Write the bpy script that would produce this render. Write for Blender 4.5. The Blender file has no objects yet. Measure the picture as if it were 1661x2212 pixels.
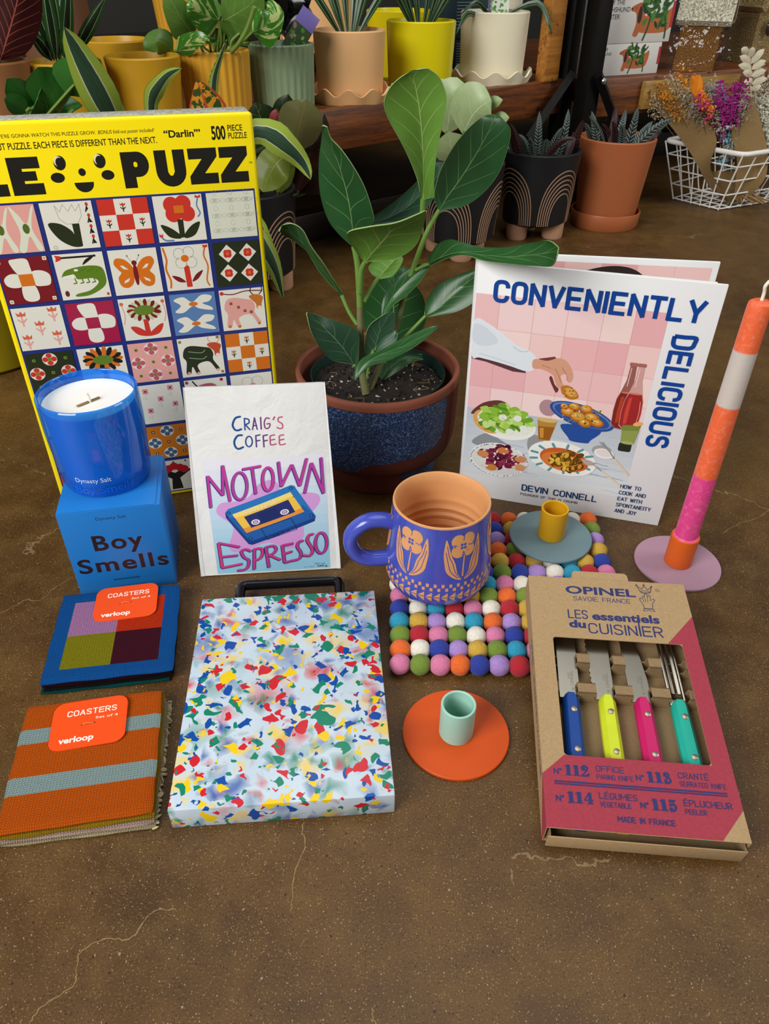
import bpy, bmesh, math, random
from math import pi, sin, cos, radians as RD
from mathutils import Vector as V, Matrix as Mx
import mathutils.geometry as mg
SC = bpy.context.scene
COL = SC.collection
# ------------------------------------------------------------------ camera
cd = bpy.data.cameras.new('camera'); cam = bpy.data.objects.new('camera', cd); COL.objects.link(cam)
cd.sensor_fit = 'VERTICAL'; cd.sensor_height = 24; cd.lens = 1600/2212*24; cd.clip_start = .02
_p, _r = RD(37.1), RD(.4)
_F = V((0, cos(_p), -sin(_p))); _U0 = V((0, sin(_p), cos(_p))); _R0 = V((1, 0, 0))
_Rt = _R0*cos(_r)+_U0*sin(_r); _Up = _U0*cos(_r)-_R0*sin(_r)
m = Mx.Identity(4)
for i in range(3): m[i][0] = _Rt[i]; m[i][1] = _Up[i]; m[i][2] = -_F[i]
m[0][3], m[1][3], m[2][3] = 0, 0, .46
cam.matrix_world = m
cd.dof.use_dof = True; cd.dof.focus_distance = .62; cd.dof.aperture_fstop = 36
SC.camera = cam
def at_(x, y, Y):
    """point at distance Y along the sight line through photo point x, y"""
    d = _F*1600+_Rt*(x-830.5)+_Up*(1106-y); return V((0, 0, .46))+d*(Y/d.y)
# ------------------------------------------------------------------ light
w = bpy.data.worlds.new('world'); SC.world = w; w.use_nodes = True
w.node_tree.nodes['Background'].inputs[0].default_value = (.86, .93, 1, 1)
w.node_tree.nodes['Background'].inputs[1].default_value = .125
def area(name, loc, target, size, power, col=(1, 1, 1), sy=None):
    l = bpy.data.lights.new(name, 'AREA'); l.energy = power; l.color = col; l.size = size
    if sy: l.shape = 'RECTANGLE'; l.size_y = sy
    o = bpy.data.objects.new(name, l); COL.objects.link(o); o.location = loc
    o.rotation_euler = (V(target)-V(loc)).to_track_quat('-Z', 'Y').to_euler()
    return o
area('shop_window_light', (-1.7, -1.25, 1.75), (0, .6, .1), 1.5, 98, (1, .98, .95), 1.5)
area('skylight', (.25, .9, 2.9), (.1, .7, 0), 1.8, 24, (.95, .98, 1), 1.8)
area('side_window_light', (2.4, .6, 1.5), (.1, 1.5, .3), 1.0, 27, (1, .97, .92), 1.4)
SC.view_settings.view_transform = 'Standard'; SC.view_settings.look = 'None'
SC.view_settings.gamma = 1; SC.view_settings.use_curve_mapping = False
SC.view_settings.exposure = 0.0
# ------------------------------------------------------------------ materials
def lin(h):
    h = h.lstrip('#'); c = [int(h[i:i+2], 16)/255 for i in (0, 2, 4)]
    return tuple(x/12.92 if x <= .04045 else ((x+.055)/1.055)**2.4 for x in c)+(1,)
MATS = {}
class NT:
    def __init__(s, name):
        s.m = bpy.data.materials.new(name); s.m.use_nodes = True; s.t = s.m.node_tree
        s.b = s.t.nodes['Principled BSDF']; s.out = s.t.nodes['Material Output']
    def n(s, typ, **kw):
        nd = s.t.nodes.new('ShaderNode'+typ)
        for k, v in kw.items():
            if k.startswith('_'): setattr(nd, k[1:], v)
            else: s.set(nd.inputs[k.replace('__', ' ')], v)
        return nd
    def set(s, inp, v):
        if isinstance(v, bpy.types.NodeSocket): s.t.links.new(v, inp)
        else: inp.default_value = v
    def M(s, op, a, b=0, c=0, clamp=False):
        nd = s.t.nodes.new('ShaderNodeMath'); nd.operation = op; nd.use_clamp = clamp
        for i, x in enumerate((a, b, c)): s.set(nd.inputs[i], x)
        return nd.outputs[0]
    def mix(s, f, a, b):
        nd = s.t.nodes.new('ShaderNodeMix'); nd.data_type = 'RGBA'
        s.set(nd.inputs[0], f); s.set(nd.inputs[6], a); s.set(nd.inputs[7], b)
        return nd.outputs[2]
    def ramp(s, f, stops, interp='LINEAR'):
        nd = s.t.nodes.new('ShaderNodeValToRGB'); s.set(nd.inputs[0], f); e = nd.color_ramp; e.interpolation = interp
        while len(e.elements) < len(stops): e.elements.new(.5)
        for el, (p, c) in zip(e.elements, stops): el.position = p; el.color = c if not isinstance(c, str) else lin(c)
        return nd.outputs[0]
    def co(s, kind='Object'): return s.n('TexCoord').outputs[kind]
    def noise(s, scale, detail=3, vec=None, rough=.5, dist=0, out=0):
        nd = s.n('TexNoise', Scale=scale, Detail=detail, Roughness=rough, Distortion=dist); s.set(nd.inputs['Vector'], vec or s.co())
        return nd.outputs[out]
    def vor(s, scale, vec=None, feat='F1', out=0, rnd=1, smooth=None):
        nd = s.n('TexVoronoi', _feature=feat); nd.inputs['Scale'].default_value = scale; nd.inputs['Randomness'].default_value = rnd
        if smooth is not None: nd.inputs['Smoothness'].default_value = smooth
        s.set(nd.inputs['Vector'], vec or s.co()); return nd.outputs[out]
    def sep(s, v): nd = s.n('SeparateXYZ'); s.set(nd.inputs[0], v); return nd.outputs
    def comb(s, x, y, z): nd = s.n('CombineXYZ'); [s.set(nd.inputs[i], q) for i, q in enumerate((x, y, z))]; return nd.outputs[0]
    def bump(s, h, strength=.3, dist=.001):
        nd = s.n('Bump', Strength=strength, Distance=dist); s.set(nd.inputs['Height'], h); s.t.links.new(nd.outputs[0], s.b.inputs['Normal'])
    def bc(s, v): s.set(s.b.inputs['Base Color'], v)
    def p(s, **kw):
        for k, v in kw.items(): s.set(s.b.inputs[k.replace('_', ' ')], v)
def mat(name, hx, rough=.5, metal=0, spec=.34, coat=0, nz=0, nscale=300, var=0, vscale=20, sss=0, bumpd=.001):
    if name in MATS: return MATS[name]
    t = NT(name); c = lin(hx)
    if var:
        t.bc(t.mix(t.noise(vscale, 4), tuple(x*(1-var) for x in c[:3])+(1,), tuple(min(1, x*(1+var)) for x in c[:3])+(1,)))
    else: t.bc(c)
    t.p(Roughness=rough, Metallic=metal); t.b.inputs['Specular IOR Level'].default_value = spec
    if coat: t.p(Coat_Weight=coat, Coat_Roughness=.08)
    if sss: t.p(Subsurface_Weight=sss, Subsurface_Scale=.01); 
    if nz: t.bump(t.noise(nscale, 3), nz, bumpd)
    MATS[name] = t.m; return t.m
def ink(hx, rough=.45): return mat('ink_%s_%d' % (hx.lstrip('#'), rough*100), hx, rough)
# ------------------------------------------------------------------ mesh building
def catmull(P, n=8, closed=False):
    P = [V(p) for p in P]; out = []; N = len(P)
    for i in range(N if closed else N-1):
        a, b, c, d = (P[(i-1) % N], P[i], P[(i+1) % N], P[(i+2) % N]) if closed else (P[max(i-1, 0)], P[i], P[i+1], P[min(i+2, N-1)])
        for k in range(n):
            t = k/n; out.append(.5*((2*b)+(c-a)*t+(2*a-5*b+4*c-d)*t*t+(3*b-a-3*c+d)*t**3))
    if not closed: out.append(P[-1])
    return out
class MB:
    def __init__(s): s.v = []; s.f = []; s.mi = []; s.sm = []; s.ml = []; s.uv = {}
    def mid(s, m):
        if m not in s.ml: s.ml.append(m)
        return s.ml.index(m)
    def add(s, vs, fs, m, smooth=False, T=None, uv=None):
        o = len(s.v); s.v += [tuple(T @ V(p)) if T else tuple(p) for p in vs]; k = s.mid(m)
        for i, f in enumerate(fs):
            if uv: s.uv[len(s.f)] = [uv[j] for j in f]
            s.f.append([o+j for j in f]); s.mi.append(k); s.sm.append(smooth)
        return s
    def box(s, x0, y0, z0, x1, y1, z1, m, bev=0, seg=2, T=None):
        bm = bmesh.new(); bmesh.ops.create_cube(bm, size=1)
        for v in bm.verts: v.co = V(((x0+x1)/2+v.co.x*(x1-x0), (y0+y1)/2+v.co.y*(y1-y0), (z0+z1)/2+v.co.z*(z1-z0)))
        if bev: bmesh.ops.bevel(bm, geom=bm.edges[:], offset=bev, segments=seg, profile=.5, affect='EDGES')
        return s.bm(bm, m, bev > 0, T)
    def bm(s, bm, m, smooth=True, T=None):
        bm.verts.index_update(); s.add([v.co.copy() for v in bm.verts], [[v.index for v in f.verts] for f in bm.faces], m, smooth, T); bm.free(); return s
    def lathe(s, prof, m, seg=64, T=None, smooth=True, rf=None, closed=False):
        vs = []; fs = []; n = len(prof)
        for i, (r, z) in enumerate(prof):
            for k in range(seg):
                a = 2*pi*k/seg; q = r*(rf(a, z) if rf else 1); vs.append((q*sin(a), -q*cos(a), z))
        for i in range(n-1 if not closed else n):
            j = (i+1) % n
            for k in range(seg):
                k2 = (k+1) % seg; f = [i*seg+k, i*seg+k2, j*seg+k2, j*seg+k]
                fs.append(f)
        return s.add(vs, fs, m, smooth, T)
    def disc(s, r, z, m, seg=48, T=None, cx=0, cy=0, flip=False):
        vs = [(cx+r*cos(2*pi*k/seg), cy+r*sin(2*pi*k/seg), z) for k in range(seg)]
        return s.add(vs, [list(range(seg))[::-1 if flip else 1]], m, False, T)
    def tube(s, P, r, m, seg=10, closed=False, caps=True, T=None, up=None, flat=1):
        P = [V(p) for p in P]; n = len(P); rr = r if isinstance(r, (list, tuple)) else [r]*n
        vs = []; fs = []; pn = None
        for i in range(n):
            t = (P[(i+1) % n]-P[i-1]) if closed else (P[min(i+1, n-1)]-P[max(i-1, 0)])
            t.normalize()
            if pn is None:
                a = V(up) if up else (V((0, 0, 1)) if abs(t.z) < .9 else V((1, 0, 0))); pn = (a-t*a.dot(t)).normalized()
            else: pn = (pn-t*pn.dot(t)).normalized()
            b = t.cross(pn)
            for k in range(seg):
                a = 2*pi*k/seg; vs.append(P[i]+(pn*cos(a)*flat+b*sin(a))*rr[i])
        for i in range(n if closed else n-1):
            j = (i+1) % n
            for k in range(seg): k2 = (k+1) % seg; fs.append([i*seg+k, i*seg+k2, j*seg+k2, j*seg+k])
        if caps and not closed: fs += [list(range(seg))[::-1], [(n-1)*seg+k for k in range(seg)]]
        return s.add(vs, fs, m, True, T)
    def prism(s, poly, z0, z1, m, T=None, holes=(), smooth=False):
        loops = [list(poly)]+[list(h) for h in holes]; pts = []; edges = []
        for L in loops:
            o = len(pts); pts += [V(p[:2]) for p in L]; edges += [(o+i, o+(i+1) % len(L)) for i in range(len(L))]
        if holes:
            r = mg.delaunay_2d_cdt(pts, edges, [], 0, 1e-7); vv, ff = r[0], r[2]
            def ins(p, L):
                c = False; j = len(L)-1
                for i in range(len(L)):
                    a, b = L[i], L[j]
                    if (a[1] > p[1]) != (b[1] > p[1]) and p[0] < (b[0]-a[0])*(p[1]-a[1])/(b[1]-a[1])+a[0]: c = not c
                    j = i
                return c
            tri = []
            for f in ff:
                c = sum((vv[i] for i in f), V((0, 0)))/len(f)
                if ins(c, loops[0]) and not any(ins(c, h) for h in loops[1:]): tri.append(list(f))
        else: vv = pts; tri = [list(range(len(pts)))]
        n = len(vv); vs = [(p[0], p[1], z1) for p in vv]+[(p[0], p[1], z0) for p in vv]
        s.add(vs, tri+[[n+i for i in f[::-1]] for f in tri], m, False, T)
        for L in loops:
            k = len(L); vs = [(p[0], p[1], z1) for p in L]+[(p[0], p[1], z0) for p in L]
            s.add(vs, [[i, (i+1) % k, k+(i+1) % k, k+i][::-1] for i in range(k)], m, smooth, T)
        return s
    def build(s, name, parent=None, loc=None, rot=None, normals=False):
        me = bpy.data.meshes.new(name); me.from_pydata(s.v, [], s.f)
        for m in s.ml: me.materials.append(m)
        me.polygons.foreach_set('material_index', s.mi); me.polygons.foreach_set('use_smooth', s.sm)
        if s.uv:
            u = me.uv_layers.new(name='UVMap'); d = u.data
            for fi, q in s.uv.items():
                for li, c in zip(me.polygons[fi].loop_indices, q): d[li].uv = c
        if normals:
            bm = bmesh.new(); bm.from_mesh(me); bmesh.ops.recalc_face_normals(bm, faces=bm.faces[:]); bm.to_mesh(me); bm.free()
        me.update()
        try: me.set_sharp_from_angle(angle=RD(38))
        except Exception: pass
        o = bpy.data.objects.new(name, me); COL.objects.link(o)
        if parent: o.parent = parent
        if loc: o.location = loc
        if rot: o.rotation_euler = rot
        return o
def tag(o, label, cat, group=None, kind=None):
    o['label'] = label; o['category'] = cat
    if group: o['group'] = group
    if kind: o['kind'] = kind
    return o
def thing(name, label, cat, loc=(0, 0, 0), rot=(0, 0, 0), group=None):
    o = bpy.data.objects.new(name, None); COL.objects.link(o); o.location = loc; o.rotation_euler = rot; o.empty_display_size = .02
    return tag(o, label, cat, group)
def copy_thing(o, label=None, parent=None):
    c = o.copy(); COL.objects.link(c)
    if parent: c.parent = parent
    if label: c['label'] = label
    for ch in list(o.children): copy_thing(ch, None, c)
    return c
def struct(o): o['kind'] = 'structure'; return o
# ------------------------------------------------------------------ flat printing (units mm on a face)
_TC = {}
def glyphs(t, bold, sp=1):
    k = (t, bold, sp)
    if k not in _TC:
        c = bpy.data.curves.new('t', 'FONT'); c.body = t; c.size = 1; c.offset = bold; c.space_character = sp; c.resolution_u = 4
        o = bpy.data.objects.new('t', c); me = bpy.data.meshes.new_from_object(o)
        _TC[k] = ([v.co.xy.copy() for v in me.vertices], [list(p.vertices) for p in me.polygons])
        bpy.data.objects.remove(o); bpy.data.curves.remove(c); bpy.data.meshes.remove(me)
    return _TC[k]
class Print:
    def __init__(s, mb, warp=None, T=None, rough=.45, step=.004, base=.02, grid=None):
        s.mb = mb; s.T = T; s.rough = rough; s.step = step; s.l = base; s.b0 = base; s.grid = grid
        s.warp = warp or (lambda u, v, h: (u*.001, -h*.001, v*.001))
    def _emit(s, pts, faces, col):
        s.l += s.step; m = ink(col, s.rough) if isinstance(col, str) else col
        s.mb.add([s.warp(p[0], p[1], s.l) for p in pts], faces, m, s.grid is not None, s.T)
    def poly(s, pts, col):
        pts = [V(p[:2]) for p in pts]
        if s.grid:
            g = s.grid; xs = [p.x for p in pts]; ys = [p.y for p in pts]; ex = []
            x = math.floor(min(xs)/g)*g
            while x < max(xs):
                y = math.floor(min(ys)/g)*g
                while y < max(ys): ex.append(V((x, y))); y += g
                x += g
            n = len(pts); dense = []
            for i in range(n):
                a, b = pts[i], pts[(i+1) % n]; k = max(1, int((b-a).length/g))
                dense += [a.lerp(b, q/k) for q in range(k)]
            n = len(dense)
            r = mg.delaunay_2d_cdt(dense+ex, [(i, (i+1) % n) for i in range(n)], [list(range(n))], 1, 1e-5)
            s._emit(r[0], [list(f) for f in r[2]], col)
        else:
            a = sum(pts[i].x*pts[(i+1) % len(pts)].y-pts[(i+1) % len(pts)].x*pts[i].y for i in range(len(pts)))
            if a < 0: pts = pts[::-1]
            s._emit(pts, [list(range(len(pts)))], col)
    def rect(s, x0, y0, x1, y1, col): s.poly([(x0, y0), (x1, y0), (x1, y1), (x0, y1)], col)
    def rrect(s, x0, y0, x1, y1, r, col): s.poly(rrect(x0, y0, x1, y1, r), col)
    def ell(s, x, y, rx, ry, col, rot=0, n=24):
        c, q = cos(RD(rot)), sin(RD(rot))
        s.poly([(x+rx*cos(2*pi*k/n)*c-ry*sin(2*pi*k/n)*q, y+rx*cos(2*pi*k/n)*q+ry*sin(2*pi*k/n)*c) for k in range(n)], col)
    def blob(s, pts, col, n=5): s.poly(catmull([(p[0], p[1], 0) for p in pts], n, True), col)
    def stroke(s, pts, w, col, closed=False, smooth=0, cap=True):
        P = [V((p[0], p[1], 0)) for p in pts]
        if smooth: P = catmull(P, smooth, closed)
        P = [p for i, p in enumerate(P) if i == 0 or (p-P[i-1]).length > 1e-5]
        if closed and (P[0]-P[-1]).length < 1e-5: P.pop()
        h = w/2; runs = [[P[0]]]; n = len(P)
        for i in range(1, n):          # break the line at sharp corners
            runs[-1].append(P[i])
            if i < n-1 and (P[i]-P[i-1]).angle(P[i+1]-P[i]) > 1.25 and not closed: runs.append([P[i]])
        for ri, Q in enumerate(runs):
            k = len(Q); vs = []; lp = closed and len(runs) == 1; Q = list(Q)
            if k < 2: continue
            if ri > 0: Q[0] = Q[0]-(Q[1]-Q[0]).normalized()*h*.7
            if ri < len(runs)-1: Q[-1] = Q[-1]+(Q[-1]-Q[-2]).normalized()*h*.7
            for i in range(k):
                d0 = Q[i]-Q[i-1] if (i > 0 or lp) else Q[1]-Q[0]; d1 = Q[(i+1) % k]-Q[i] if (i < k-1 or lp) else d0
                d0 = d0.normalized(); d1 = d1.normalized(); d = (d0+d1).normalized() if (d0+d1).length > 1e-4 else d0
                q = V((-d.y, d.x, 0))*(h/max(.6, d.dot(d1))); vs += [Q[i]-q, Q[i]+q]
            fs = [[2*i, 2*((i+1) % k), 2*((i+1) % k)+1, 2*i+1] for i in range(k if lp else k-1)]
            if cap and not lp:
                for en, i, j in ((0, 0, 1), (1, k-1, k-2)):
                    if (en == 0 and ri > 0) or (en == 1 and ri < len(runs)-1): continue
                    d = (Q[i]-Q[j]).normalized(); t = V((-d.y, d.x, 0)); o = len(vs); vs += [Q[i]+t*h*cos(pi*m_/6)+d*h*sin(pi*m_/6) for m_ in range(7)]; fs.append([o+m_ for m_ in range(6, -1, -1)])
            s._emit(vs, fs, col)
    def ring(s, x, y, rx, ry, w, col, rot=0, n=28):
        c, q = cos(RD(rot)), sin(RD(rot))
        s.stroke([(x+rx*cos(2*pi*k/n)*c-ry*sin(2*pi*k/n)*q, y+rx*cos(2*pi*k/n)*q+ry*sin(2*pi*k/n)*c) for k in range(n)], w, col, True)
    def text(s, t, x, y, h, col, w=None, bold=0, anchor='l', shear=0, rot=0, sp=1):
        vs, fs = glyphs(t, bold, sp); k = h/.682
        x0 = min(p.x for p in vs); x1 = max(p.x for p in vs)
        kx = w/(x1-x0) if w else k
        off = -x0*kx if anchor == 'l' else (-(x0+x1)/2*kx if anchor == 'c' else -x1*kx)
        c, q = cos(RD(rot)), sin(RD(rot)); out = []
        for p in vs:
            a = p.x*kx+off+shear*p.y*k; b = p.y*k; out.append((x+a*c-b*q, y+a*q+b*c))
        s._emit(out, fs, col)
    def din(s, t, x, y, h, col, w, wt=.13, rot=0):
        """round-jointed monoline capitals fitted to width w, stroke wt*h"""
        sw = wt*h; cw = [(0 if c in 'I.' else .35 if c == ' ' else .82 if c in 'MW' else .58) for c in t]; gap = .12+wt
        tot = sum(cw)+gap*(len(t)-1); kx = (w-sw)/tot; c_, q_ = cos(RD(rot)), sin(RD(rot)); cx = 0; acc = {'É': ('E', [[(.4, 1.16), (.75, 1.34)]])}
        for c, q in zip(t, cw):
            g, ex = acc.get(c, (c, [])); ww = q*kx
            for L in list(DIN.get(g, []))+ex:
                P = [((cx*kx+p[0]*ww)+sw/2, sw/2+p[1]*(h-sw)) for p in L]
                if len(L) > 6: P = [tuple(v)[:2] for v in catmull([(a, b, 0) for a, b in P], 4)]
                s.stroke([(x+a*c_-b*q_, y+a*q_+b*c_) for a, b in P], sw, col, cap=len(L) == 7)
            cx += q+gap
_C = [(1, .70), (.97, .84), (.8, .97), (.5, 1), (.2, .97), (.03, .84), (0, .66), (0, .34), (.03, .16), (.2, .03), (.5, 0), (.8, .03), (.97, .16), (1, .30)]
DIN = {'C': [_C], 'O': [_C+[(1, .5), (1, .70)]], 'G': [_C+[(1, .45), (.55, .45)]], 'N': [[(0, -.06), (0, 1), (1, 0), (1, 1.06)]], 'V': [[(-.05, 1.06), (.5, 0), (1.05, 1.06)]], 'E': [[(1.1, 1), (0, 1), (0, 0), (1.1, 0)], [(0, .51), (1, .51)]],
       'I': [[(0, -.07), (0, 1.07)]], 'T': [[(-.15, 1), (1.15, 1)], [(.5, 1), (.5, -.07)]], 'L': [[(0, 1.07), (0, 0), (1.05, 0)]], 'Y': [[(-.08, 1.06), (.5, .42), (1.08, 1.06)], [(.5, .42), (.5, -.07)]],
       'D': [[(0, 0), (.01, .5), (0, 1), (.5, 1), (.8, .96), (.97, .82), (1, .62), (1, .38), (.97, .18), (.8, .04), (.5, 0), (0, 0)]], 'S': [[(.98, .78), (.86, .95), (.5, 1), (.14, .94), (.02, .76), (.16, .58), (.5, .51), (.84, .42), (.98, .25), (.86, .06), (.5, 0), (.14, .05), (0, .22)]],
       'U': [[(0, 1.07), (0, .7), (0, .34), (.03, .16), (.2, .03), (.5, 0), (.8, .03), (.97, .16), (1, .34), (1, .7), (1, 1.07)]], 'P': [[(0, -.07), (0, .5), (0, 1), (.55, 1), (.9, .92), (1, .74), (.9, .54), (.55, .46), (0, .46)]], 'R': [[(0, -.07), (0, .5), (0, 1), (.55, 1), (.9, .92), (1, .74), (.9, .56), (.55, .48), (0, .48)], [(.5, .48), (1.02, -.06)]],
       'A': [[(-.06, -.06), (.5, 1), (1.06, -.06)], [(.15, .3), (.85, .3)]], 'M': [[(0, -.07), (0, 1), (.5, .35), (1, 1), (1, -.07)]], 'W': [[(-.03, 1.06), (.25, 0), (.5, .9), (.75, 0), (1.03, 1.06)]], 'H': [[(0, -.07), (0, 1.07)], [(1, -.07), (1, 1.07)], [(0, .52), (1, .52)]], 'K': [[(0, -.07), (0, 1.07)], [(1.02, 1.05), (.02, .42)], [(.35, .62), (1.05, -.05)]],
       'F': [[(1.08, 1), (0, 1), (0, -.07)], [(0, .5), (.95, .5)]], 'B': [[(0, 0), (.01, .5), (0, 1), (.6, 1), (.95, .9), (.97, .68), (.7, .52), (0, .52)], [(.6, .52), (.98, .42), (1, .14), (.6, 0), (.3, 0), (.1, 0), (0, 0)]], 'J': [[(1, 1.07), (1, .6), (1, .3), (.9, .08), (.55, 0), (.2, .05), (.05, .25)]]}
def rrect(x0, y0, x1, y1, r, n=5):
    o = []
    for cx, cy, a in ((x1-r, y1-r, 0), (x0+r, y1-r, 90), (x0+r, y0+r, 180), (x1-r, y0+r, 270)):
        o += [(cx+r*cos(RD(a+90*k/n)), cy+r*sin(RD(a+90*k/n))) for k in range(n+1)]
    return o
# ------------------------------------------------------------------ leaves
def leaf_mat(name, base, vein, rough=.35, kind='vein', n=7, c2=None, vw=.018, back=None, slope=.55):
    if name in MATS: return MATS[name]
    t = NT(name); uv = t.n('UVMap').outputs[0]; x, y, z = t.sep(uv)
    v = t.M('SUBTRACT', t.M('MULTIPLY', x, 2), 1); av = t.M('ABSOLUTE', v)
    nz = t.noise(40, 3); bcol = t.mix(nz, tuple(q*.75 for q in lin(base)[:3])+(1,), tuple(min(1, q*1.25) for q in lin(base)[:3])+(1,))
    if kind in ('vein', 'var'):
        if kind == 'var':
            nn = t.noise(55, 4, t.comb(t.M('MULTIPLY', t.M('SUBTRACT', y, t.M('MULTIPLY', av, .4)), .12), t.M('MULTIPLY', v, .02), 0), .6, .5)
            bcol = t.mix(t.M('GREATER_THAN', nn, .55), bcol, lin(c2))
        ph = t.M('ADD', t.M('MULTIPLY', t.M('SUBTRACT', y, t.M('MULTIPLY', t.M('POWER', av, .8), slope/2.2)), n), t.M('MULTIPLY', t.M('SIGN', v), .22))
        fr = t.M('ABSOLUTE', t.M('SUBTRACT', t.M('FRACT', ph), .5))
        sv = t.M('LESS_THAN', fr, t.M('MULTIPLY', t.M('SUBTRACT', 1.15, av), vw*n*.42))
        sv = t.M('MULTIPLY', sv, t.M('LESS_THAN', av, .9))
        md = t.M('LESS_THAN', av, t.M('MULTIPLY', t.M('SUBTRACT', 1.25, y), vw*2.2))
        f = t.M('MAXIMUM', t.M('MULTIPLY', sv, .75), md)
        t.bc(t.mix(f, bcol, lin(vein))); t.bump(t.M('ADD', f, t.M('MULTIPLY', nz, .3)), .35, .0008)
    elif kind == 'stripe':   # pale edges, dark middle, white hairlines
        c = t.ramp(av, [(0, base), (.42, base), (.46, '#e4ecc9'), (.52, vein), (1, vein)])
        st = t.M('GREATER_THAN', t.noise(300, 2, t.comb(t.M('MULTIPLY', v, .12), t.M('MULTIPLY', y, .004), 0)), .63)
        t.bc(t.mix(t.M('MULTIPLY', st, .45), c, lin(c2 or '#cfd8b8')))
    elif kind == 'rib':      # raised pale cross ridges
        f = t.M('GREATER_THAN', t.M('FRACT', t.M('MULTIPLY', t.M('ADD', y, t.M('MULTIPLY', av, -.06)), n)), .6)
        f = t.M('MULTIPLY', f, t.M('GREATER_THAN', av, .12))
        t.bc(t.mix(f, bcol, lin(vein))); t.bump(f, .6, .001)
    elif kind == 'spot':
        sp = t.M('GREATER_THAN', t.noise(160, 2), .53); md = t.M('LESS_THAN', av, .07)
        c = t.mix(sp, lin(base), lin(c2)); c = t.mix(t.M('GREATER_THAN', av, .86), c, lin(vein)); t.bc(t.mix(md, c, lin(vein)))
    t.p(Roughness=rough, Subsurface_Weight=0.0)
    tr = t.n('BsdfTranslucent'); t.set(tr.inputs[0], tuple(min(1, q*1.1) for q in lin(base)[:3])+(1,))
    mx = t.n('MixShader'); mx.inputs[0].default_value = .14
    t.t.links.new(t.b.outputs[0], mx.inputs[1]); t.t.links.new(tr.outputs[0], mx.inputs[2]); t.t.links.new(mx.outputs[0], t.out.inputs[0])
    MATS[name] = t.m; return t.m
def leaf_loft(mb, st, top, bot, edge=None, cup=.1, n=6, th=.0004, cols=6):
    """st: list of (L, M, R) points base to tip; a closed two-sided blade"""
    L = catmull([s[0] for s in st], n); C = catmull([s[1] for s in st], n); R_ = catmull([s[2] for s in st], n)
    N = len(C); W = 2*cols+1; P = []; UV = []
    for i in range(N):
        for k in range(-cols, cols+1):
            a = k/cols; e = R_[i] if a > 0 else L[i]; q = abs(a)
            p = C[i].lerp(e, q); P.append(p); UV.append((a*.5+.5, i/(N-1)))
    nr = []
    for i in range(N):
        for k in range(W):
            dx = P[i*W+min(k+1, W-1)]-P[i*W+max(k-1, 0)]; dy = P[min(i+1, N-1)*W+k]-P[max(i-1, 0)*W+k]
            q = dx.cross(dy); nr.append(q.normalized() if q.length > 1e-12 else V((0, 0, 1)))
    if cup:
        for i in range(N):
            wd = (R_[i]-L[i]).length
            for k in range(W):
                a = abs(k-cols)/cols; P[i*W+k] = P[i*W+k]-nr[i*W+cols]*(wd*cup*a*(1-a)*1.6)
    fs = [[i*W+k, i*W+k+1, (i+1)*W+k+1, (i+1)*W+k] for i in range(N-1) for k in range(W-1)]
    mb.add([p+q*th/2 for p, q in zip(P, nr)], fs, top, True, None, UV)
    mb.add([p-q*th/2 for p, q in zip(P, nr)], [f[::-1] for f in fs], bot, True, None, UV)
    bd = [k for k in range(W)]+[i*W+W-1 for i in range(1, N)]+[(N-1)*W+k for k in range(W-2, -1, -1)]+[i*W for i in range(N-2, 0, -1)]
    nb = len(bd); vs = [P[i]+nr[i]*th for i in bd]+[P[i]-nr[i]*th for i in bd]
    mb.add(vs, [[i, (i+1) % nb, nb+(i+1) % nb, nb+i] for i in range(nb)], edge or bot, True)
    return mb
def blade(mb, pts, wd, top, bot=None, side=None, prof=None, cup=.25, curl=0, n=5, twist=0, edge=None):
    """leaf along a curve of points, max width wd"""
    P = catmull(pts, 6); N = len(P)-1; st = []
    prof = prof or (lambda t: (sin(pi*min(1, t*1.02)**.75))**.8)
    for i in range(0, N+1, 3):
        t = i/N; d = (P[min(i+1, N)]-P[max(i-1, 0)]).normalized()
        s0 = V(side) if side else d.cross((P[i]-cam.location).normalized())
        s0 = (s0-d*s0.dot(d)).normalized()
        if twist: s0 = Mx.Rotation(twist, 3, d) @ s0
        nn = s0.cross(d); h = wd/2*max(.01, prof(t))
        st.append((P[i]-s0*h+nn*h*cup, P[i], P[i]+s0*h+nn*h*cup))
    return leaf_loft(mb, st, top, bot or top, edge, 0, 2, .0005, 3)
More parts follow.
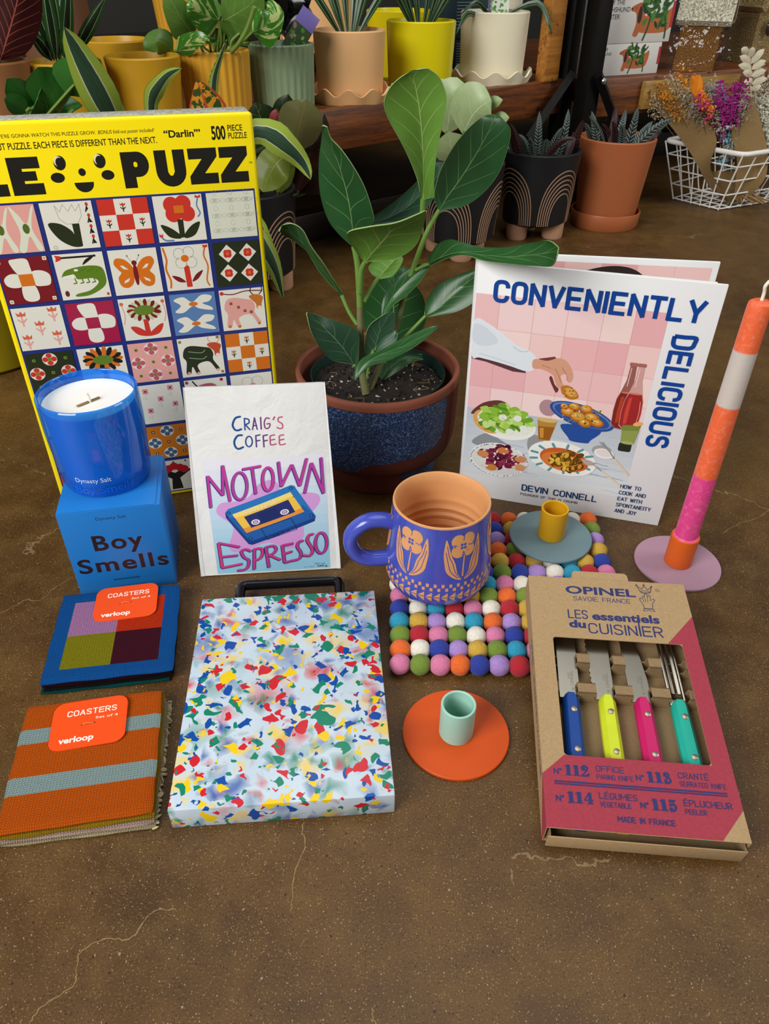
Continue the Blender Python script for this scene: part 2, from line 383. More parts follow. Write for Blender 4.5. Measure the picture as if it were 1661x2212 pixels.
# ------------------------------------------------------------------ setting
def floor_mat():
    t = NT('polished_concrete'); co = t.co()
    a = t.noise(3.2, 5, co, .6, .6); b = t.noise(26, 5, co, .65)
    c = t.ramp(a, [(.3, '#40280f'), (.5, '#563914'), (.72, '#694b1f')])
    c = t.mix(t.M('MULTIPLY', t.ramp(b, [(.42, '#000000'), (.7, '#ffffff')]), .5), c, lin('#735629'))
    c = t.mix(t.M('MULTIPLY', t.ramp(t.noise(9, 4, co), [(.5, '#000000'), (.75, '#ffffff')]), .35), c, lin('#3c2c1a'))
    g = t.noise(900, 2, co)
    c = t.mix(t.M('MULTIPLY', t.M('GREATER_THAN', g, .6), .33), c, lin('#2e2012'))
    c = t.mix(t.M('MULTIPLY', t.M('LESS_THAN', g, .37), .28), c, lin('#a48a5a'))
    for sc, th, rn, col, amt in ((620, .22, .74, '#b09a68', .5), (420, .18, .88, '#c2b088', .5), (560, .26, .74, '#1c130a', .7), (120, .10, .93, '#9c9a86', .6), (170, .13, .9, '#15100a', .8), (230, .09, .93, '#cbbd98', .55)):
        dn = t.n('TexVoronoi', Scale=sc); t.set(dn.inputs['Vector'], co)
        hit = t.M('MULTIPLY', t.M('LESS_THAN', dn.outputs[0], th), t.M('GREATER_THAN', t.sep(dn.outputs[1])[0], rn))
        c = t.mix(t.M('MULTIPLY', hit, amt), c, lin(col))
    dv = t.n('VectorMath', _operation='ADD'); t.set(dv.inputs[0], co)
    sv = t.n('VectorMath', _operation='SCALE'); t.set(sv.inputs[0], t.noise(11, 5, co, .7, 0, 1)); sv.inputs['Scale'].default_value = .07
    t.set(dv.inputs[1], sv.outputs[0])
    e = t.vor(2.3, dv.outputs[0], 'DISTANCE_TO_EDGE')
    cr = t.M('MULTIPLY', t.M('LESS_THAN', e, .0016), t.M('GREATER_THAN', t.noise(4.5, 3, co), .56))
    c = t.mix(t.M('MULTIPLY', cr, .3), c, lin('#b5a177'))
    t.bc(c); t.p(Roughness=t.M('ADD', .34, t.M('MULTIPLY', b, .25))); t.b.inputs['Specular IOR Level'].default_value = .42
    t.bump(t.M('ADD', g, t.M('MULTIPLY', b, .6)), .22, .0006)
    return t.m
fb = MB().box(-3.2, -1.6, -.05, 3.4, 4.6, 0, floor_mat()); crk = mat('pale_crack_filler', '#8d774c', .8)
for L in ([(-0.189, 0.1505, 0), (-0.1855, 0.1597, 0), (-0.1731, 0.1677, 0), (-0.1728, 0.1783, 0), (-0.173, 0.1868, 0), (-0.1612, 0.1919, -0), (-0.1488, 0.1958, 0), (-0.1418, 0.205, 0), (-0.1348, 0.2104, -0), (-0.1238, 0.211, 0)], [(-0.3337, 0.4596, -0), (-0.3243, 0.4694, 0), (-0.3179, 0.4759, 0), (-0.3058, 0.4742, 0), (-0.2998, 0.479, -0), (-0.2962, 0.4911, 0), (-0.2859, 0.5048, 0)],
          [(-0.0523, 0.2664, 0), (-0.0538, 0.2593, 0), (-0.0508, 0.2499, 0), (-0.0532, 0.229, -0), (-0.0556, 0.2109, 0)], [(0.3375, 0.5785, 0), (0.3618, 0.5953, 0), (0.3838, 0.6032, 0), (0.3997, 0.6176, 0)], [(-0.0033, 0.1586, 0), (-0.0042, 0.1553, 0), (-0.0027, 0.1516, 0)]):
    rr0 = random.Random(len(L)); P = catmull([V(p)+V((rr0.uniform(-.002, .002), rr0.uniform(-.002, .002), 0)) for p in L], 7); P = [p+V((rr0.uniform(-.0006, .0006), rr0.uniform(-.0006, .0006), .00006)) for p in P]; vs = []
    for i, p in enumerate(P):
        d = (P[min(i+1, len(P)-1)]-P[max(i-1, 0)]).normalized(); q = V((-d.y, d.x, 0))*rr0.uniform(.00012, .00042); vs += [p-q, p+q]
    fb.add(vs, [[2*i, 2*i+2, 2*i+3, 2*i+1] for i in range(len(P)-1)], crk)
struct(fb.build('floor'))
def wood_mat(name, a, b, c, sc=9, rough=.45):
    t = NT(name); co = t.co(); mp = t.n('Mapping'); t.set(mp.inputs[0], co); mp.inputs['Scale'].default_value = (1, 10, 12)
    n1 = t.noise(sc, 6, mp.outputs[0], .65, .4); col = t.ramp(n1, [(.3, a), (.5, b), (.72, c)])
    sp = t.M('MULTIPLY', t.M('GREATER_THAN', t.noise(34, 4, co, .7), .64), .7)
    t.bc(t.mix(sp, col, lin('#1d110a'))); t.p(Roughness=rough); t.bump(n1, .2, .002); MATS[name] = t.m; return t.m
WOOD = wood_mat('aged_plank', '#3a1e0d', '#6a3714', '#8b4f1e'); WOODL = wood_mat('orange_post_wood', '#8a561d', '#a96d28', '#bd8236')
DARKW = wood_mat('dark_plank', '#120c08', '#1d130c', '#281a10')
STEEL = mat('black_steel', '#1b1a19', .45, .6, var=.3, vscale=60)
WALL = mat('dark_wall_paint', '#2b2a26', .8, var=.25, vscale=6)
SY = math.atan2(.407, .472)                                   # direction of the shelf's front edge
su = V((cos(SY), sin(SY), 0)); sn = V((-sin(SY), cos(SY), 0)); S0 = V((-.12, 1.38, 0))
def sp(a, b, z=0): q = S0+su*a+sn*b; return (q.x, q.y, z)
o = struct(MB().box(-1.6, 0, 0, 3.4, .06, 2.2, WALL).build('wall_back', None, sp(0, .98), (0, 0, SY)))
# the long shelf
sh = thing('display_shelf', 'long weathered wooden shelf carrying the row of mustard, green, peach and cream pots', 'shelf', sp(0, 0), (0, 0, SY))
MB().box(-1.5, 0, .205, .655, .9, .25, WOOD, .003).build('shelf_board', sh)
MB().box(-1.5, -.022, .188, .655, -.001, .252, WOOD, .003).build('front_board', sh)
MB().box(-1.5, .40, .251, .655, .42, .30, DARKW, .002).build('step_riser', sh)
MB().box(-1.5, .42, .285, .655, .9, .30, DARKW, .002).build('step_board', sh)
MB().box(-1.5, .10, .0, .6, .14, .055, DARKW, .003).build('foot_rail', sh)
MB().box(.555, -.026, .25, .60, .0, .62, WOODL, .003).build('corner_strip', sh)
MB().box(.62, -.03, 0, .652, .002, .75, STEEL, .002).build('post', sh)
MB().tube([(.625, -.04, .262), (.50, -.045, .155)], .011, STEEL, 4, up=(0, 1, 0)).build('brace', sh)
for x in (-1.42,): MB().box(x, 0, 0, x+.03, .03, .2, STEEL, .002).build('post', sh)
# the second shelf, right of the posts
RY = RD(28); rs = thing('display_shelf', 'weathered wooden shelf carrying the white planter boxes and straw houses', 'shelf', (.415, 1.775, 0), (0, 0, RY))
MB().box(.0, 0, .205, 1.5, .8, .25, WOOD, .003).build('shelf_board', rs)
MB().box(-.01, -.02, .180, 1.5, -.001, .252, WOOD, .003).build('front_board', rs)
MB().box(.135, -.034, .190, .42, -.021, .243, wood_mat('tan_block', '#7a5a2a', '#9a7638', '#a98546'), .002).build('tan_block', rs)
MB().box(-.035, -.045, 0, .0, -.008, .75, STEEL, .002).build('post', rs)
b = MB(); b.tube([(-.02, -.055, .265), (.062, -.06, .15)], .011, STEEL, 4, up=(0, 1, 0)).build('brace', rs)
b = MB(); b.lathe([(0, .004), (.005, .003), (.007, 0)], mat('bolt_steel', '#8d8a85', .3, .9), 12, Mx.Translation((-.012, -.067, .255)) @ Mx.Rotation(RD(90), 4, 'X')).build('bolt', rs)
MB().box(.0, .3, 0, 1.5, .33, .06, DARKW, .003).build('foot_rail', rs)
# ------------------------------------------------------------------ pots on the shelf
def pot_prof(r, h, rb=None, th=.006, lip=.0):
    rb = rb or r*.9
    return [(0, 0), (rb-.006, 0), (rb, .005), (r, h-.002), (r-.002, h), (r-th+.001, h), (r-th, h-.003), (rb-th, .014), (0, .012)]
def pot(name, label, p, r, h, m, rb=None, group='pots standing along the wooden shelf', flute=0, saucer=False, soil=True, sm=None, th=.006):
    t = thing(name, label, 'pot', p, (0, 0, 0), group)
    z0 = .008 if saucer else 0
    rf = (lambda a, z: 1+.022*cos(a*flute)) if flute else None
    b = MB(); b.lathe([(q, z+z0) for q, z in pot_prof(r, h-z0, rb, th)], m, 192 if flute else 64, rf=rf); b.build('pot_body', t)
    if saucer:
        def wv(a, z): return 1
        b = MB(); vs = []; fs = []; n = 120; rr = (rb or r*.9)
        for k in range(n):
            a = 2*pi*k/n; hz = .019+.0055*cos(a*11)
            for q, z in ((rr-.004, .0), (rr+.012, .0), (rr+.02, hz), (rr+.017, hz+.001), (rr+.009, .006), (rr-.004, .006)): vs.append((q*sin(a), -q*cos(a), z))
        for k in range(n):
            for j in range(5): fs.append([k*6+j, ((k+1) % n)*6+j, ((k+1) % n)*6+j+1, k*6+j+1])
        b.add(vs, fs, m, True); b.disc(rr, .005, m); b.build('wavy_saucer', t)
    if soil: MB().disc(r-th-.001, h-.018, SOIL).build('soil', t)
    return t
def soil_mat():
    t = NT('potting_soil'); n = t.noise(260, 4)
    c = t.mix(n, lin('#0d0907'), lin('#2c2019')); d = t.n('TexVoronoi', Scale=210); t.set(d.inputs['Vector'], t.co())
    c = t.mix(t.M('MULTIPLY', t.M('LESS_THAN', d.outputs[0], .3), t.M('GREATER_THAN', t.sep(d.outputs[1])[0], .86)), c, lin('#b9ab95'))
    t.bc(c); t.p(Roughness=.9); t.bump(n, 1, .004); return t.m
SOIL = soil_mat()
MUST = mat('mustard_glaze', '#bd8f1e', .38, var=.08, vscale=40); SAGE = mat('sage_glaze', '#7f9370', .4); PEACH = mat('peach_ceramic', '#e0af78', .55)
YEL = mat('chartreuse_glaze', '#d8c80a', .3); CREAM = mat('cream_ceramic', '#e6ddc0', .5); BROWN = mat('brown_clay', '#8a5a32', .7, var=.1)
FLMU = mat('fluted_mustard_glaze', '#cf982c', .35, coat=.3)
pot('plant_pot', 'brown clay pot at the shelf end holding the dark red veined plant', ((-0.5187, 1.12, 0.3396)[:2] + (.25,)), .050, .095, BROWN, .043)
pot('plant_pot', 'smooth mustard pot holding the spiky dark green dracaena', ((-0.4407, 1.17, 0.3402)[:2] + (.25,)), .0505, .090, MUST, .042)
pot('plant_pot', 'empty mustard pot half hidden behind another empty mustard pot', ((-0.4256, 1.36, 0.3369)[:2] + (.25,)), .056, .100, MUST, .048, soil=False)
pot('plant_pot', 'empty smooth mustard pot in front, between spiky dracaena and fluted pot', ((-0.3538, 1.245, 0.3401)[:2] + (.25,)), .0535, .090, MUST, .045, soil=False)
pot('plant_pot', 'fluted mustard pot holding the variegated trailing vine', ((-0.2671, 1.33, 0.3362)[:2] + (.25,)), .0535, .090, FLMU, .0505, flute=28)
pot('plant_pot', 'tall fluted mustard pot raised on the step behind the vine', ((-0.3747, 1.66, 0.387)[:2] + (.30,)), .066, .20, FLMU, .052, flute=28, soil=False)
pot('plant_pot', 'fluted sage green pot holding a dark leafy plant', ((-0.1717, 1.4, 0.3348)[:2] + (.25,)), .052, .093, SAGE, .049, flute=28)
pot('plant_pot', 'peach pot on wavy saucer holding spiky dark leaves', ((-0.0655, 1.49, 0.3574)[:2] + (.25,)), .0615, .106, PEACH, .057, saucer=True)
pot('plant_pot', 'bright chartreuse yellow pot holding spiky leaves, at the front of the shelf', ((0.0608, 1.615, 0.358)[:2] + (.25,)), .0635, .112, YEL, .059)
pot('plant_pot', 'chartreuse yellow pot standing behind the front yellow one', ((0.0224, 1.8, 0.3602)[:2] + (.25,)), .066, .118, YEL, .06, soil=False)
pot('plant_pot', 'cream pot on wavy saucer beside the dark boxes', ((0.2098, 1.74, 0.3616)[:2] + (.25,)), .067, .120, CREAM, .063, saucer=True)
pot('plant_pot', 'cream pot standing behind the cream pot with wavy saucer', ((0.2277, 2, 0.3801)[:2] + (.30,)), .074, .13, CREAM, .068, soil=False)
pot('plant_pot', 'peach pot on wavy saucer raised on the step behind the sage pot', ((-0.1369, 1.78, 0.3604)[:2] + (.30,)), .066, .12, PEACH, .062, saucer=True, soil=False)
pot('plant_pot', 'tall brown clay pot on the step behind the spiky dracaena', ((-0.5712, 1.52, 0.359)[:2] + (.30,)), .058, .19, mat('dark_clay', '#6b4630', .7), .06, soil=False)
# ------------------------------------------------------------------ pots on the floor
def arch_pot(label, p, rot, r=.0775, h=.162, soil=True):
    t = thing('footed_pot', label, 'pot', p, (0, 0, rot), 'black pots with arch pattern on the floor')
    blk = mat('black_matte_ceramic', '#17181a', .5); b = MB(); ft = .030
    b.lathe([(q, z+ft) for q, z in pot_prof(r, h-ft, r*.86)], blk, 96)
    rad = lambda z: r*.86+(r-r*.86)*(z-ft)/(h-ft)
    ar = mat('bare_clay_line', '#a98468', .7)
    def wp(u, v, hh): z = ft+v*.001; q = rad(z)+hh*.001; return (q*sin(u), -q*cos(u), z)
    for k in range(4):
        a0 = k*pi/2
        for j in range(6):
            W = (49-4.5*j)/72; H = 104-8.2*j; pts = []
            for q in range(25):
                a = pi*q/24; pts.append((a0-W*cos(a), 4+(H-4)*sin(a)**.75))
            vs = []; fs = []
            for q, (u, v) in enumerate(pts):
                d = V((pts[min(q+1, 24)][0]-pts[max(q-1, 0)][0], (pts[min(q+1, 24)][1]-pts[max(q-1, 0)][1])/78)).normalized()
                nx, ny = -d.y*1.0/78, d.x*1.0
                vs += [wp(u-nx, v-ny, 0), wp(u-nx*.7, v-ny*.7, .7), wp(u+nx*.7, v+ny*.7, .7), wp(u+nx, v+ny, 0)]
            for q in range(24): fs += [[q*4+i, q*4+i+1, q*4+i+5, q*4+i+4] for i in range(3)]
            b.add(vs, fs, ar, True)
    b.build('pot_body', t)
    clay = mat('pale_clay_foot', '#c79a7c', .7)
    for k in range(3):
        a = 2*pi*k/3+.52
        MB().lathe([(0, 0), (.0185, 0), (.0205, .003), (.0215, .031), (0, .031)], clay, 24, Mx.Translation((sin(a)*r*.55, -cos(a)*r*.55, 0))).build('foot', t)
    if soil: MB().disc(r-.008, h-.02, SOIL).build('soil', t)
    return t
arch_pot('black arch patterned pot beside the yellow puzzle box, holding bronze leaves', (-.222, 1.245, 0), RD(60))
arch_pot('black arch patterned pot behind the potted fig, holding the pale green plant', (.135, 1.44, 0), RD(-24))
arch_pot('black arch patterned pot beside the terracotta pot, holding ribbed dark leaves', (.296, 1.555, 0), RD(36))
tp = thing('plant_pot', 'plain terracotta coloured pot on its saucer, holding ribbed dark leaves', 'pot', (.462, 1.635, 0))
TERRA = mat('terracotta_glaze', '#a85f38', .42)
MB().lathe([(q, z+.006) for q, z in pot_prof(.0755, .163, .060)], TERRA, 80).build('pot_body', tp)
MB().lathe([(0, 0), (.067, 0), (.0695, .004), (.0715, .030), (.0705, .032), (.0685, .031), (.066, .006), (0, .006)], TERRA, 80).build('saucer', tp)
MB().disc(.069, .150, SOIL).build('soil', tp)
yp = thing('plant_pot', 'chartreuse floor pot peeking out beside the puzzle box', 'pot', (-.575, .985, 0))
MB().lathe(pot_prof(.12, .135, .095), mat('chartreuse_floor_pot', '#b9a51c', .35), 80).build('pot_body', yp); MB().disc(.11, .115, SOIL).build('soil', yp)
hp = thing('plant_pot', 'black nursery pot hidden behind the puzzle box, holding striped leaves', 'pot', (-.36, .93, 0))
MB().lathe(pot_prof(.08, .15, .06), mat('black_plastic', '#141414', .4), 48).build('pot_body', hp); MB().disc(.072, .13, SOIL).build('soil', hp)
# ------------------------------------------------------------------ plants
STEMG = mat('green_stem', '#6f8a3a', .5); STEMD = mat('dark_stem', '#2c3a1c', .5)
def plant(label, p, cat='plant', name='potted_plant', group=None): return thing(name, label, cat, p, (0, 0, 0), group)
def leafpart(par, mb, name='leaf'):
    o = mb.build(name, par); o.location = -par.location; return o
ROOT = [None, None]
def lf(par, pts, wd, top, bot=None, **k):
    b = blade(MB(), pts, wd, top, bot, **k)
    if ROOT[0] and (V(pts[0])-ROOT[0]).length > .012:      # petiole down to the plant's base
        a = ROOT[0]; e = V(pts[0]); b.tube(catmull([a, a.lerp(e, .5)+V((0, 0, -.006)), e, e.lerp(V(pts[1]), .12)], 4), .0017, ROOT[1], 6)
    return leafpart(par, b)
def stem(par, pts, r, m, name='stem'): return leafpart(par, MB().tube(catmull(pts, 6), r, m, 8), name)
lance = lambda t: (t/.4)**.55 if t < .4 else max(0, (1-t)/.6)**.8
strap = lambda t: min(1, .45+t*1.2)*max(0, (1-t))**.45
wide = lambda t: (sin(pi*t**.8))**.7
heart = lambda t: min(1, t*6)**.6*max(0, (1-t**1.5))**.75
obov = lambda t: (sin(pi*t**1.25))**.75
# dark red veined leaf
p = plant('plant with dark red leaf and pinkish ribs, rising past the frame', ((-0.5187, 1.12, 0.3396)[:2] + (.34,)))
cr = leaf_mat('red_croton_leaf', '#3a1215', '#b05a4a', .35, n=11, vw=.013)
lf(p, [(-0.4948, 1.1, 0.3469), (-0.4671, 1.09, 0.3825), (-0.4406, 1.08, 0.4205), (-0.4236, 1.08, 0.4602)], .06, cr, prof=wide)
lf(p, [(-0.5067, 1.1, 0.3469), (-0.5283, 1.12, 0.3801), (-0.5296, 1.12, 0.4279)], .07, cr, prof=wide)
stem(p, [(-0.5191, 1.12, 0.3344), (-0.5081, 1.11, 0.3407), (-0.4945, 1.1, 0.3479)], .003, STEMD)
# spiky dracaena
dr = leaf_mat('dracaena_leaf', '#16301a', '#2f5a24', .35, 'stripe', c2='#2a4a22')
p = plant('spiky dark green dracaena in the smooth mustard pot', ((-0.4407, 1.17, 0.3402)[:2] + (.32,)), group='spiky dracaenas on the shelf')
for q in ([(-0.4523, 1.17, 0.3391), (-0.4568, 1.16, 0.3777), (-0.456, 1.15, 0.4228)], [(-0.4459, 1.16, 0.3401), (-0.4381, 1.15, 0.3886), (-0.4318, 1.14, 0.4373)], [(-0.446, 1.17, 0.3391), (-0.4384, 1.17, 0.3874), (-0.4337, 1.17, 0.4368)],
          [(-0.4384, 1.17, 0.3392), (-0.4244, 1.17, 0.3824), (-0.4041, 1.16, 0.4371)], [(-0.4561, 1.17, 0.3391), (-0.4578, 1.15, 0.3605), (-0.4613, 1.13, 0.3768)], [(-0.4306, 1.2, 0.3483), (-0.401, 1.19, 0.3786), (-0.3687, 1.18, 0.4125)], [(-0.4523, 1.19, 0.3371), (-0.4375, 1.2, 0.396), (-0.4217, 1.2, 0.4461)]):
    lf(p, list(q), .019, dr, prof=lance)
for lab, ps, n, px, py, Y in (('spiky green leaves rising from the peach pot', ((-0.0655, 1.49, 0.3574)[:2] + (.345,)), 8, 757, 62, 1.49), ('spiky green leaves rising from the front chartreuse yellow pot', ((0.0608, 1.615, 0.358)[:2] + (.345,)), 8, 905, 50, 1.615)):
    p = plant(lab, ps, group='spiky dracaenas on the shelf')
    b0 = V(ps); rnd = random.Random(px)
    for k in range(n):
        a = (k-(n-1)/2)/n*2.2+rnd.uniform(-.15, .15); L = rnd.uniform(.15, .22)
        e = b0+V((sin(a)*L, rnd.uniform(-.05, .05), cos(a)*L)); md = b0.lerp(e, .5)+V((0, 0, .03))
        lf(p, [b0+V((sin(a)*.01, 0, -.01)), md, e], .014, dr, prof=lance)
p = plant('thin arching dark leaves drooping over the cream pot', ((0.2008, 1.74, 0.3615)[:2] + (.355,)))
for q in ([(0.181, 1.72, 0.3581), (0.1482, 1.66, 0.3687), (0.1257, 1.62, 0.3389)], [(0.1989, 1.72, 0.3582), (0.166, 1.68, 0.3857), (0.133, 1.66, 0.365)], [(0.2209, 1.72, 0.362), (0.2818, 1.7, 0.3854), (0.3046, 1.68, 0.3539), (0.3133, 1.68, 0.3354)], [(0.2054, 1.74, 0.3608), (0.1978, 1.74, 0.3942), (0.1863, 1.74, 0.4231)], [(0.2144, 1.74, 0.3609), (0.2246, 1.74, 0.3943), (0.2304, 1.74, 0.4233)]):
    lf(p, list(q), .011, dr, prof=lance)
# plant tags
def plant_tag(label, p, rz, w, h, cols, tilt=0):
    t = thing('plant_tag', label, 'tag', p, (RD(-8), tilt, rz)); b = MB(); b.box(-w/2, 0, -.02, w/2, .0006, h, ink(cols[0], .3), .0002)
    pr = Print(b, rough=.3); W = w*1000; H = h*1000
    pr.rect(-W/2, 0, W/2, H*.62, cols[1]); rnd = random.Random(len(label))
    for k in range(26): pr.ell(rnd.uniform(-W*.4, W*.4), rnd.uniform(H*.06, H*.58), rnd.uniform(2, 5), rnd.uniform(1.5, 3.5), rnd.choice(cols[2:]), rnd.uniform(0, 180), 10)
    b.build('tag_card', t); return t
plant_tag('purple and green plant tag stuck in the sage pot', (-0.1529, 1.37, 0.3357), RD(15), .032, .062, ('#6b5fa0', '#3b4a2c', '#4f7a3a', '#7ba35a', '#8a6a6a', '#2c4a2a'), RD(38))
t2 = plant_tag('white and purple plant tag stuck in the cream pot', (0.2142, 1.73, 0.3607), RD(12), .042, .075, ('#efeef2', '#e9eee2', '#7ba35a', '#5f8f4a', '#93bb74'))
b = MB(); pr = Print(b, rough=.3); pr.rect(-21, -6, -14, 75, '#7a5aa8'); b.build('purple_strip', t2)
# variegated vine
po = leaf_mat('vine_leaf', '#3c7a22', '#8fae5c', .28, 'var', n=3, c2='#b9c67c', vw=.007)
pg = leaf_mat('vine_leaf_back', '#5d8436', '#9db868', .35, 'vein', n=5, vw=.006)
p = plant('variegated trailing vine with heart shaped leaves in the fluted mustard pot', ((-0.2671, 1.33, 0.3362)[:2] + (.335,)))
ROOT[:] = V((-0.2605, 1.32, 0.3348)), STEMG
for q, wd, a, b_ in (([(-0.2864, 1.3, 0.3599), (-0.2961, 1.28, 0.3789), (-0.3054, 1.27, 0.4013), (-0.3071, 1.27, 0.4147)], .052, po, pg), ([(-0.247, 1.3, 0.3785), (-0.2619, 1.28, 0.3846), (-0.2759, 1.26, 0.3966), (-0.2831, 1.26, 0.4003)], .05, pg, po),
    ([(-0.2468, 1.32, 0.3761), (-0.2199, 1.29, 0.3871), (-0.192, 1.27, 0.402), (-0.1806, 1.27, 0.4181)], .07, po, pg), ([(-0.1972, 1.28, 0.3654), (-0.1768, 1.27, 0.3746), (-0.1635, 1.27, 0.3913), (-0.177, 1.28, 0.4016)], .055, pg, po),
    ([(-0.3149, 1.29, 0.3396), (-0.2857, 1.26, 0.3539), (-0.266, 1.25, 0.3605), (-0.2564, 1.25, 0.3583)], .028, pg, po), ([(-0.3188, 1.29, 0.3408), (-0.3313, 1.27, 0.3551), (-0.3451, 1.26, 0.3502), (-0.3529, 1.26, 0.3444)], .036, po, pg),
    ([(-0.2553, 1.31, 0.35), (-0.2621, 1.3, 0.3624), (-0.2642, 1.29, 0.3728)], .03, pg, po), ([(-0.2437, 1.32, 0.3457), (-0.2346, 1.31, 0.3601), (-0.2432, 1.3, 0.3762)], .04, po, pg), ([(-0.2308, 1.32, 0.3475), (-0.2156, 1.31, 0.3631), (-0.2059, 1.3, 0.3753)], .035, pg, po), ([(-0.2707, 1.33, 0.3672), (-0.2728, 1.33, 0.4016), (-0.2648, 1.34, 0.4237)], .06, po, pg)):
    lf(p, list(q), wd, a, b_, prof=heart)
for q, r in (([(-0.2322, 1.29, 0.3401), (-0.2174, 1.27, 0.3518), (-0.2002, 1.26, 0.3724), (-0.1863, 1.25, 0.3976)], .0032), ([(-0.2591, 1.32, 0.3348), (-0.2496, 1.31, 0.3512), (-0.2472, 1.3, 0.3773)], .002), ([(-0.2535, 1.32, 0.3348), (-0.2447, 1.31, 0.3571), (-0.2449, 1.31, 0.3767)], .002), ([(-0.2647, 1.32, 0.3348), (-0.2574, 1.31, 0.35)], .002),
    ([(-0.2781, 1.31, 0.3356), (-0.2809, 1.3, 0.3507), (-0.2864, 1.3, 0.3599)], .0018), ([(-0.2649, 1.3, 0.3366), (-0.2587, 1.27, 0.3498), (-0.2564, 1.25, 0.3583)], .0018), ([(-0.3036, 1.3, 0.3376), (-0.3094, 1.29, 0.3397), (-0.3175, 1.29, 0.3408)], .002), ([(-0.2358, 1.31, 0.3383), (-0.2343, 1.31, 0.3513), (-0.2191, 1.31, 0.3631)], .002)):
    stem(p, list(q), r, STEMG)
# dark plant in the sage pot
dk = leaf_mat('near_black_leaf', '#141713', '#2d3328', .25, n=5, vw=.008)
p = plant('very dark leafy plant in the fluted sage pot', ((-0.1717, 1.4, 0.3348)[:2] + (.335,)))
ROOT[:] = None, None
rnd = random.Random(4)
for k in range(14):
    x = rnd.uniform(560, 690); y = rnd.uniform(-15, 75); a = V((-0.1767, 1.4, 0.338)); e = at_(x, y, rnd.uniform(1.33, 1.45)); md = a.lerp(e, .55)+V((0, 0, .02))
    lf(p, [a.lerp(md, .5), md, e], rnd.uniform(.03, .05), dk, prof=wide)
# striped dracaena behind the puzzle
st = leaf_mat('striped_leaf', '#33503a', '#a3bb45', .3, 'stripe', c2='#8fa07a')
p = plant('dracaena with green and lime striped leaves showing around the puzzle box', (-.36, .93, .13))
ROOT[:] = V((-.365, .93, .25)), STEMD
for q, wd, tw in (([(-0.3034, 0.93, 0.288), (-0.305, 0.9, 0.3274), (-0.3144, 0.88, 0.3741), (-0.3195, 0.87, 0.3992)], .042, 0), ([(-0.2997, 0.94, 0.2862), (-0.3028, 0.93, 0.3254), (-0.3178, 0.93, 0.3564)], .018, .3), ([(-0.2674, 0.93, 0.2882), (-0.2597, 0.92, 0.3248), (-0.2475, 0.91, 0.3418), (-0.2303, 0.9, 0.356), (-0.2139, 0.89, 0.3622)], .020, .2),
    ([(-0.1933, 0.92, 0.2953), (-0.1894, 0.92, 0.3364), (-0.1835, 0.92, 0.3583), (-0.1692, 0.92, 0.3857)], .014, .6), ([(-0.2083, 0.92, 0.2809), (-0.143, 0.9, 0.3014), (-0.1135, 0.9, 0.2877), (-0.0952, 0.91, 0.2667), (-0.0876, 0.91, 0.2505)], .034, .25),
    ([(-0.1529, 0.86, 0.2217), (-0.138, 0.86, 0.1859), (-0.1295, 0.87, 0.1557), (-0.1258, 0.88, 0.1179)], .026, -.3), ([(-0.1557, 0.9, 0.2262), (-0.1403, 0.89, 0.1737), (-0.1318, 0.89, 0.143)], .02, .5), ([(-0.2532, 0.93, 0.2787), (-0.2769, 0.9, 0.2796), (-0.2956, 0.87, 0.2715)], .03, .2)):
    lf(p, list(q), wd, st, prof=lance, twist=tw)
stem(p, [(-.36, .93, .12), (-.36, .93, .2), (-.37, .93, .27)], .006, STEMD)
# spotted orange leaf
sp_ = leaf_mat('spotted_leaf', '#d08a1e', '#b34a2a', .35, 'spot', c2='#2e4a16')
p = plant('small plant with one spotted orange and green leaf above the puzzle box', (-.335, .905, .13))
ROOT[:] = None, None
lf(p, [(-0.1841, 0.86, 0.306), (-0.1857, 0.86, 0.3298), (-0.1931, 0.86, 0.3567)], .045, sp_, prof=lance); stem(p, [(-.335, .905, .12), (-.32, .88, .24), (-0.1847, 0.86, 0.3016), (-0.1845, 0.86, 0.3104)], .002, STEMG)
# glossy dark leaves top left
zz = leaf_mat('glossy_leaf', '#2f6a26', '#4d7a35', .22, n=5, vw=.006)
p = plant('glossy dark green leaves rising from the chartreuse floor pot, above the puzzle box', (-.575, .985, .13))
ROOT[:] = V((-.52, .95, .22)), STEMG
for q, wd in (([(-0.367, 0.93, 0.3158), (-0.3688, 0.92, 0.3398), (-0.3709, 0.91, 0.3604)], .05), ([(-0.3503, 0.92, 0.3332), (-0.3357, 0.91, 0.3478), (-0.3158, 0.9, 0.3597)], .046), ([(-0.3928, 0.92, 0.3172), (-0.3967, 0.91, 0.3343), (-0.4027, 0.9, 0.3507)], .03), ([(-0.3939, 0.91, 0.3178), (-0.3999, 0.9, 0.3269), (-0.4068, 0.89, 0.3331)], .022),
    ([(-0.3213, 0.91, 0.3564), (-0.3092, 0.9, 0.3631), (-0.2997, 0.9, 0.3685)], .024), ([(-0.3743, 0.93, 0.3135), (-0.3781, 0.92, 0.3241), (-0.3804, 0.91, 0.33)], .05), ([(-0.3561, 0.93, 0.3136), (-0.3629, 0.94, 0.3213), (-0.3664, 0.95, 0.3314)], .035)):
    lf(p, list(q), wd, zz, prof=wide)
stem(p, [(-.575, .985, .115), (-.52, .95, .22), (-0.3723, 0.93, 0.3112)], .004, STEMG); stem(p, [(-0.3713, 0.93, 0.3112), (-0.3596, 0.925, 0.3235), (-0.3501, 0.92, 0.3341)], .0022, STEMG)
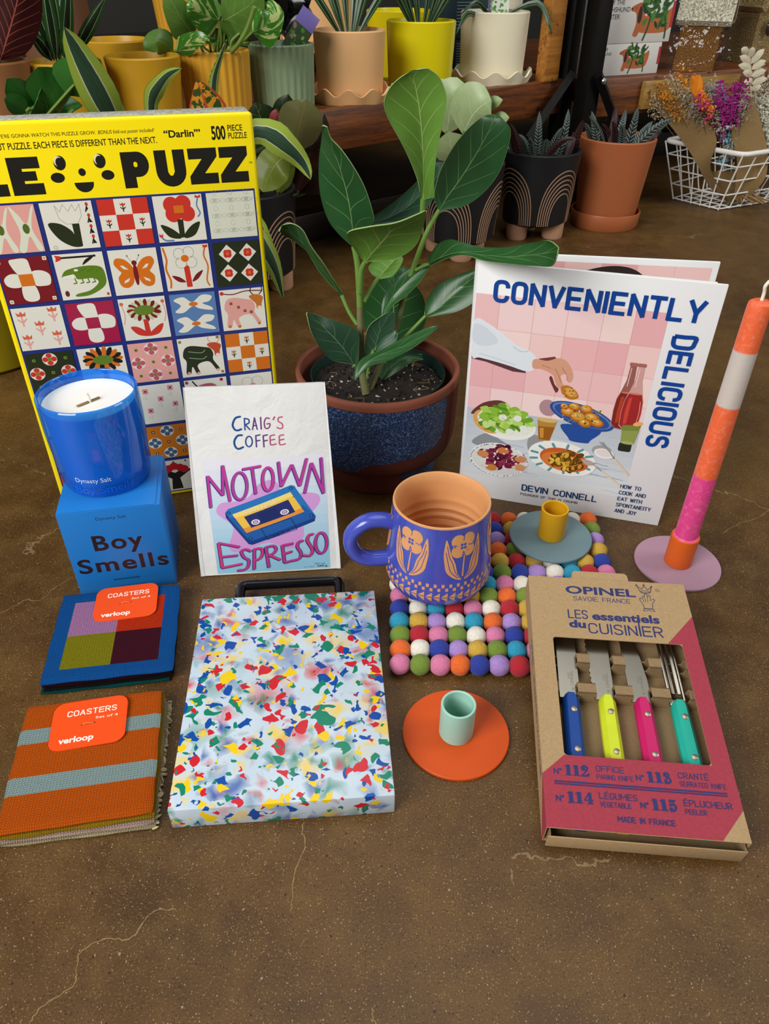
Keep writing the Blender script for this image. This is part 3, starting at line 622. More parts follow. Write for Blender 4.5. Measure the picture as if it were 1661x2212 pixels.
# bronze leaved plant in the first black pot
br = leaf_mat('bronze_leaf', '#6a6a40', '#8a7a3c', .25, n=4, vw=.008); bg = leaf_mat('olive_leaf', '#6d7a2c', '#a09a4c', .35, n=4, vw=.008); brd = leaf_mat('red_brown_leaf', '#2a130c', '#4c2a18', .3, n=5, vw=.007); dg = leaf_mat('deep_green_leaf', '#1c2c12', '#8a8a3a', .3, n=4, vw=.008)
p = plant('bronze and olive leaved plant in the black pot beside the puzzle box', (-.222, 1.245, .15))
ROOT[:] = V((-.222, 1.245, .138)), STEMD
for q, wd, a in (([(-0.136, 1.18, 0.2249), (-0.124, 1.15, 0.2607), (-0.1151, 1.14, 0.2854), (-0.1111, 1.14, 0.2994)], .062, br), ([(-0.1407, 1.18, 0.2249), (-0.1539, 1.13, 0.2228), (-0.1687, 1.12, 0.2036), (-0.1754, 1.11, 0.1874)], .05, bg), ([(-0.141, 1.22, 0.1573), (-0.1159, 1.2, 0.2147), (-0.0992, 1.2, 0.2461), (-0.092, 1.21, 0.2718)], .035, brd),
    ([(-0.17, 1.22, 0.1571), (-0.154, 1.2, 0.1952), (-0.142, 1.2, 0.2178)], .03, bg), ([(-0.1774, 1.22, 0.2358), (-0.1824, 1.2, 0.2638), (-0.1901, 1.2, 0.2875)], .05, dg), ([(-0.1596, 1.22, 0.2422), (-0.1479, 1.2, 0.276), (-0.1416, 1.2, 0.2977)], .035, dg), ([(-0.1666, 1.2, 0.2518), (-0.162, 1.19, 0.2686), (-0.1583, 1.19, 0.2804)], .016, leaf_mat('pink_leaf', '#8a3a3c', '#b06a5c', .4, n=3)),
    ([(-0.1323, 1.24, 0.1524), (-0.1108, 1.22, 0.1845), (-0.0969, 1.22, 0.2236)], .05, brd), ([(-0.2044, 1.25, 0.1425), (-0.2034, 1.25, 0.1907), (-0.2017, 1.25, 0.2301)], .045, dg)):
    lf(p, list(q), wd, a, prof=wide)
stem(p, [(-.222, 1.245, .14), (-.22, 1.23, .2), (-0.1506, 1.2, 0.2396)], .004, STEMD)
# pale green plant
pa = leaf_mat('pale_leaf', '#a9bf86', '#dbe4c0', .4, n=4, vw=.008)
p = plant('pale green arrowhead plant behind the fig leaves', (.135, 1.44, .15))
ROOT[:] = V((.135, 1.44, .138)), STEMG
for q, wd in (([(0.1259, 1.36, 0.2191), (0.1371, 1.34, 0.2498), (0.1532, 1.33, 0.2678), (0.1653, 1.33, 0.2725)], .088), ([(0.1019, 1.4, 0.2118), (0.1039, 1.38, 0.2501), (0.1115, 1.37, 0.2751), (0.1296, 1.37, 0.2851)], .075), ([(0.1171, 1.36, 0.1764), (0.1064, 1.34, 0.2017), (0.0989, 1.33, 0.2276)], .055), ([(0.1535, 1.36, 0.2568), (0.168, 1.35, 0.267), (0.1841, 1.34, 0.2725)], .02), ([(0.1792, 1.37, 0.2371), (0.1866, 1.36, 0.2428), (0.2001, 1.36, 0.2443)], .022), ([(0.0974, 1.42, 0.244), (0.0975, 1.42, 0.2717), (0.107, 1.42, 0.2819)], .05)):
    lf(p, list(q), wd, pa, prof=wide)
# ribbed dark plants
ROOT[:] = None, None
rb = leaf_mat('ribbed_leaf', '#1d2724', '#7a8a82', .45, 'rib', n=16); rr_ = leaf_mat('ribbed_red_leaf', '#2c1516', '#4c2f2e', .45, 'rib', n=16)
taper = lambda t: (1-t)**.7*min(1, .6+t*2)
for lab, c, L, sd in (('dark ribbed succulent in the black arch patterned pot', (.296, 1.555, .148), ((1085,325,1070,270), (1120,328,1100,265), (1160,325,1165,240), (1190,325,1215,275), (1215,320,1228,235), (1240,315,1260,258), (1140,330,1118,290), (1200,330,1196,295), (1222,328,1250,290), (1110,330,1105,285), (1150,330,1142,300), (1176,330,1180,300), (1235,325,1238,285), (1090,330,1060,300), (1180,320,1245,300)), 2),
    ('dark ribbed succulent in the plain terracotta pot', (.462, 1.635, .150), ((1285,305,1278,240), (1320,300,1330,228), (1335,302,1352,235), (1360,300,1378,232), (1380,302,1410,262), (1310,303,1300,268), (1345,305,1340,270), (1390,305,1440,270), (1370,305,1460,256), (1400,308,1430,285), (1300,306,1272,250), (1275,306,1262,265), (1330,306,1322,262), (1355,306,1366,262)), 5)):
    p = plant(lab, c, group='dark ribbed succulents on the floor'); rnd = random.Random(sd); C = V(c)
    for k, (x0, y0, x1, y1) in enumerate(L):
        Y = C.y+rnd.uniform(-.05, .04); a = at_(x0, y0, Y); e = at_(x1, y1, Y+rnd.uniform(-.03, .03)); md = a.lerp(e, .5)+V((0, -.004, .006)); a.x = C.x+(a.x-C.x)*.85; a.z = min(a.z, C.z)
        lf(p, [a, md, e], .019 if k < 9 else .016, rr_ if k % 4 == 1 or k > 11 else rb, prof=taper, cup=.4)
# ------------------------------------------------------------------ boxed goods and straw houses
def planter_box(label, p, rz, w, h, d):
    t = thing('planter_carton', label, 'box', p, (0, 0, rz), 'white planter cartons on the second shelf')
    wh = mat('white_card', '#d9d8d2', .5); b = MB(); b.box(0, 0, 0, w, d, h, wh, .0012)
    pr = Print(b, rough=.5); H = h*1000; W = w*1000
    for i, s in enumerate(('DAISY THE', 'DACHSHUND', 'PLANTER')): pr.text(s, W*.03, H*(.80-.145*i), H*.095, '#3a3a3c', bold=.012)
    pr.text('indoor plant pot', W*.05, H*.40, 1.8, '#77777a'); pr.text('ceramic planter 2020', W*.05, H*.09, 1.8, '#77777a')
    ox, oy, k = W*.40, H*.14, H/75
    q = lambda L: [(ox+x*k, oy+y*k) for x, y in L]
    org = '#b9653a'
    pr.blob(q([(22, 8), (60, 4), (96, 8), (106, 30), (104, 46), (92, 40), (60, 30), (30, 32), (20, 24)]), org)
    pr.blob(q([(14, 2), (24, 0), (30, 12), (36, 34), (34, 50), (22, 52), (4, 46), (2, 40), (14, 36), (18, 20)]), org)
    pr.blob(q([(22, 46), (28, 42), (29, 26), (24, 20), (19, 28)]), '#3a2a24'); pr.ell(*q([(4, 43)])[0], 1.6*k, 1.6*k, '#2a1a16'); pr.ell(*q([(13, 44)])[0], 1*k, 1*k, '#2a1a16')
    rnd = random.Random(3)
    for i in range(46):
        x = 32+rnd.random()*56; y = 16+rnd.random()*44
        pr.ell(*q([(x, y)])[0], rnd.uniform(6, 11)*k, rnd.uniform(2.5, 4.5)*k, rnd.choice(('#2c5426', '#3f6f30', '#1f3f1d', '#4f8038')), rnd.uniform(-80, 80), 8)
    for sx, sy, ex, ey in ((50, 30, 40, -6), (85, 30, 92, -4), (80, 40, 98, 55), (45, 50, 38, 66)): pr.stroke(q([(sx, sy), ((sx+ex)/2+2, (sy+ey)/2), (ex, ey)]), 4*k, '#2c5426', smooth=4)
    pr.rect(W*.965, H*.30, W, H*.86, '#a8323a')
    b.build('carton', t); return t
planter_box('white planter carton with plant picture, lower of the two stacked', (.422, 1.805, .2502), RD(26), .19, .058, .10)
planter_box('white planter carton with plant picture, stacked on top of the other', (.428, 1.808, .3087), RD(26), .20, .085, .10)
def slate_box(label, p, rz, w, h, d, col='#22343a', strip=None):
    t = thing('slate_carton', label, 'box', p, (0, 0, rz), 'dark slate cartons behind the cream pot'); b = MB(); b.box(0, 0, 0, w, d, h, mat('slate_card_'+col[1:], col, .5), .001)
    pr = Print(b); W = w*1000; H = h*1000; rnd = random.Random(int(p[2]*999))
    for k in range(9): pr.rect(W*.52, H*(.85-k*.075), W*(.52+rnd.uniform(.2, .42)), H*(.85-k*.075)+1, '#8fa0a4')
    if strip: pr.rect(W*.36, 2, W*.42, H-4, strip)
    b.build('carton', t)
slate_box('dark slate carton with fine white print, bottom of the stack behind the cream pot', sp(.45, .23, .2502), SY-.35, .16, .062, .12, '#20292c', '#7a2a34')
slate_box('dark slate green carton, second in the stack behind the cream pot', sp(.445, .23, .3125), SY-.35, .16, .075, .12)
slate_box('dark slate carton, topmost of the stack behind the cream pot', sp(.44, .23, .388), SY-.35, .17, .08, .12, '#2a3b42')
slate_box('grey slate carton showing between the two steel posts', (.50, 1.96, .2502), RD(23), .05, .19, .09, '#2e3b46')
def straw(name, a, b_, c, sc=420):
    t = NT(name); n = t.noise(sc, 3); t.bc(t.ramp(n, [(.3, a), (.52, b_), (.7, c)])); t.p(Roughness=.9); t.bump(n, 1, .006); return t.m
ST1 = straw('golden_straw', '#4a2c0c', '#8a5a1e', '#b98436'); ST2 = straw('pale_straw', '#6b5430', '#a88c56', '#cdb684'); ST3 = straw('wood_wool', '#8e8468', '#d6d0b8', '#f2efdf', 260)
def film_mat():
    t = NT('clear_film'); tr = t.n('BsdfTransparent'); gl = t.n('BsdfGlossy'); gl.inputs['Roughness'].default_value = .08
    n = t.noise(28, 3); bp = t.n('Bump', Strength=.5, Distance=.02); t.set(bp.inputs['Height'], n); t.t.links.new(bp.outputs[0], gl.inputs['Normal'])
    mx = t.n('MixShader'); mx.inputs[0].default_value = .03
    t.t.links.new(tr.outputs[0], mx.inputs[1]); t.t.links.new(gl.outputs[0], mx.inputs[2]); t.t.links.new(mx.outputs[0], t.out.inputs[0]); return t.m
FILM = film_mat()
def clump(mb, pts, r, m, rnd, n=1, flat=1):
    for p in pts:
        bm = bmesh.new(); bmesh.ops.create_icosphere(bm, subdivisions=1, radius=r*rnd.uniform(.7, 1.3))
        q = Mx.Translation(p) @ Mx.Rotation(rnd.uniform(0, 6), 4, V((rnd.random(), rnd.random(), rnd.random()+.1))) @ Mx.Diagonal((1.2, rnd.uniform(.3, .7), rnd.uniform(.2, .5)*flat, 1)); mb.bm(bm, m, True, q)
def fuzzy(mb, n, L, r, m, surf, rnd):
    """short straw bristles standing off a surface"""
    for k in range(n):
        p, d = surf(); d = (d+V((rnd.uniform(-.9, .9), rnd.uniform(-.9, .9), rnd.uniform(-.9, .9)))).normalized(); s = d.cross(V((.3, .5, .8))).normalized()*r
        mb.add([p-s, p+s, p+d*L*rnd.uniform(.5, 1)], [[0, 1, 2]], m)
def house(label, p, rz, w, h, d, roof, wall, ovals=False, film=True, seed=1):
    t = thing('straw_house', label, 'ornament', p, (0, 0, rz), 'straw bird houses in clear film'); rnd = random.Random(seed)
    b = MB(); hw = w/2; eave = h*.58
    b.prism([(-hw, 0), (hw, 0), (hw, eave), (0, h*.93), (-hw, eave)], 0, d, wall, Mx(((1, 0, 0, 0), (0, 0, -1, d), (0, 1, 0, 0), (0, 0, 0, 1))))
    fuzzy(b, 500, .006, .0008, wall, lambda: (V((rnd.uniform(-hw, hw), 0, rnd.uniform(0, eave))), V((0, -1, 0))), rnd)
    b.build('straw_body', t)
    b = MB(); th = .02
    pl = [(-hw-.016, eave-.012), (-hw-.004, eave-.022), (0, h*.86), (hw+.004, eave-.022), (hw+.016, eave-.012), (0, h)]
    b.prism(pl, 0, d+.03, roof, Mx(((1, 0, 0, 0), (0, 0, -1, d+.012), (0, 1, 0, 0), (0, 0, 0, 1))))
    def rs_():
        u = rnd.random(); s = rnd.choice((-1, 1)); return V((s*u*(hw+.014), rnd.uniform(-.016, d), h+(eave-.012-h)*u)), V((s*.5, -.4, 1))
    fuzzy(b, 1500, .012, .0012, roof, rs_, rnd); b.build('straw_roof', t)
    if ovals:
        pc = mat('dark_seed_pod', '#2a1712', .6)
        for x, z in ((-hw*.55, h*.34), (0.0, h*.36), (hw*.55, h*.34), (0, h*.74), (-hw*.4, h*.62)):
            b = MB(); bm = bmesh.new(); bmesh.ops.create_uvsphere(bm, u_segments=16, v_segments=10, radius=1); b.bm(bm, pc, True, Mx.Translation((x, -.012, z)) @ Mx.Diagonal((.010, .005, .017, 1))); b.build('seed_pod', t)
    if film:
        b = MB(); n = 24; vs = []; fs = []
        for i in range(9):
            zz = -.0+(h+.07)*i/8; k_ = 1+.06*sin(i*1.7)-(.5*max(0, i-6)/2)
            for j in range(n): a = 2*pi*j/n; q = 1/max(abs(cos(a)), abs(sin(a)))**.85; vs.append(((hw+.02)*cos(a)*q*k_, d/2+(d/2+.03)*sin(a)*q*k_, zz+.001))
        for i in range(8):
            for j in range(n): fs.append([i*n+j, i*n+(j+1) % n, (i+1)*n+(j+1) % n, (i+1)*n+j])
        b.add(vs, fs, FILM, True); b.build('clear_wrap', t)
    return t
house('straw house with a shaggy white wood wool roof in clear film', (.742, 1.955, .2502), RD(66), .105, .185, .085, ST3, ST1, seed=1)
house('straw house decorated with dark seed pods, standing on the second shelf', (.925, 2.10, .2502), RD(20), .125, .215, .09, ST2, ST2, True, seed=2)
house('straw house with dark seed pods, cut by the photo edge', (1.115, 2.18, .2502), RD(20), .13, .215, .09, ST2, ST2, True, seed=3)
# ------------------------------------------------------------------ wire basket
WH = mat('white_coated_wire', '#e8e6e0', .4)
bk = thing('wire_basket', 'white wire basket on the floor holding wrapped dried flowers', 'basket')
B0 = [V((.744, 1.738, 0)), V((.671, 1.828, 0)), V((.86, 1.975, 0)), V((.955, 1.84, 0))]     # floor corners: front, left, back, right
T0 = [V((.752, 1.705, .122)), V((.632, 1.852, .122)), V((.85, 2.03, .122)), V((1.03, 1.86, .122))]
def rcorner(C, r, n=6):
    out = []
    for i in range(4):
        a, b, c = C[i-1], C[i], C[(i+1) % 4]; p = b+(a-b).normalized()*r; q = b+(c-b).normalized()*r
        out += [(p*(1-t)**2+b*2*t*(1-t)+q*t*t) for t in [k/n for k in range(n+1)]]
    return out
MB().tube(rcorner(T0, .022), .0052, WH, 10, closed=True).build('rim', bk)
b = MB(); wr = .0016; lv = lambda f: [q.lerp(w_, f) for q, w_ in zip(B0, T0)]
for i in range(4):
    a, c = B0[i], B0[(i+1) % 4]; A, C_ = T0[i], T0[(i+1) % 4]; n = 5 if i in (0, 2) else 7
    for k in range(1, n): b.tube([a.lerp(c, k/n)+V((0, 0, .002)), A.lerp(C_, k/n)], wr, WH, 6)
    b.tube([a+V((0, 0, .002)), A], wr*1.1, WH, 6)
for f in (.02, .27, .52, .77): b.tube(rcorner([q+V((0, 0, .002)) for q in lv(f)], .008, 3), wr, WH, 6, closed=True)
for k in range(1, 5): b.tube([B0[0].lerp(B0[1], k/5)+V((0, 0, .003)), B0[3].lerp(B0[2], k/5)+V((0, 0, .003))], wr, WH, 6)
for k in range(1, 7): b.tube([B0[0].lerp(B0[3], k/7)+V((0, 0, .005)), B0[1].lerp(B0[2], k/7)+V((0, 0, .005))], wr, WH, 6)
b.build('wire_lattice', bk)
# ------------------------------------------------------------------ dried bouquets
def burlap():
    t = NT('burlap'); s = t.sep(t.n('UVMap').outputs[0]); h = t.M('MULTIPLY', t.M('SINE', t.M('MULTIPLY', s[0], 140)), t.M('SINE', t.M('MULTIPLY', s[1], 460)))
    t.bc(t.mix(t.M('MULTIPLY', t.M('ADD', h, 1), .5), lin('#6e5530'), lin('#a98a58'))); t.p(Roughness=.95); t.bump(h, .6, .001); return t.m
BUR = burlap()
bq = thing('dried_bouquet', 'bouquet of orange, pink and purple dried flowers wrapped in burlap', 'bouquet', (.80, 1.84, .006))
def sheet(mb, A, B, m, n=10):
    """ruled sheet between two curves"""
    a = catmull(A, n); b_ = catmull(B, n); N = len(a); vs = []; uv = []
    for i in range(N):
        for k in range(9): vs.append(a[i].lerp(b_[i], k/8)); uv.append((k/8, i/N))
    mb.add(vs, [[i*9+k, i*9+k+1, i*9+k+10, i*9+k+9] for i in range(N-1) for k in range(8)], m, True, None, uv)
    mb.add([v+V((0, .0012, 0)) for v in vs], [[i*9+k, i*9+k+1, i*9+k+10, i*9+k+9][::-1] for i in range(N-1) for k in range(8)], m, True, None, uv)
b = MB(); sheet(b, [(0.5882, 1.825, 0.1897), (0.641, 1.785, 0.1377), (0.6707, 1.755, 0.1021), (0.717, 1.76, 0.049), (0.754, 1.755, 0.0211)], [(0.6135, 1.785, 0.2177), (0.6689, 1.77, 0.1853), (0.7057, 1.75, 0.1445), (0.707, 1.745, 0.0857), (0.765, 1.74, 0.0181)], BUR); leafpart(bq, b, 'burlap_wrap')
b = MB(); sheet(b, [(0.7658, 1.775, 0.22), (0.7588, 1.77, 0.1815), (0.7377, 1.76, 0.1563), (0.7669, 1.76, 0.097), (0.7777, 1.75, 0.0225)], [(0.788, 1.805, 0.2116), (0.815, 1.785, 0.157), (0.8349, 1.775, 0.113), (0.8352, 1.755, 0.0606), (0.8053, 1.77, 0.0076)], BUR); leafpart(bq, b, 'burlap_wrap')
b = MB(); sheet(b, [(0.7184, 1.77, 0.0756), (0.7497, 1.77, 0.037), (0.7694, 1.76, 0.01)], [(0.785, 1.77, 0.076), (0.7965, 1.77, 0.0374), (0.7903, 1.76, 0.0101)], BUR); leafpart(bq, b, 'burlap_wrap')
FL = {'orange': '#d9861c', 'magenta': '#a02480', 'pink': '#d23f7f', 'cream': '#b8a98c', 'blue': '#7fb2c4', 'greyish': '#9a9080'}
foot = V((0.7895, 1.77, 0.0075))
def sprays(par, name, col, tips, n, r, spread, seed, root=None, stemc='#6b6038', rt=.6, stems=True):
    rnd = random.Random(seed); b = MB(); m = mat('petal_'+name, col, .8); sm_ = mat('dry_stem', stemc, .8)
    for tx, ty, TY in tips:
        e = at_(tx, ty, TY); rt_ = root or foot; s = e.lerp(rt_, rt)
        if stems: b.tube([s, s.lerp(e, .6)+V((rnd.uniform(-.004, .004),)*3), e], .0008, sm_, 4)
        for k in range(int(n*1.5)):
            f = rnd.random()**1.4; p = e.lerp(s, f*.62)+V((rnd.gauss(0, spread), rnd.gauss(0, spread), rnd.gauss(0, spread))); clump(b, [p], r*1.2, m, rnd)
    leafpart(par, b, name)
sprays(bq, 'orange_sprig', FL['orange'], [(1416,182,1.825), (1432,195,1.805), (1462,152,1.825), (1440,205,1.785), (1478,178,1.805), (1495,165,1.785)], 34, .0028, .006, 1, rt=.35)
sprays(bq, 'cream_sprig', FL['cream'], [(1402,205,1.825), (1398,228,1.825), (1412,215,1.805), (1445,165,1.805), (1452,158,1.825), (1468,190,1.795), (1486,195,1.785), (1475,210,1.775), (1532,172,1.795), (1525,190,1.785), (1540,180,1.775)], 34, .0022, .006, 2, rt=.3)
b = MB(); om = mat('petal_orange_tuft', '#e0861a', .8)
for q, wd in (([(0.6486, 1.755, 0.2177), (0.6332, 1.755, 0.2471), (0.6239, 1.755, 0.2612)], .018), ([(0.6427, 1.75, 0.2227), (0.6381, 1.75, 0.2478), (0.6376, 1.75, 0.2643)], .02), ([(0.6598, 1.745, 0.2064), (0.6494, 1.745, 0.2276), (0.6432, 1.745, 0.2401)], .014)): blade(b, list(q), wd, om, cup=.5)
leafpart(bq, b, 'orange_tuft')
sprays(bq, 'pink_sprig', FL['pink'], [(1506,195,1.755), (1510,205,1.745), (1522,220,1.735)], 30, .003, .005, 3, rt=.25)
sprays(bq, 'orange_sprig', FL['orange'], [(1520,210,1.740), (1530,222,1.735), (1535,245,1.770)], 30, .003, .005, 8, rt=.2)
sprays(bq, 'purple_sprig', FL['magenta'], [(1552,195,1.755), (1560,215,1.745), (1590,178,1.775), (1585,200,1.765), (1572,220,1.745), (1580,225,1.745), (1545,262,1.770), (1600,185,1.775)], 46, .0032, .008, 4, rt=.32)
sprays(bq, 'blue_sprig', FL['blue'], [(1535,188,1.785), (1555,185,1.785), (1562,200,1.775), (1565,285,1.770), (1575,295,1.770), (1560,345,1.760)], 30, .0026, .006, 5, rt=.2)
sprays(bq, 'grey_sprig', FL['greyish'], [(1605,205,1.765), (1600,225,1.755), (1545,240,1.745), (1500,230,1.755), (1570,310,1.770), (1575,320,1.760), (1485,205,1.775)], 44, .0026, .007, 6, rt=.3)
b = MB(); sm_ = mat('dry_stem', '#6b6038', .8)
for k in range(16):
    rnd = random.Random(k); b.tube([V((0.7677, 1.77, 0.047))+V((rnd.uniform(-.02, .03), rnd.uniform(0, .02), 0)), V((0.824, 1.765, 0.009))+V((rnd.uniform(-.03, .05), rnd.uniform(-.02, .03), .004))], .0016, mat('tan_stem', '#8a6b45', .8), 5)
leafpart(bq, b, 'stems')
b2 = thing('white_dried_bouquet', 'bunch of white baby breath and a bleached leafy stem beside the burlap bouquet', 'bouquet', (.93, 1.88, .006))
root2 = V((0.8609, 1.805, 0.0091))
sprays(b2, 'white_sprig', '#d9d6c2', [(1655,200,1.845), (1640,225,1.825), (1660,180,1.865), (1650,250,1.825), (1655,280,1.825), (1625,190,1.845), (1660,230,1.845), (1645,300,1.815), (1632,172,1.855), (1658,150,1.875), (1670,260,1.825)], 70, .0026, .011, 7, root2, '#6f7a4a', .5)
b = MB(); ivory = leaf_mat('bleached_leaf', '#d8d0b4', '#efe9d4', .6, n=4)
S = [V((0.7775, 1.805, 0.2203)), V((0.7736, 1.815, 0.2492)), V((0.7626, 1.815, 0.2787)), V((0.7513, 1.825, 0.3001))]
b.tube(catmull([root2]+S, 6), .0012, mat('ivory_stem', '#cdbf98', .7), 6)
for px, py, ex, ey in ((1612,118,1603,108), (1618,125,1624,106), (1620,140,1602,125), (1621,138,1645,112), (1622,152,1600,143), (1623,150,1648,135), (1623,165,1608,158), (1623,165,1648,155), (1624,180,1610,178), (1624,182,1650,172), (1624,195,1640,188)):
    a = at_(px, py, 1.81); e = at_(ex, ey, 1.805); e = a+(e-a)*1.25; blade(b, [a, a.lerp(e, .5)+V((0, -.003, .003)), e], .014, ivory, prof=wide, cup=.15)
leafpart(b2, b, 'bleached_stem')
# ------------------------------------------------------------------ puzzle box
pz = thing('puzzle_box', 'tall yellow jigsaw puzzle box printed with a grid of folk art tiles', 'box', (-.2179, .6368, 0), (RD(-1.7), 0, RD(15.3)))
W, H = 229.4, 355.7
Yl = ink('#ffe603', .28); MATS['ink_ffe603_28'].node_tree.nodes['Principled BSDF'].inputs['Coat Weight'].default_value = .6
b = MB(); b.box(-W/2000, 0, 0, W/2000, .007, H/1000, Yl, .003, 3)
pr = Print(b, warp=lambda u, v, h: ((u-W/2)*.001, -h*.001, v*.001), rough=.28, step=.0015)
K = '#23221c'; CRM = '#e9e7d8'; RED = '#cf3a2c'; OR = '#d9741f'; GRN = '#2c3320'; PNK = '#e8a79c'; MAR = '#7d1f26'; NAVY = '#27357c'; MAG = '#a81f45'; BLU = '#5c82b4'; LG = '#6f8f2a'
# lettering
pr.poly([(8, 330), (18, 330), (18, 311.5), (31.5, 311.5), (31.5, 302.5), (8, 302.5)], K)
pr.poly([(34.6, 330.4), (58.2, 330.4), (58.2, 322), (44.6, 322), (44.6, 320), (54.5, 320), (54.5, 313), (44.6, 313), (44.6, 311), (58.4, 311), (58.4, 302.5), (34.3, 302.5)], K)
arc = lambda cx, cy, rx, ry, a0, a1, n=12: [(cx+rx*cos(RD(a0+(a1-a0)*k/n)), cy+ry*sin(RD(a0+(a1-a0)*k/n))) for k in range(n+1)]
pr.poly([(120.4, 330.5)]+arc(133, 321, 8.6, 9.5, 90, -90)+[(130, 311.5), (130, 303.3), (120.2, 303.3)], K); pr.rrect(129.6, 319, 132.6, 323, 1.5, '#ffe603')
pr.poly([(146.6, 330.6), (156, 330.6), (156, 314)]+arc(158.5, 313.5, 2, 2.4, 200, 340)+[(161.2, 314), (161.2, 330.6), (170.6, 330.6)]+arc(158.6, 314.6, 12, 12, 0, -180), K)
for dx in (0, 25.2): pr.poly([(x+dx, y) for x, y in ((173.4, 330.8), (196.6, 330.8), (196.6, 324), (185.6, 311.6), (196.4, 311.6), (196.4, 303.3), (173.1, 303.3), (173.1, 309.6), (184.2, 322.6), (173.4, 322.6))], K)
pr.text('™', 222.6, 316, 2.6, K)
for cx in (73.7, 104): pr.ell(cx, 324.9, 4.6, 5.4, K, -8); pr.ell(cx-.9, 326, 3.3, 3.9, '#f2ecc0'); pr.ell(cx+.2, 325, 3.2, 3.9, K); 
pr.ell(69.8, 314.2, 5.3, 3.8, K); pr.ell(108.3, 314.3, 5, 3.7, K); pr.ell(89, 317.4, 2.8, 2.9, K)
pr.poly([(81.3, 309.8), (96.4, 309.8)]+arc(88.8, 309.2, 7.4, 7, 0, -180), K)
pr.text('500', 194.6, 336.7, 9.4, K, 11.4, .03); pr.text('PIECE', 208, 342.5, 4.3, K, 12, .012); pr.text('PUZZLE', 208, 336.8, 4.3, K, 15.2, .012)
pr.text('“Darlin’”', 157, 339.6, 5, K, 29, .025)
pr.text("ROW BY ROW WE'RE GONNA WATCH THIS PUZZLE GROW.", 8, 344.2, 2.5, K, 97.5); pr.text('BONUS fold-out poster included!', 107.2, 344.2, 2.6, K, 42.5, 0, shear=.2)
pr.text('RANDOM CUT PUZZLE. EACH PIECE IS DIFFERENT THAN THE NEXT.', 6, 336, 4.6, K, 145, .01)
# navy grid
pr.rect(4.5, 4.5, 225.2, 297.6, NAVY)
XS = [6, 50.4, 94.9, 139.4, 183.6]; YT = [296, 254.9, 212.4, 170.3, 128, 83.2, 42.5]; TW = 40.4
def tile(c, r, bg):
    x0 = XS[c]; y1 = YT[r]; y0 = (YT[r+1]+3.4) if r < 6 else 6
    pr.l = .45; pr.rect(x0, y0, x0+TW, y1, bg); hh = y1-y0
    return lambda *L: [(x0+a*TW/100, y0+b_*hh/100) for a, b_ in L], x0, y0, TW, hh
def flower4(q, cx, cy, r, col, ctr, k=.8):
    for a in range(4): x, y = q((cx+cos(RD(90*a+45))*r*k, cy+sin(RD(90*a+45))*r*k))[0]; pr.ell(x, y, r*.34, r*.34, col, 0, 14)
    x, y = q((cx, cy))[0]; pr.ell(x, y, r*.22, r*.22, ctr, 0, 10)
def tulip(q, cx, cy, s, st, top):
    f = lambda *L: q(*[(cx+a*s, cy+b_*s) for a, b_ in L])
    pr.stroke(f((0, -9), (0, 4)), s*.9, st); pr.stroke(f((-5, 0), (0, -5), (5, 0)), s*.8, st); pr.poly(f((-5, 4), (5, 4), (6, 10), (2.5, 7), (0, 11), (-2.5, 7), (-6, 10)), top)
def check(c, r, a, bgc):
    q, x0, y0, w_, h_ = tile(c, r, a)
    for i, j in ((1, 0), (0, 1), (2, 1), (1, 2)): x, y = q((i*33.3, j*33.3))[0]; pr.rect(x, y, x+w_/3, y+h_/3, CRM); tulip(q, i*33.3+16.6, j*33.3+15, .95, K, a)
def cross4(c, r, bg, ctr, pet=CRM):
    q, *_ = tile(c, r, bg)
    pr.blob(q((36, 64), (24, 92), (36, 97), (58, 96), (62, 80), (60, 62)), pet); pr.blob(q((60, 66), (80, 70), (96, 60), (94, 40), (80, 36), (62, 40)), pet)
    pr.blob(q((38, 40), (34, 14), (44, 4), (62, 6), (66, 20), (60, 40)), pet); pr.blob(q((40, 62), (20, 66), (6, 56), (8, 42), (22, 36), (40, 40)), pet); pr.poly(q((35, 64), (63, 64), (64, 38), (36, 38)), ctr); return q
# row 0
q, *_ = tile(0, 0, PNK)
for dx in (0, 48): pr.blob(q((4+dx, 96), (18+dx, 80), (30+dx, 60), (44+dx, 90), (50+dx, 94), (38+dx, 50), (50+dx, 8), (40+dx, 4), (30+dx, 34), (16+dx, 2), (4+dx, 6), (14+dx, 44)), '#dfe3cc'); pr.ell(*q((27+dx, 50))[0], 2.6, 4, '#5a6b2a')
q, *_ = tile(1, 0, CRM); pr.stroke(q((28, 94), (36, 80), (44, 95), (52, 80), (62, 94), (66, 80), (76, 94), (76, 70), (66, 54), (44, 54), (32, 66), (28, 94)), .3, '#8a8a84')
pr.blob(q((8, 56), (30, 56), (50, 40), (58, 20), (66, 6), (46, 6), (22, 24)), GRN); pr.poly(q((54, 54), (68, 54), (66, 8), (54, 10)), GRN)
for y in (86, 63, 40, 18): pr.poly(q((88, y-8), (90, y+2), (95, y-8), (92, y-2)), K); pr.stroke(q((86, y-8), (90, y+4)), 1, K); pr.ell(*q((90, y+7))[0], 1.2, 1.5, RED)
pr.ring(*q((12, 6))[0], 1.4, 1.4, .25, '#555550')
check(2, 0, RED, CRM)
q, *_ = tile(3, 0, CRM)
for x, y in ((36, 80), (60, 82), (38, 60), (66, 60)): pr.ell(*q((x, y))[0], 6.6, 6.6, RED)
pr.rect(*q((40, 62))[0], *q((60, 78))[0], OR); pr.poly(q((44, 48), (56, 48), (55, 8), (44, 8)), GRN); pr.blob(q((8, 38), (26, 32), (46, 14), (44, 6), (22, 12)), GRN); pr.blob(q((90, 40), (72, 34), (54, 14), (58, 6), (78, 14)), GRN)
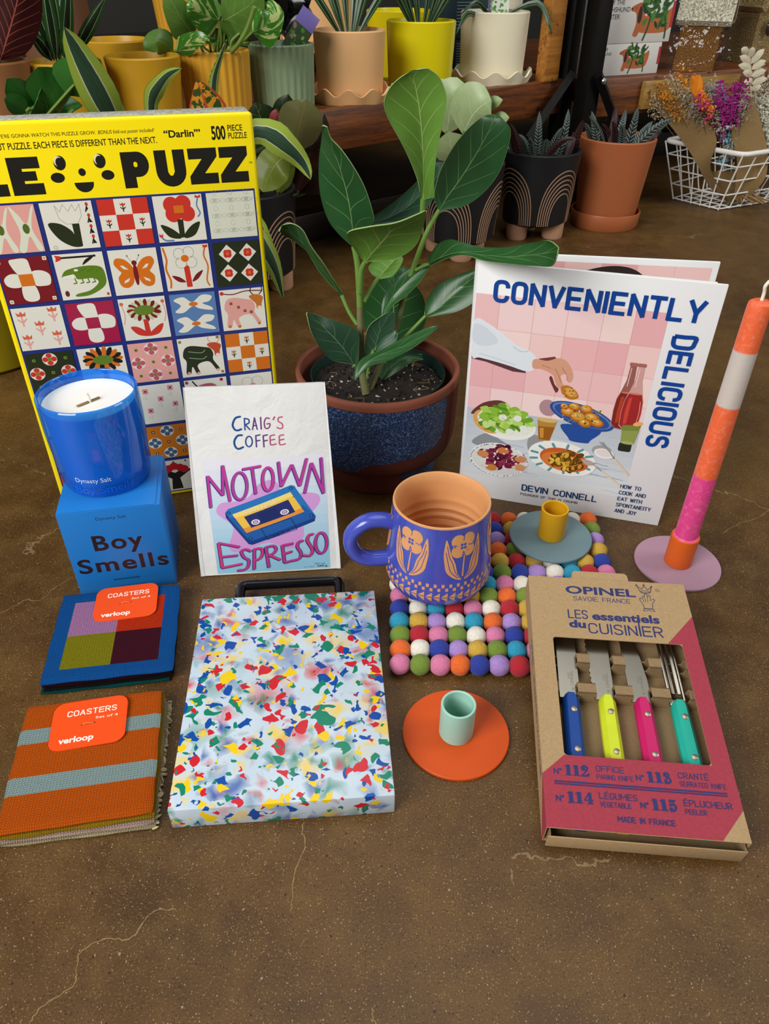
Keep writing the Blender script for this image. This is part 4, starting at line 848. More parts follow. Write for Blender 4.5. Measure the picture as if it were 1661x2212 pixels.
pr.stroke(q((92, 92), (88, 76), (93, 60), (88, 52)), 1.2, '#6c84b4', smooth=4); pr.poly(q((86, 92), (98, 92), (97, 99), (92, 95), (87, 99)), RED); pr.stroke(q((6, 12), (14, 4), (30, 3)), 1.4, '#6c84b4', smooth=4); pr.poly(q((2, 12), (10, 12), (9, 20), (6, 16), (2, 20)), RED)
q, *_ = tile(4, 0, '#dfe3cf')
for i in range(3):
    for j in range(3):
        x, y = q((17+33*i, 17+33*j))[0]; pr.ring(x, y, 4, 1.7, .22, '#8d8f86'); pr.ring(x+6.7, y+.1, 2, 1.4, .18, '#a4a69c'); pr.ring(x, y+6.2, 1.6, 2.2, .18, '#a4a69c')
        for k in range(4): pr.stroke([(x-1.6, y-.9+.6*k), (x+1.6, y-.7+.6*k)], .2, '#7b7d76')
# row 1
q = cross4(0, 1, MAR, OR)
for x, y in ((4, 92), (94, 95), (8, 6), (94, 8)): flower4(q, x, y, 3, '#dfe0c4', LG)
q, *_ = tile(1, 1, CRM); pr.stroke(q((14, 92), (84, 92)), 1.6, K); pr.blob(q((84, 95), (76, 86), (56, 74), (62, 84), (72, 90)), K); pr.poly(q((4, 98), (6, 92), (4, 84), (16, 88), (16, 96)), RED)
pr.blob(q((10, 54), (22, 66), (60, 72), (90, 68), (97, 50), (92, 26), (60, 8), (30, 6), (32, 12), (60, 18), (80, 34), (70, 44), (40, 44), (34, 54), (12, 50)), '#5f8222')
for x in (34, 48, 60, 72): pr.stroke(q((x, 46), (x+2, 36), (x-4, 35)), 1, '#5f8222')
pr.poly(q((10, 52), (34, 56), (34, 50), (30, 46), (26, 51), (22, 46), (18, 51), (14, 46)), '#f0efe2'); pr.ell(*q((40, 64))[0], 1.8, 1, '#f0efe2'); pr.ell(*q((12, 14))[0], 1.8, 2.6, '#6a2a20'); pr.rect(*q((92, 4))[0], *q((97, 10))[0], RED)
for k in range(8): pr.stroke(q((44+6*k, 60+k % 3*3), (48+6*k, 60+k % 3*3)), .3, '#2f4310')
q, *_ = tile(2, 1, CRM)
for s in (-1, 1):
    f = lambda *L: q(*[(50+s*a, b_) for a, b_ in L])
    pr.blob(f((4, 60), (18, 78), (36, 82), (42, 70), (34, 56), (30, 50), (38, 38), (34, 20), (20, 16), (8, 26), (4, 44)), OR); pr.poly(f((14, 56), (24, 66), (30, 66), (24, 58)), CRM); pr.poly(f((14, 38), (26, 32), (28, 26), (18, 30)), CRM); pr.stroke(f((4, 72), (12, 84)), .25, K); pr.ell(*f((12, 86))[0], .6, .6, K)
pr.ell(*q((50, 44))[0], 2, 9.5, MAR); pr.ell(*q((50, 70))[0], 2.2, 2.2, MAR)
q, *_ = tile(3, 1, CRM)
for x, y in ((36, 82), (56, 84), (38, 62), (60, 62)): pr.ring(*q((x, y))[0], 4.6, 4.8, .3, '#6a6a66')
pr.ell(*q((47, 72))[0], 4.4, 4, CRM); pr.ell(*q((47, 71))[0], 3.4, 3.1, OR); pr.poly(q((42, 50), (50, 56), (54, 50), (55, 6), (43, 6)), RED); pr.blob(q((14, 34), (30, 30), (42, 18), (26, 20)), MAR); pr.blob(q((82, 42), (66, 34), (56, 18), (70, 24)), MAR)
pr.stroke(q((4, 96), (8, 70), (4, 50), (10, 24), (8, 8)), 1.7, OR, smooth=4); pr.stroke(q((94, 96), (88, 76), (94, 50), (88, 20), (92, 6)), 1.4, OR, smooth=4); pr.poly(q((88, 92), (98, 92), (98, 99), (93, 96), (88, 99)), RED)
q, *_ = tile(4, 1, GRN)
for x, y in ((30, 74), (74, 74), (28, 30), (74, 28)): pr.poly(q((x, y+20), (x+19, y), (x, y-20), (x-19, y)), CRM); flower4(q, x, y, 7, RED, '#e06a3a', .6)
# row 2
q, *_ = tile(0, 2, CRM)
for x, y in ((18, 74), (82, 80), (50, 50), (18, 20), (80, 24)): tulip(q, x, y, 1.7, PNK, '#d8694a')
cross4(1, 2, MAG, MAG)
q, *_ = tile(2, 2, CRM)
for k in range(22): a = 2*pi*k/22; pr.ell(*q((52+28*cos(a), 70+17*sin(a)))[0], 4, 1.9, MAR if k % 2 else '#c9d0a0', math.degrees(a), 10)
pr.ell(*q((52, 70))[0], 9, 4.6, '#66812a'); pr.poly(q((46, 48), (56, 48), (58, 10), (46, 10)), RED); pr.blob(q((16, 32), (34, 30), (56, 8), (30, 12)), RED); pr.blob(q((88, 34), (74, 30), (50, 8), (76, 12)), RED)
for x in (6, 94): pr.stroke(q((x, 84), (x+3, 60), (x-2, 40)), .9, PNK, smooth=4); pr.ell(*q((x, 88))[0], 1.6, 1.6, '#d8694a')
q, *_ = tile(3, 2, BLU)
for y in (74, 26):
    pr.blob(q((8, y+12), (30, y+18), (48, y+5), (70, y+20), (92, y+16), (86, y+4), (70, y), (88, y-10), (90, y-18), (62, y-12), (48, y-5), (26, y-19), (8, y-16), (22, y-2)), CRM); pr.ell(*q((50, y))[0], 4, 2, OR)
q, *_ = tile(4, 2, CRM); pr.stroke(q((4, 92), (30, 88), (60, 94), (96, 92)), 1, MAR, smooth=4); pr.ell(*q((6, 92))[0], 1.8, 1.8, RED)
def cow(q, body, head, hoof, horn):
    pr.blob(q((14, 74), (30, 80), (60, 74), (72, 70), (78, 56), (76, 40), (88, 16), (82, 10), (68, 34), (52, 36), (38, 28), (42, 8), (34, 6), (26, 26), (20, 8), (10, 10), (14, 40), (8, 54)), body)
    pr.blob(q((66, 80), (84, 84), (98, 76), (94, 62), (92, 50), (82, 50), (80, 62)), head)
    for s in ((76, 84, 72, 100), (90, 84, 96, 100)): pr.stroke(q((s[0], s[1]), ((s[0]+s[2])/2+(-4 if s[2] < 80 else 4), 92), (s[2], s[3])), .9, horn, smooth=4)
    for x, y in ((84, 12), (38, 8), (16, 10)): pr.ell(*q((x, y))[0], 1.4, 1.4, hoof)
    pr.ell(*q((88, 52))[0], 1.8, 1.4, '#efe0cf')
cow(q, PNK, '#c9762c', '#c9762c', K)
for x, y in ((24, 66), (40, 56), (54, 46), (68, 42)): flower4(q, x, y, 2.4, '#7a4a30', OR)
# row 3
def qcheck(c, r, a, fl):
    q, x0, y0, w_, h_ = tile(c, r, a)
    for i, j in ((1, 0), (0, 1), (2, 1), (1, 2)):
        cx, cy = i*33.3+16.6, j*33.3+16.6; pr.ell(*q((cx, cy))[0], 6.4, 6, '#e9e0d4')
        for d in ((-1, 0), (1, 0), (0, 1), (0, -1)): pr.ell(*q((cx+d[0]*9, cy+d[1]*9))[0], 2.5, 2.3, fl)
        pr.ell(*q((cx, cy))[0], 1.7, 1.7, LG)
    for i, j in ((0, 0), (2, 0), (0, 2), (2, 2), (1, 1)): flower4(q, i*33.3+16.6, j*33.3+16.6, 2.6, LG, K)
qcheck(0, 3, GRN, RED)
q, *_ = tile(1, 3, CRM)
for k in range(18): a = 2*pi*k/18; pr.ell(*q((52+32*cos(a), 70+20*sin(a)))[0], 5, 2.3, K if k % 2 else OR, math.degrees(a), 10)
pr.ell(*q((52, 68))[0], 9, 4.6, '#66812a'); pr.poly(q((46, 48), (56, 48), (58, 10), (46, 10)), GRN)
qcheck(2, 3, PNK, '#c4586a')
q, *_ = tile(3, 3, CRM); cow(q, GRN, '#c4502c', PNK, '#d9a49a')
pr.stroke(q((22, 66), (50, 60), (60, 66)), .6, '#8fb48a', smooth=3); pr.stroke(q((22, 50), (50, 44), (62, 50)), .6, '#8fb48a', smooth=3)
for x, y in ((6, 92), (92, 96), (94, 6)): flower4(q, x, y, 2.4, LG, RED)
check(4, 3, OR, CRM)
# row 4
for c in (0, 1): q, *_ = tile(c, 4, CRM); flower4(q, 50, 50, 12, RED, OR, 2)
q, *_ = tile(2, 4, CRM)
for x, y in ((18, 84), (76, 88), (50, 62), (22, 34), (82, 46)): flower4(q, x, y, 4.6, '#dd8f98', MAR, .9); pr.stroke(q((x, y-8), (x+1, y-22)), .3, '#b8b8b0'); pr.ring(*q((x-4, y-17))[0], 1.4, 1, .2, '#b8b8b0')
q, *_ = tile(3, 4, CRM); pr.stroke(q((20, 96), (30, 82), (44, 78)), 1.4, K, smooth=4); pr.blob(q((30, 82), (60, 88), (76, 78), (70, 60), (40, 62)), '#b3596a')
for x, y in ((6, 94), (88, 94)): flower4(q, x, y, 2.8, '#b3353a', MAR)
q, *_ = tile(4, 4, CRM)
for x, y in ((40, 80), (64, 80), (36, 58), (68, 58)): pr.ring(*q((x, y))[0], 5.4, 5, .3, '#7a7a74')
pr.ell(*q((52, 66))[0], 4, 4, '#d88a9a')
# rows 5, 6
for c, r, a in ((0, 5, PNK), (1, 5, MAR), (3, 5, CRM), (4, 5, BLU), (0, 6, RED), (1, 6, CRM), (3, 6, OR), (4, 6, CRM)): q, *_ = tile(c, r, a); flower4(q, 50, 50, 10, CRM if a != CRM else RED, OR, 2)
q, x0, y0, w_, h_ = tile(2, 5, '#c9751f')
for i, j in ((1, 0), (0, 1), (2, 1), (1, 2)):
    cx, cy = i*33.3+16.6, j*33.3+16.6; pr.ell(*q((cx, cy))[0], 6.6, 6, '#dfe2dc')
    for d in ((-1, 0), (1, 0), (0, 1), (0, -1)): pr.ell(*q((cx+d[0]*9, cy+d[1]*9))[0], 2.6, 2.3, '#4c6480')
for i, j in ((0, 0), (2, 0), (0, 2), (2, 2), (1, 1)): x, y = q((i*33.3+16.6, j*33.3+16.6))[0]; pr.rect(x-1.4, y-1.4, x+1.4, y+1.4, K); pr.ell(x, y, .7, .7, CRM)
q, *_ = tile(2, 6, '#d8d6c6'); pr.poly(q((36, 4), (64, 4), (60, 40), (94, 66), (64, 66), (50, 58), (36, 66), (6, 66), (40, 40)), K)
for x, y in ((36, 74), (50, 80), (64, 74), (26, 68), (74, 68)): pr.ell(*q((x, y))[0], 4.4, 4.4, '#b3202a')
for x in (20, 50, 80): pr.ell(*q((x, 94))[0], .9, .9, K)
b.build('printed_lid', pz)
t = NT('silvery_wrapped_edge'); n = t.noise(220, 4, None, .7, 1.5); t.bc(t.ramp(n, [(.35, '#8d8d84'), (.5, '#c9c8bd'), (.65, '#f2f1ea')])); t.p(Roughness=.25); t.bump(n, .5, .002)
b = MB(); b.box(-W/2000+.0006, .0072, .0006, W/2000-.0006, .046, H/1000-.0012, t.m, .002); o = b.build('tray', pz); o['label'] = 'silvery film wrapped tray edge'
# ------------------------------------------------------------------ cookbook
bk_ = thing('cookbook', 'white hardback cookbook standing ajar with a pink tiled food photo cover', 'book', (.178, .6151, 0), (RD(1.47), 0, RD(-15.49)))
W, H = 202.4, 249.5; WHT = mat('white_cover', '#eef0f1', .3); NB = '#0f4498'
b = MB(); b.box(-W/2000, 0, 0, W/2000, .0026, H/1000, WHT, .0008, 2)
pr = Print(b, warp=lambda u, v, h: ((u-W/2)*.001, -h*.001, v*.001), rough=.3)
for k in range(9):      # marble table top of the cover photo, fading into the white margin
    f = k/8; pr.rect(.5, 28+9.4*k, 163.5, 28+9.4*(k+1)+.05, '%02x%02x%02x' % tuple(int(a*(1-f)+q*f) for a, q in zip((222, 228, 232), (188, 198, 206))))
pr.step = .0012
rnd = random.Random(11)
for k in range(46):
    x = rnd.uniform(2, 150); y = rnd.uniform(31, 106); L = rnd.uniform(12, 40); pts = [(x+L*i/6, min(108, y-L*i/6*.07+rnd.uniform(-.7, .7))) for i in range(7)]
    pr.stroke([p for p in pts if p[0] < 162.5], rnd.uniform(.3, 1.1), rnd.choice(('#b3bec6', '#9fb0bd', '#d6dcdf', '#c0c8ce')), smooth=3)
cx = [.5, 21.6, 52.2, 81.2, 111.3, 137, 163.5]; cy = [106, 130.2, 159.6, 189.5, 221.3]
for i in range(6):
    for j in range(4): pr.rect(cx[i], cy[j], cx[i+1], cy[j+1], rnd.choice(('#f0c3c4', '#ecb4b8', '#f3cfcc', '#f6dcd8', '#eeb9bb', '#f4d6d6')))
for x in cx[1:-1]: pr.stroke([(x, 106), (x+.3, 221.3)], .35, '#cf9a9a')
for y in cy[1:-1]: pr.stroke([(.5, y), (163.5, y)], .35, '#d7a3a3')
pr.poly([(100, 106), (163.5, 106), (163.5, 113), (140, 110)], '#e9d0cf')
# arm
pr.poly([(1, 158), (14, 156.6), (40, 150), (52, 150), (52, 152), (30, 157), (1, 162)], '#5a3a40')
pr.blob([(1, 196), (14, 194), (30, 184), (42, 176), (52, 173), (60, 166), (60, 156), (54, 152), (46, 153), (38, 155), (22, 158), (8, 160), (1, 161)], '#e4ecf2')
pr.stroke([(38, 175), (45, 171), (52, 172)], .7, '#b9c6d2', smooth=4); pr.stroke([(8, 164), (24, 161), (42, 157)], 1, '#cdd8e0', smooth=4); pr.blob([(1, 192), (12, 190), (24, 178), (12, 172), (1, 176)], '#d4dfe8')
pr.poly([(62, 166), (76, 170), (78, 168), (64, 162)], '#7a3f3c')
pr.blob([(58, 165), (70, 165), (80, 169), (88, 166), (94, 157), (95, 150), (93, 146), (90, 148), (89, 154), (84, 152), (86, 146), (88, 142), (86, 139), (82, 141), (79, 147), (76, 152), (66, 156), (58, 156)], '#d9a184')
for P in ([(84, 160), (89, 153), (90, 148)], [(78, 158), (82, 152), (85, 145)], [(66, 160), (74, 158)]): pr.stroke(P, .5, '#a5684e', smooth=4)
pr.blob([(76, 150), (80, 142), (84, 138), (82, 134), (78, 140), (74, 148)], '#6a3a30')
pr.blob([(86, 141), (92, 143), (100, 138), (103, 132), (98, 129), (92, 130), (87, 135)], '#c07a2a'); pr.blob([(90, 140), (96, 140), (101, 134), (96, 132), (91, 135)], '#e0a850')
for k in range(12): pr.ell(rnd.uniform(89, 101), rnd.uniform(131, 141), .9, .6, rnd.choice(('#7f8f2c', '#8a4a14', '#f0cf8a')), rnd.uniform(0, 90), 8)
# shadows that belong to the printed photograph
pr.ell(77, 117, 8, 9, '#b48d95', 30); pr.blob([(5, 99), (14, 112), (30, 118), (40, 114), (30, 108)], '#6a3a34'); pr.blob([(8, 66), (22, 80), (36, 74), (60, 60), (40, 60)], '#8d9297'); pr.ell(72, 72, 9, 14, '#97989a', 20)
def dish(x, y, rx, ry, col, rot=0): pr.ell(x, y, rx, ry, col, rot, 36)
dish(38, 93, 31, 17.5, '#f2f3ee', -6); dish(22, 93, 16, 12, '#e0a55a', -30); dish(39, 95, 28, 14.5, '#e9efe0', -6)
for k in range(110):
    a = rnd.uniform(0, 6.3); q = rnd.random()**.6; pr.blob([(37+q*26*cos(a)+rnd.uniform(2.5, 6.5)*cos(t_), 98+q*15*sin(a)+rnd.uniform(1.8, 5)*sin(t_)) for t_ in (0, 1, 2, 3, 4, 5)], rnd.choice(('#8fbf3c', '#a8d154', '#6fa52c', '#c4e28a', '#5a8a24', '#b7dc6e')), 3)
for x, y in ((44, 85), (36, 100), (57, 91), (50, 101), (58, 87)): dish(x, y, 4, 3.4, '#e8efe2')
for k in range(20): a = rnd.uniform(0, 6.3); x = 37+24*cos(a)*rnd.random(); y = 97+13*sin(a)*rnd.random(); pr.stroke([(x, y), (x+rnd.uniform(-5, 5), y+rnd.uniform(-3, 3))], .35, '#3d6a1a')
# blue bowl
pr.blob([(92, 102), (100, 88), (104, 84.5), (118, 84.5), (121, 88), (128, 101)], '#2450a0'); dish(109, 113, 31.5, 11.5, '#2a4f96', -15); dish(109, 113.6, 29, 9.6, '#5d83bd', -15); dish(109, 113, 27, 8.6, '#31509a', -15)
for x, y, r in ((96, 116, 7), (106, 112, 8), (118, 113, 7), (112, 121, 6), (124, 108, 6), (101, 122, 5.5), (92, 121, 4), (113, 106, 6)): dish(x, y, r, r*.72, '#b5691c', -10); dish(x-.6, y+.8, r*.78, r*.5, '#dc9a3c', -10); dish(x-1, y+1.4, r*.4, r*.22, '#efc27a', -10)
for k in range(46): pr.ell(rnd.uniform(90, 127), rnd.uniform(105, 124), rnd.uniform(.6, 1.5), .7, rnd.choice(('#7c8a2e', '#5a3410', '#efd8a4', '#9aa84a')), rnd.uniform(0, 180), 8)
pr.blob([(136, 112), (146, 116), (150, 113), (146, 107), (138, 107)], '#d9957c')
# bottles
for dx, c1, c2 in ((-7, '#7e2a26', '#b8402a'), (0, '#a32a2c', '#d1473c')):
    body = [(143.2+dx, 109), (142.6+dx, 124), (143.4+dx, 136), (146+dx, 145), (148.6+dx, 156), (149.2+dx, 172), (154.4+dx, 172), (155+dx, 156), (157.4+dx, 145), (159.8+dx, 136), (160.6+dx, 124), (159.6+dx, 107), (156+dx, 104.6), (147+dx, 105.4)]
    pr.poly(body, '#d3a29a' if dx == 0 else '#9a6058'); pr.poly([(143.6+dx, 110), (143+dx, 124), (143.8+dx, 136), (146.2+dx, 143), (157.2+dx, 143.6), (159.4+dx, 136), (160.2+dx, 124), (159.2+dx, 108), (155.8+dx, 105.4), (147.2+dx, 106.2)], c1); pr.poly([(146.4+dx, 111), (146+dx, 124), (147+dx, 138), (149.6+dx, 140), (149.4+dx, 112)], c2)
    pr.ell(151.6+dx, 143.3, 5.5, .9, '#d87a64'); pr.stroke([(157.8+dx, 112), (158.4+dx, 124), (157.4+dx, 136)], .7, '#e8958a', smooth=3); pr.stroke([(150+dx, 150), (150.6+dx, 168)], .6, '#f0d6d0')
    pr.rrect(148.2+dx, 170, 155.4+dx, 173.4, 1, '#a86a62')
pr.poly([(146.5, 110), (163, 112), (160.5, 92), (148.5, 90)], '#7d8c3e'); pr.poly([(147, 104), (162, 106), (160.5, 93), (148.6, 91)], '#93a052'); pr.rrect(147.4, 81.5, 159, 91, 2, '#2b2f22'); pr.ell(154.5, 91.5, 6, 1.8, '#a9b56a'); pr.ell(160, 113, 4.4, 2.2, '#eeb36a', 20)
pr.poly([(69, 103), (87.4, 104.5), (83, 81), (72.5, 80.6)], '#b98a3a'); pr.poly([(70.3, 96), (86, 97), (83, 82), (73, 81.6)], '#9c5e1c'); pr.ell(78.2, 103.8, 9.2, 2.4, '#d6b878'); pr.poly([(72, 94), (76, 95), (77, 84), (74, 83)], '#cf9440')
# plates
dish(36.5, 50, 29.5, 20, '#eef0ee', -4); dish(36.5, 50.6, 27.5, 18, '#dcdfdd', -4)
for k in range(60): a = rnd.uniform(0, 6.3); pr.ell(36.5+28.4*cos(a), 50+18.9*sin(a), .8, .4, '#4a4450', rnd.uniform(0, 90), 6)
for k in range(34):
    a = rnd.uniform(0, 6.3); q = rnd.random()**.55; x = 36+21*q*cos(a); y = 53+13*q*sin(a); dish(x, y, rnd.uniform(3.5, 6.5), rnd.uniform(2.6, 4.4), rnd.choice(('#5e1530', '#7a1c3c', '#4a1026', '#8d2c48', '#6a1834')), rnd.uniform(0, 90))
    pr.stroke([(x-3, y), (x, y+1.6), (x+3, y)], .4, '#b5627c', smooth=3)
for x, y, c in ((30, 40, '#c9853c'), (40, 62, '#cf7a48'), (58, 55, '#d08a5a'), (20, 55, '#cf8a54'), (58, 45, '#d99a68')): dish(x, y, 6, 4, c)
for k in range(22): pr.ell(rnd.uniform(18, 56), rnd.uniform(38, 66), rnd.uniform(1, 2.6), rnd.uniform(.7, 1.4), rnd.choice(('#efe4da', '#e3c9b4')), rnd.uniform(0, 90), 8)
dish(98, 63, 33.5, 19, '#f1f2ee', -8)
for k in range(26):
    a = 2*pi*k/26; pr.stroke([(98+31*cos(a), 63+16.6*sin(a)), (98+25*cos(a), 63+13*sin(a))], 2.6, '#5f9aa0' if k % 2 == 0 else '#eef0ea')
dish(100, 62, 24, 13, '#c9602c', -8); dish(96, 60, 18, 10, '#d97a38', -8)
for k in range(44):
    a = rnd.uniform(0, 6.3); q = rnd.random()**.6; x = 104+17*q*cos(a); y = 62+11*q*sin(a); c = rnd.choice(('#a8701c', '#c9962c', '#8a5a14', '#d8b03a', '#e0c050', '#70460f'))
    dish(x, y, rnd.uniform(2.6, 4.4), rnd.uniform(2, 3.1), '#5a360c', rnd.uniform(0, 180)); dish(x-.2, y+.3, rnd.uniform(2.3, 3.6), rnd.uniform(1.6, 2.5), c, rnd.uniform(0, 180))
dish(133, 79, 9, 6, '#a3a4a6', 0); dish(136, 76, 9.6, 5.6, '#f2eeec', -8); dish(136, 76.6, 7.6, 3.8, '#e6dfda', -8)
for dx in (-1.6, 0, 1.6): pr.stroke([(131+dx, 88.5), (141+dx*.4, 79)], .5, '#8f8f92')
pr.stroke([(141, 79), (147, 71)], 1.2, '#85868a'); pr.stroke([(147, 71), (162, 56)], 2.2, '#e6cdb0')
pr.blob([(116, 66), (124, 66), (130, 62), (122, 60)], '#b9a79c'); pr.stroke([(128, 62), (138, 55)], 1.1, '#9b9b9f'); pr.stroke([(138, 55), (160, 40)], 2.1, '#e8d2b8')
# lettering
pr.din('CONVENIENTLY', 15.5, 214.8, 20.6, NB, 175, .175); pr.din('DELICIOUS', 170.0, 204, 20.6, NB, 113, .175, rot=-90)
pr.din('DEVIN CONNELL', 63, 17.4, 7.8, '#123a72', 76, .15); pr.din('FOUNDER OF THIS IS CRUMB', 62.6, 11.5, 2.9, '#3a4a66', 58, .14)
for i, s in enumerate(('HOW TO', 'COOK AND', 'EAT WITH', 'SPONTANEITY', 'AND JOY')): pr.din(s, 157.8, 39.4-7.55*i, 4.7, '#1c3c6c', (19.5, 25.5, 23.5, 33.5, 21)[i], .14)
b.build('front_cover', bk_)
def panel(x0, y0, x1, y1, th, z0, z1, m, bev=.0008):
    L = math.hypot(x1-x0, y1-y0); mb = MB(); T = Mx.Translation((x0, y0, 0)) @ Mx.Rotation(math.atan2(y1-y0, x1-x0), 4, 'Z'); mb.box(0, 0, z0, L, th, z1, m, bev, 2, T); return mb, T, L
hx = -W/2000
mb, T, L = panel(hx+.002, .024, .0985, .052, .0026, 0, .2495, WHT)
pr = Print(mb, warp=lambda u, v, h: (u*.001, -h*.001, v*.001), T=T); LW = L*1000
pr.step = .001; pr.rect(8, 6, LW-5.5, 244, '#eab6b6')
for i in range(6):
    for j in range(8): pr.rect(8+i*31.2, 6+j*30, min(LW-5.5, 8+i*31.2+30.6), min(244, 6+j*30+29.4), rnd.choice(('#e9b0b3', '#efc0c0', '#e4a9ad', '#f0c9c6')))
pr.blob([(84, 232), (92, 238), (110, 242), (126, 241), (138, 235), (144, 226), (142, 200), (86, 200)], '#2b211f')
mb.build('back_cover', bk_)
mb, T, L = panel(hx+.004, .0035, .094, .0075, .0035, .003, .2475, mat('page_edges', '#e9e6dc', .8)); mb.build('page_block', bk_)
P = [(hx+.0008, .0013), (hx-.003, .006), (hx-.0035, .013), (hx-.001, .021), (hx+.0025, .0255)]
b = MB(); cc = [V(p).xy for p in catmull([(x, y, 0) for x, y in P], 5)]; inn = [V((p.x+.0022, p.y)) for p in cc][::-1]
b.prism([(p.x, p.y) for p in cc+inn][::-1], 0, .2493, WHT, smooth=True); b.build('spine', bk_)
# ------------------------------------------------------------------ candle box
bx = thing('candle_carton', 'matte blue cube carton with dark lettering, carrying the blue glass candle', 'box', (-.2295, .4903, 0), (0, 0, RD(11.12)))
W, H = 83.6, 89.8; BLC = mat('blue_card', '#1f78c8', .38); b = MB(); b.box(-W/2000, 0, 0, W/2000, .078, H/1000, BLC, .0008, 2)
pr = Print(b, warp=lambda u, v, h: ((u-W/2)*.001, -h*.001, v*.001), rough=.35); D = '#2a1c1e'
pr.text('Dynasty Salt', 30, 79.8, 2.9, '#16344f', 24.6); pr.text('Boy', 22.3, 47.8, 15.5, D, 41, .022, sp=1.16); pr.text('Smells', 4.8, 24, 15, D, 76, .022, sp=1.14)
pr.text('essentials', 30.8, 12.4, 2.4, '#16344f', 22.6, .02)
for k, (x0, x1) in enumerate(((26, 40), (42, 58), (30, 52))): pr.rect(x0, 5.4-(k > 1)*1.6, x1, 5.75-(k > 1)*1.6, '#164a80')
b.build('carton', bx)
b = MB(); b.box(-W/2000+.0006, .0005, H/1000, W/2000-.0035, .0775, H/1000+.0006, BLC, .0002); b.build('lid_flap', bx)
# ------------------------------------------------------------------ glass candle
cn = thing('glass_candle', 'blue glass candle with white wax standing on the blue carton', 'candle', (-.2435, .540, .0906), (0, 0, RD(11)))
def glass():
    t = NT('blue_glass'); t.bc(lin('#1c7af0')); t.p(Roughness=.04, Coat_Weight=1.0, Coat_Roughness=.02)
    tr = t.n('BsdfTransparent'); tr.inputs[0].default_value = (.3, .74, 1, 1)
    mx = t.n('MixShader'); mx.inputs[0].default_value = .5
    t.t.links.new(t.b.outputs[0], mx.inputs[1]); t.t.links.new(tr.outputs[0], mx.inputs[2]); t.t.links.new(mx.outputs[0], t.out.inputs[0]); return t.m
GL = glass(); b = MB(); r0, r1, hc = .0368, .0402, .0835
rad = lambda z: r0+(r1-r0)*min(1, z/.05)
b.lathe([(0, .0005), (r0-.006, 0), (r0-.002, .0012), (r0, .005), (rad(.02), .02), (rad(.04), .04), (r1, .055), (r1, hc-.001), (r1-.0008, hc), (r1-.0022, hc), (r1-.0028, hc-.001), (r1-.003, .074), (r0-.003, .011), (0, .0095)], GL, 96)
wp = lambda u, v, h: (((rad(v*.001)+h*.001)*sin(u*.001/.0385)), -(rad(v*.001)+h*.001)*cos(u*.001/.0385), v*.001)
pr = Print(b, warp=wp, rough=.4, grid=2.5, base=.08); pr.text('Dynasty Salt', -20, 17.5, 4.2, '#dfeaf2', 30)
pr.l = .35; pr.text('Boy Smells', -22, 6.5, 7, GL, 50, .02)
b.build('glass_jar', cn)
b = MB(); b.lathe([(0, .0735), (.02, .0737), (.034, .0742), (r1-.0034, .0752), (r1-.0036, .073), (r0-.0036, .0125), (0, .0115)], mat('white_wax', '#f0eee8', .45, sss=.2), 64); b.build('wax', cn)
b = MB(); b.tube([(.001, -.003, .073), (.0012, -.003, .0795), (.0002, -.0035, .0825)], .0011, mat('cotton_wick', '#efe9dc', .9), 8); b.build('wick', cn)
b = MB(); b.box(-.0105, -.0012, .0742, .0105, .0012, .0752, mat('wooden_sliver', '#8a7440', .6), .0004, 1, Mx.Translation((.0, -.0035, 0)) @ Mx.Rotation(RD(38), 4, 'Z')); b.build('wick_bar', cn)
# ------------------------------------------------------------------ coffee bag
bg_ = thing('coffee_bag', 'white paper coffee bag with a purple cassette label', 'bag', (-.1041, .5134, 0), (0, 0, RD(5.62)))
ln = RD(9.6); W = 121.4; HB = 179.5
def bagmat():
    t = NT('white_kraft_paper'); n = t.noise(26, 4, None, .6, .6); t.bc(t.mix(n, lin('#e2e4e2'), lin('#eff0ee'))); t.p(Roughness=.55); t.bump(t.M('ADD', n, t.M('MULTIPLY', t.vor(38, None, 'DISTANCE_TO_EDGE'), .35)), .35, .004); return t.m
BP = bagmat()
def hw(v): f = v/HB; return 60.6-4.2*max(0, (f-.1))*1.05 if f > .1 else 60.6
def fs_(u, v, h=0):     # front panel surface, u from -1 to 1 across
    f = max(0, min(1, v/HB)); bul = .0035*(1-u*u)*sin(pi*f)**.8
    return V((hw(v)*.001*u+(f-.5)*.0005, v*.001*sin(ln)-bul-h*.001, v*.001*cos(ln)+.001))
b = MB(); NU, NV = 20, 28; vs = []
for j in range(NV+1):
    for i in range(NU+1): vs.append(fs_(i/NU*2-1, j/NV*HB))
b.add(vs, [[j*(NU+1)+i, j*(NU+1)+i+1, (j+1)*(NU+1)+i+1, (j+1)*(NU+1)+i] for j in range(NV) for i in range(NU)], BP, True)
def bs(u, v):
    f = v/HB; p = fs_(u, v); d = .052*(1-f**1.6)+.0012; return V((p.x*(.985), p.y+d+.004*(1-u*u)*sin(pi*f), p.z))
vs = [bs(i/NU*2-1, j/NV*HB) for j in range(NV+1) for i in range(NU+1)]
b.add(vs, [[j*(NU+1)+i, (j+1)*(NU+1)+i, (j+1)*(NU+1)+i+1, j*(NU+1)+i+1] for j in range(NV) for i in range(NU)], BP, True)
for s in (-1, 1):       # gusseted sides with a crease
    vs = []
    for j in range(NV+1):
        v = j/NV*HB; a, c = fs_(s, v), bs(s, v); m_ = a.lerp(c, .5)+V((-s*.007*(v/HB)**.6, 0, 0)); vs += [a, m_, c]
    f_ = [[j*3+k, j*3+k+1, j*3+k+4, j*3+k+3] for j in range(NV) for k in range(2)]; b.add(vs, f_ if s > 0 else [q[::-1] for q in f_], BP, True)
b.add([fs_(-1, 0), fs_(1, 0), bs(1, 0), bs(-1, 0)], [[3, 2, 1, 0]], BP)
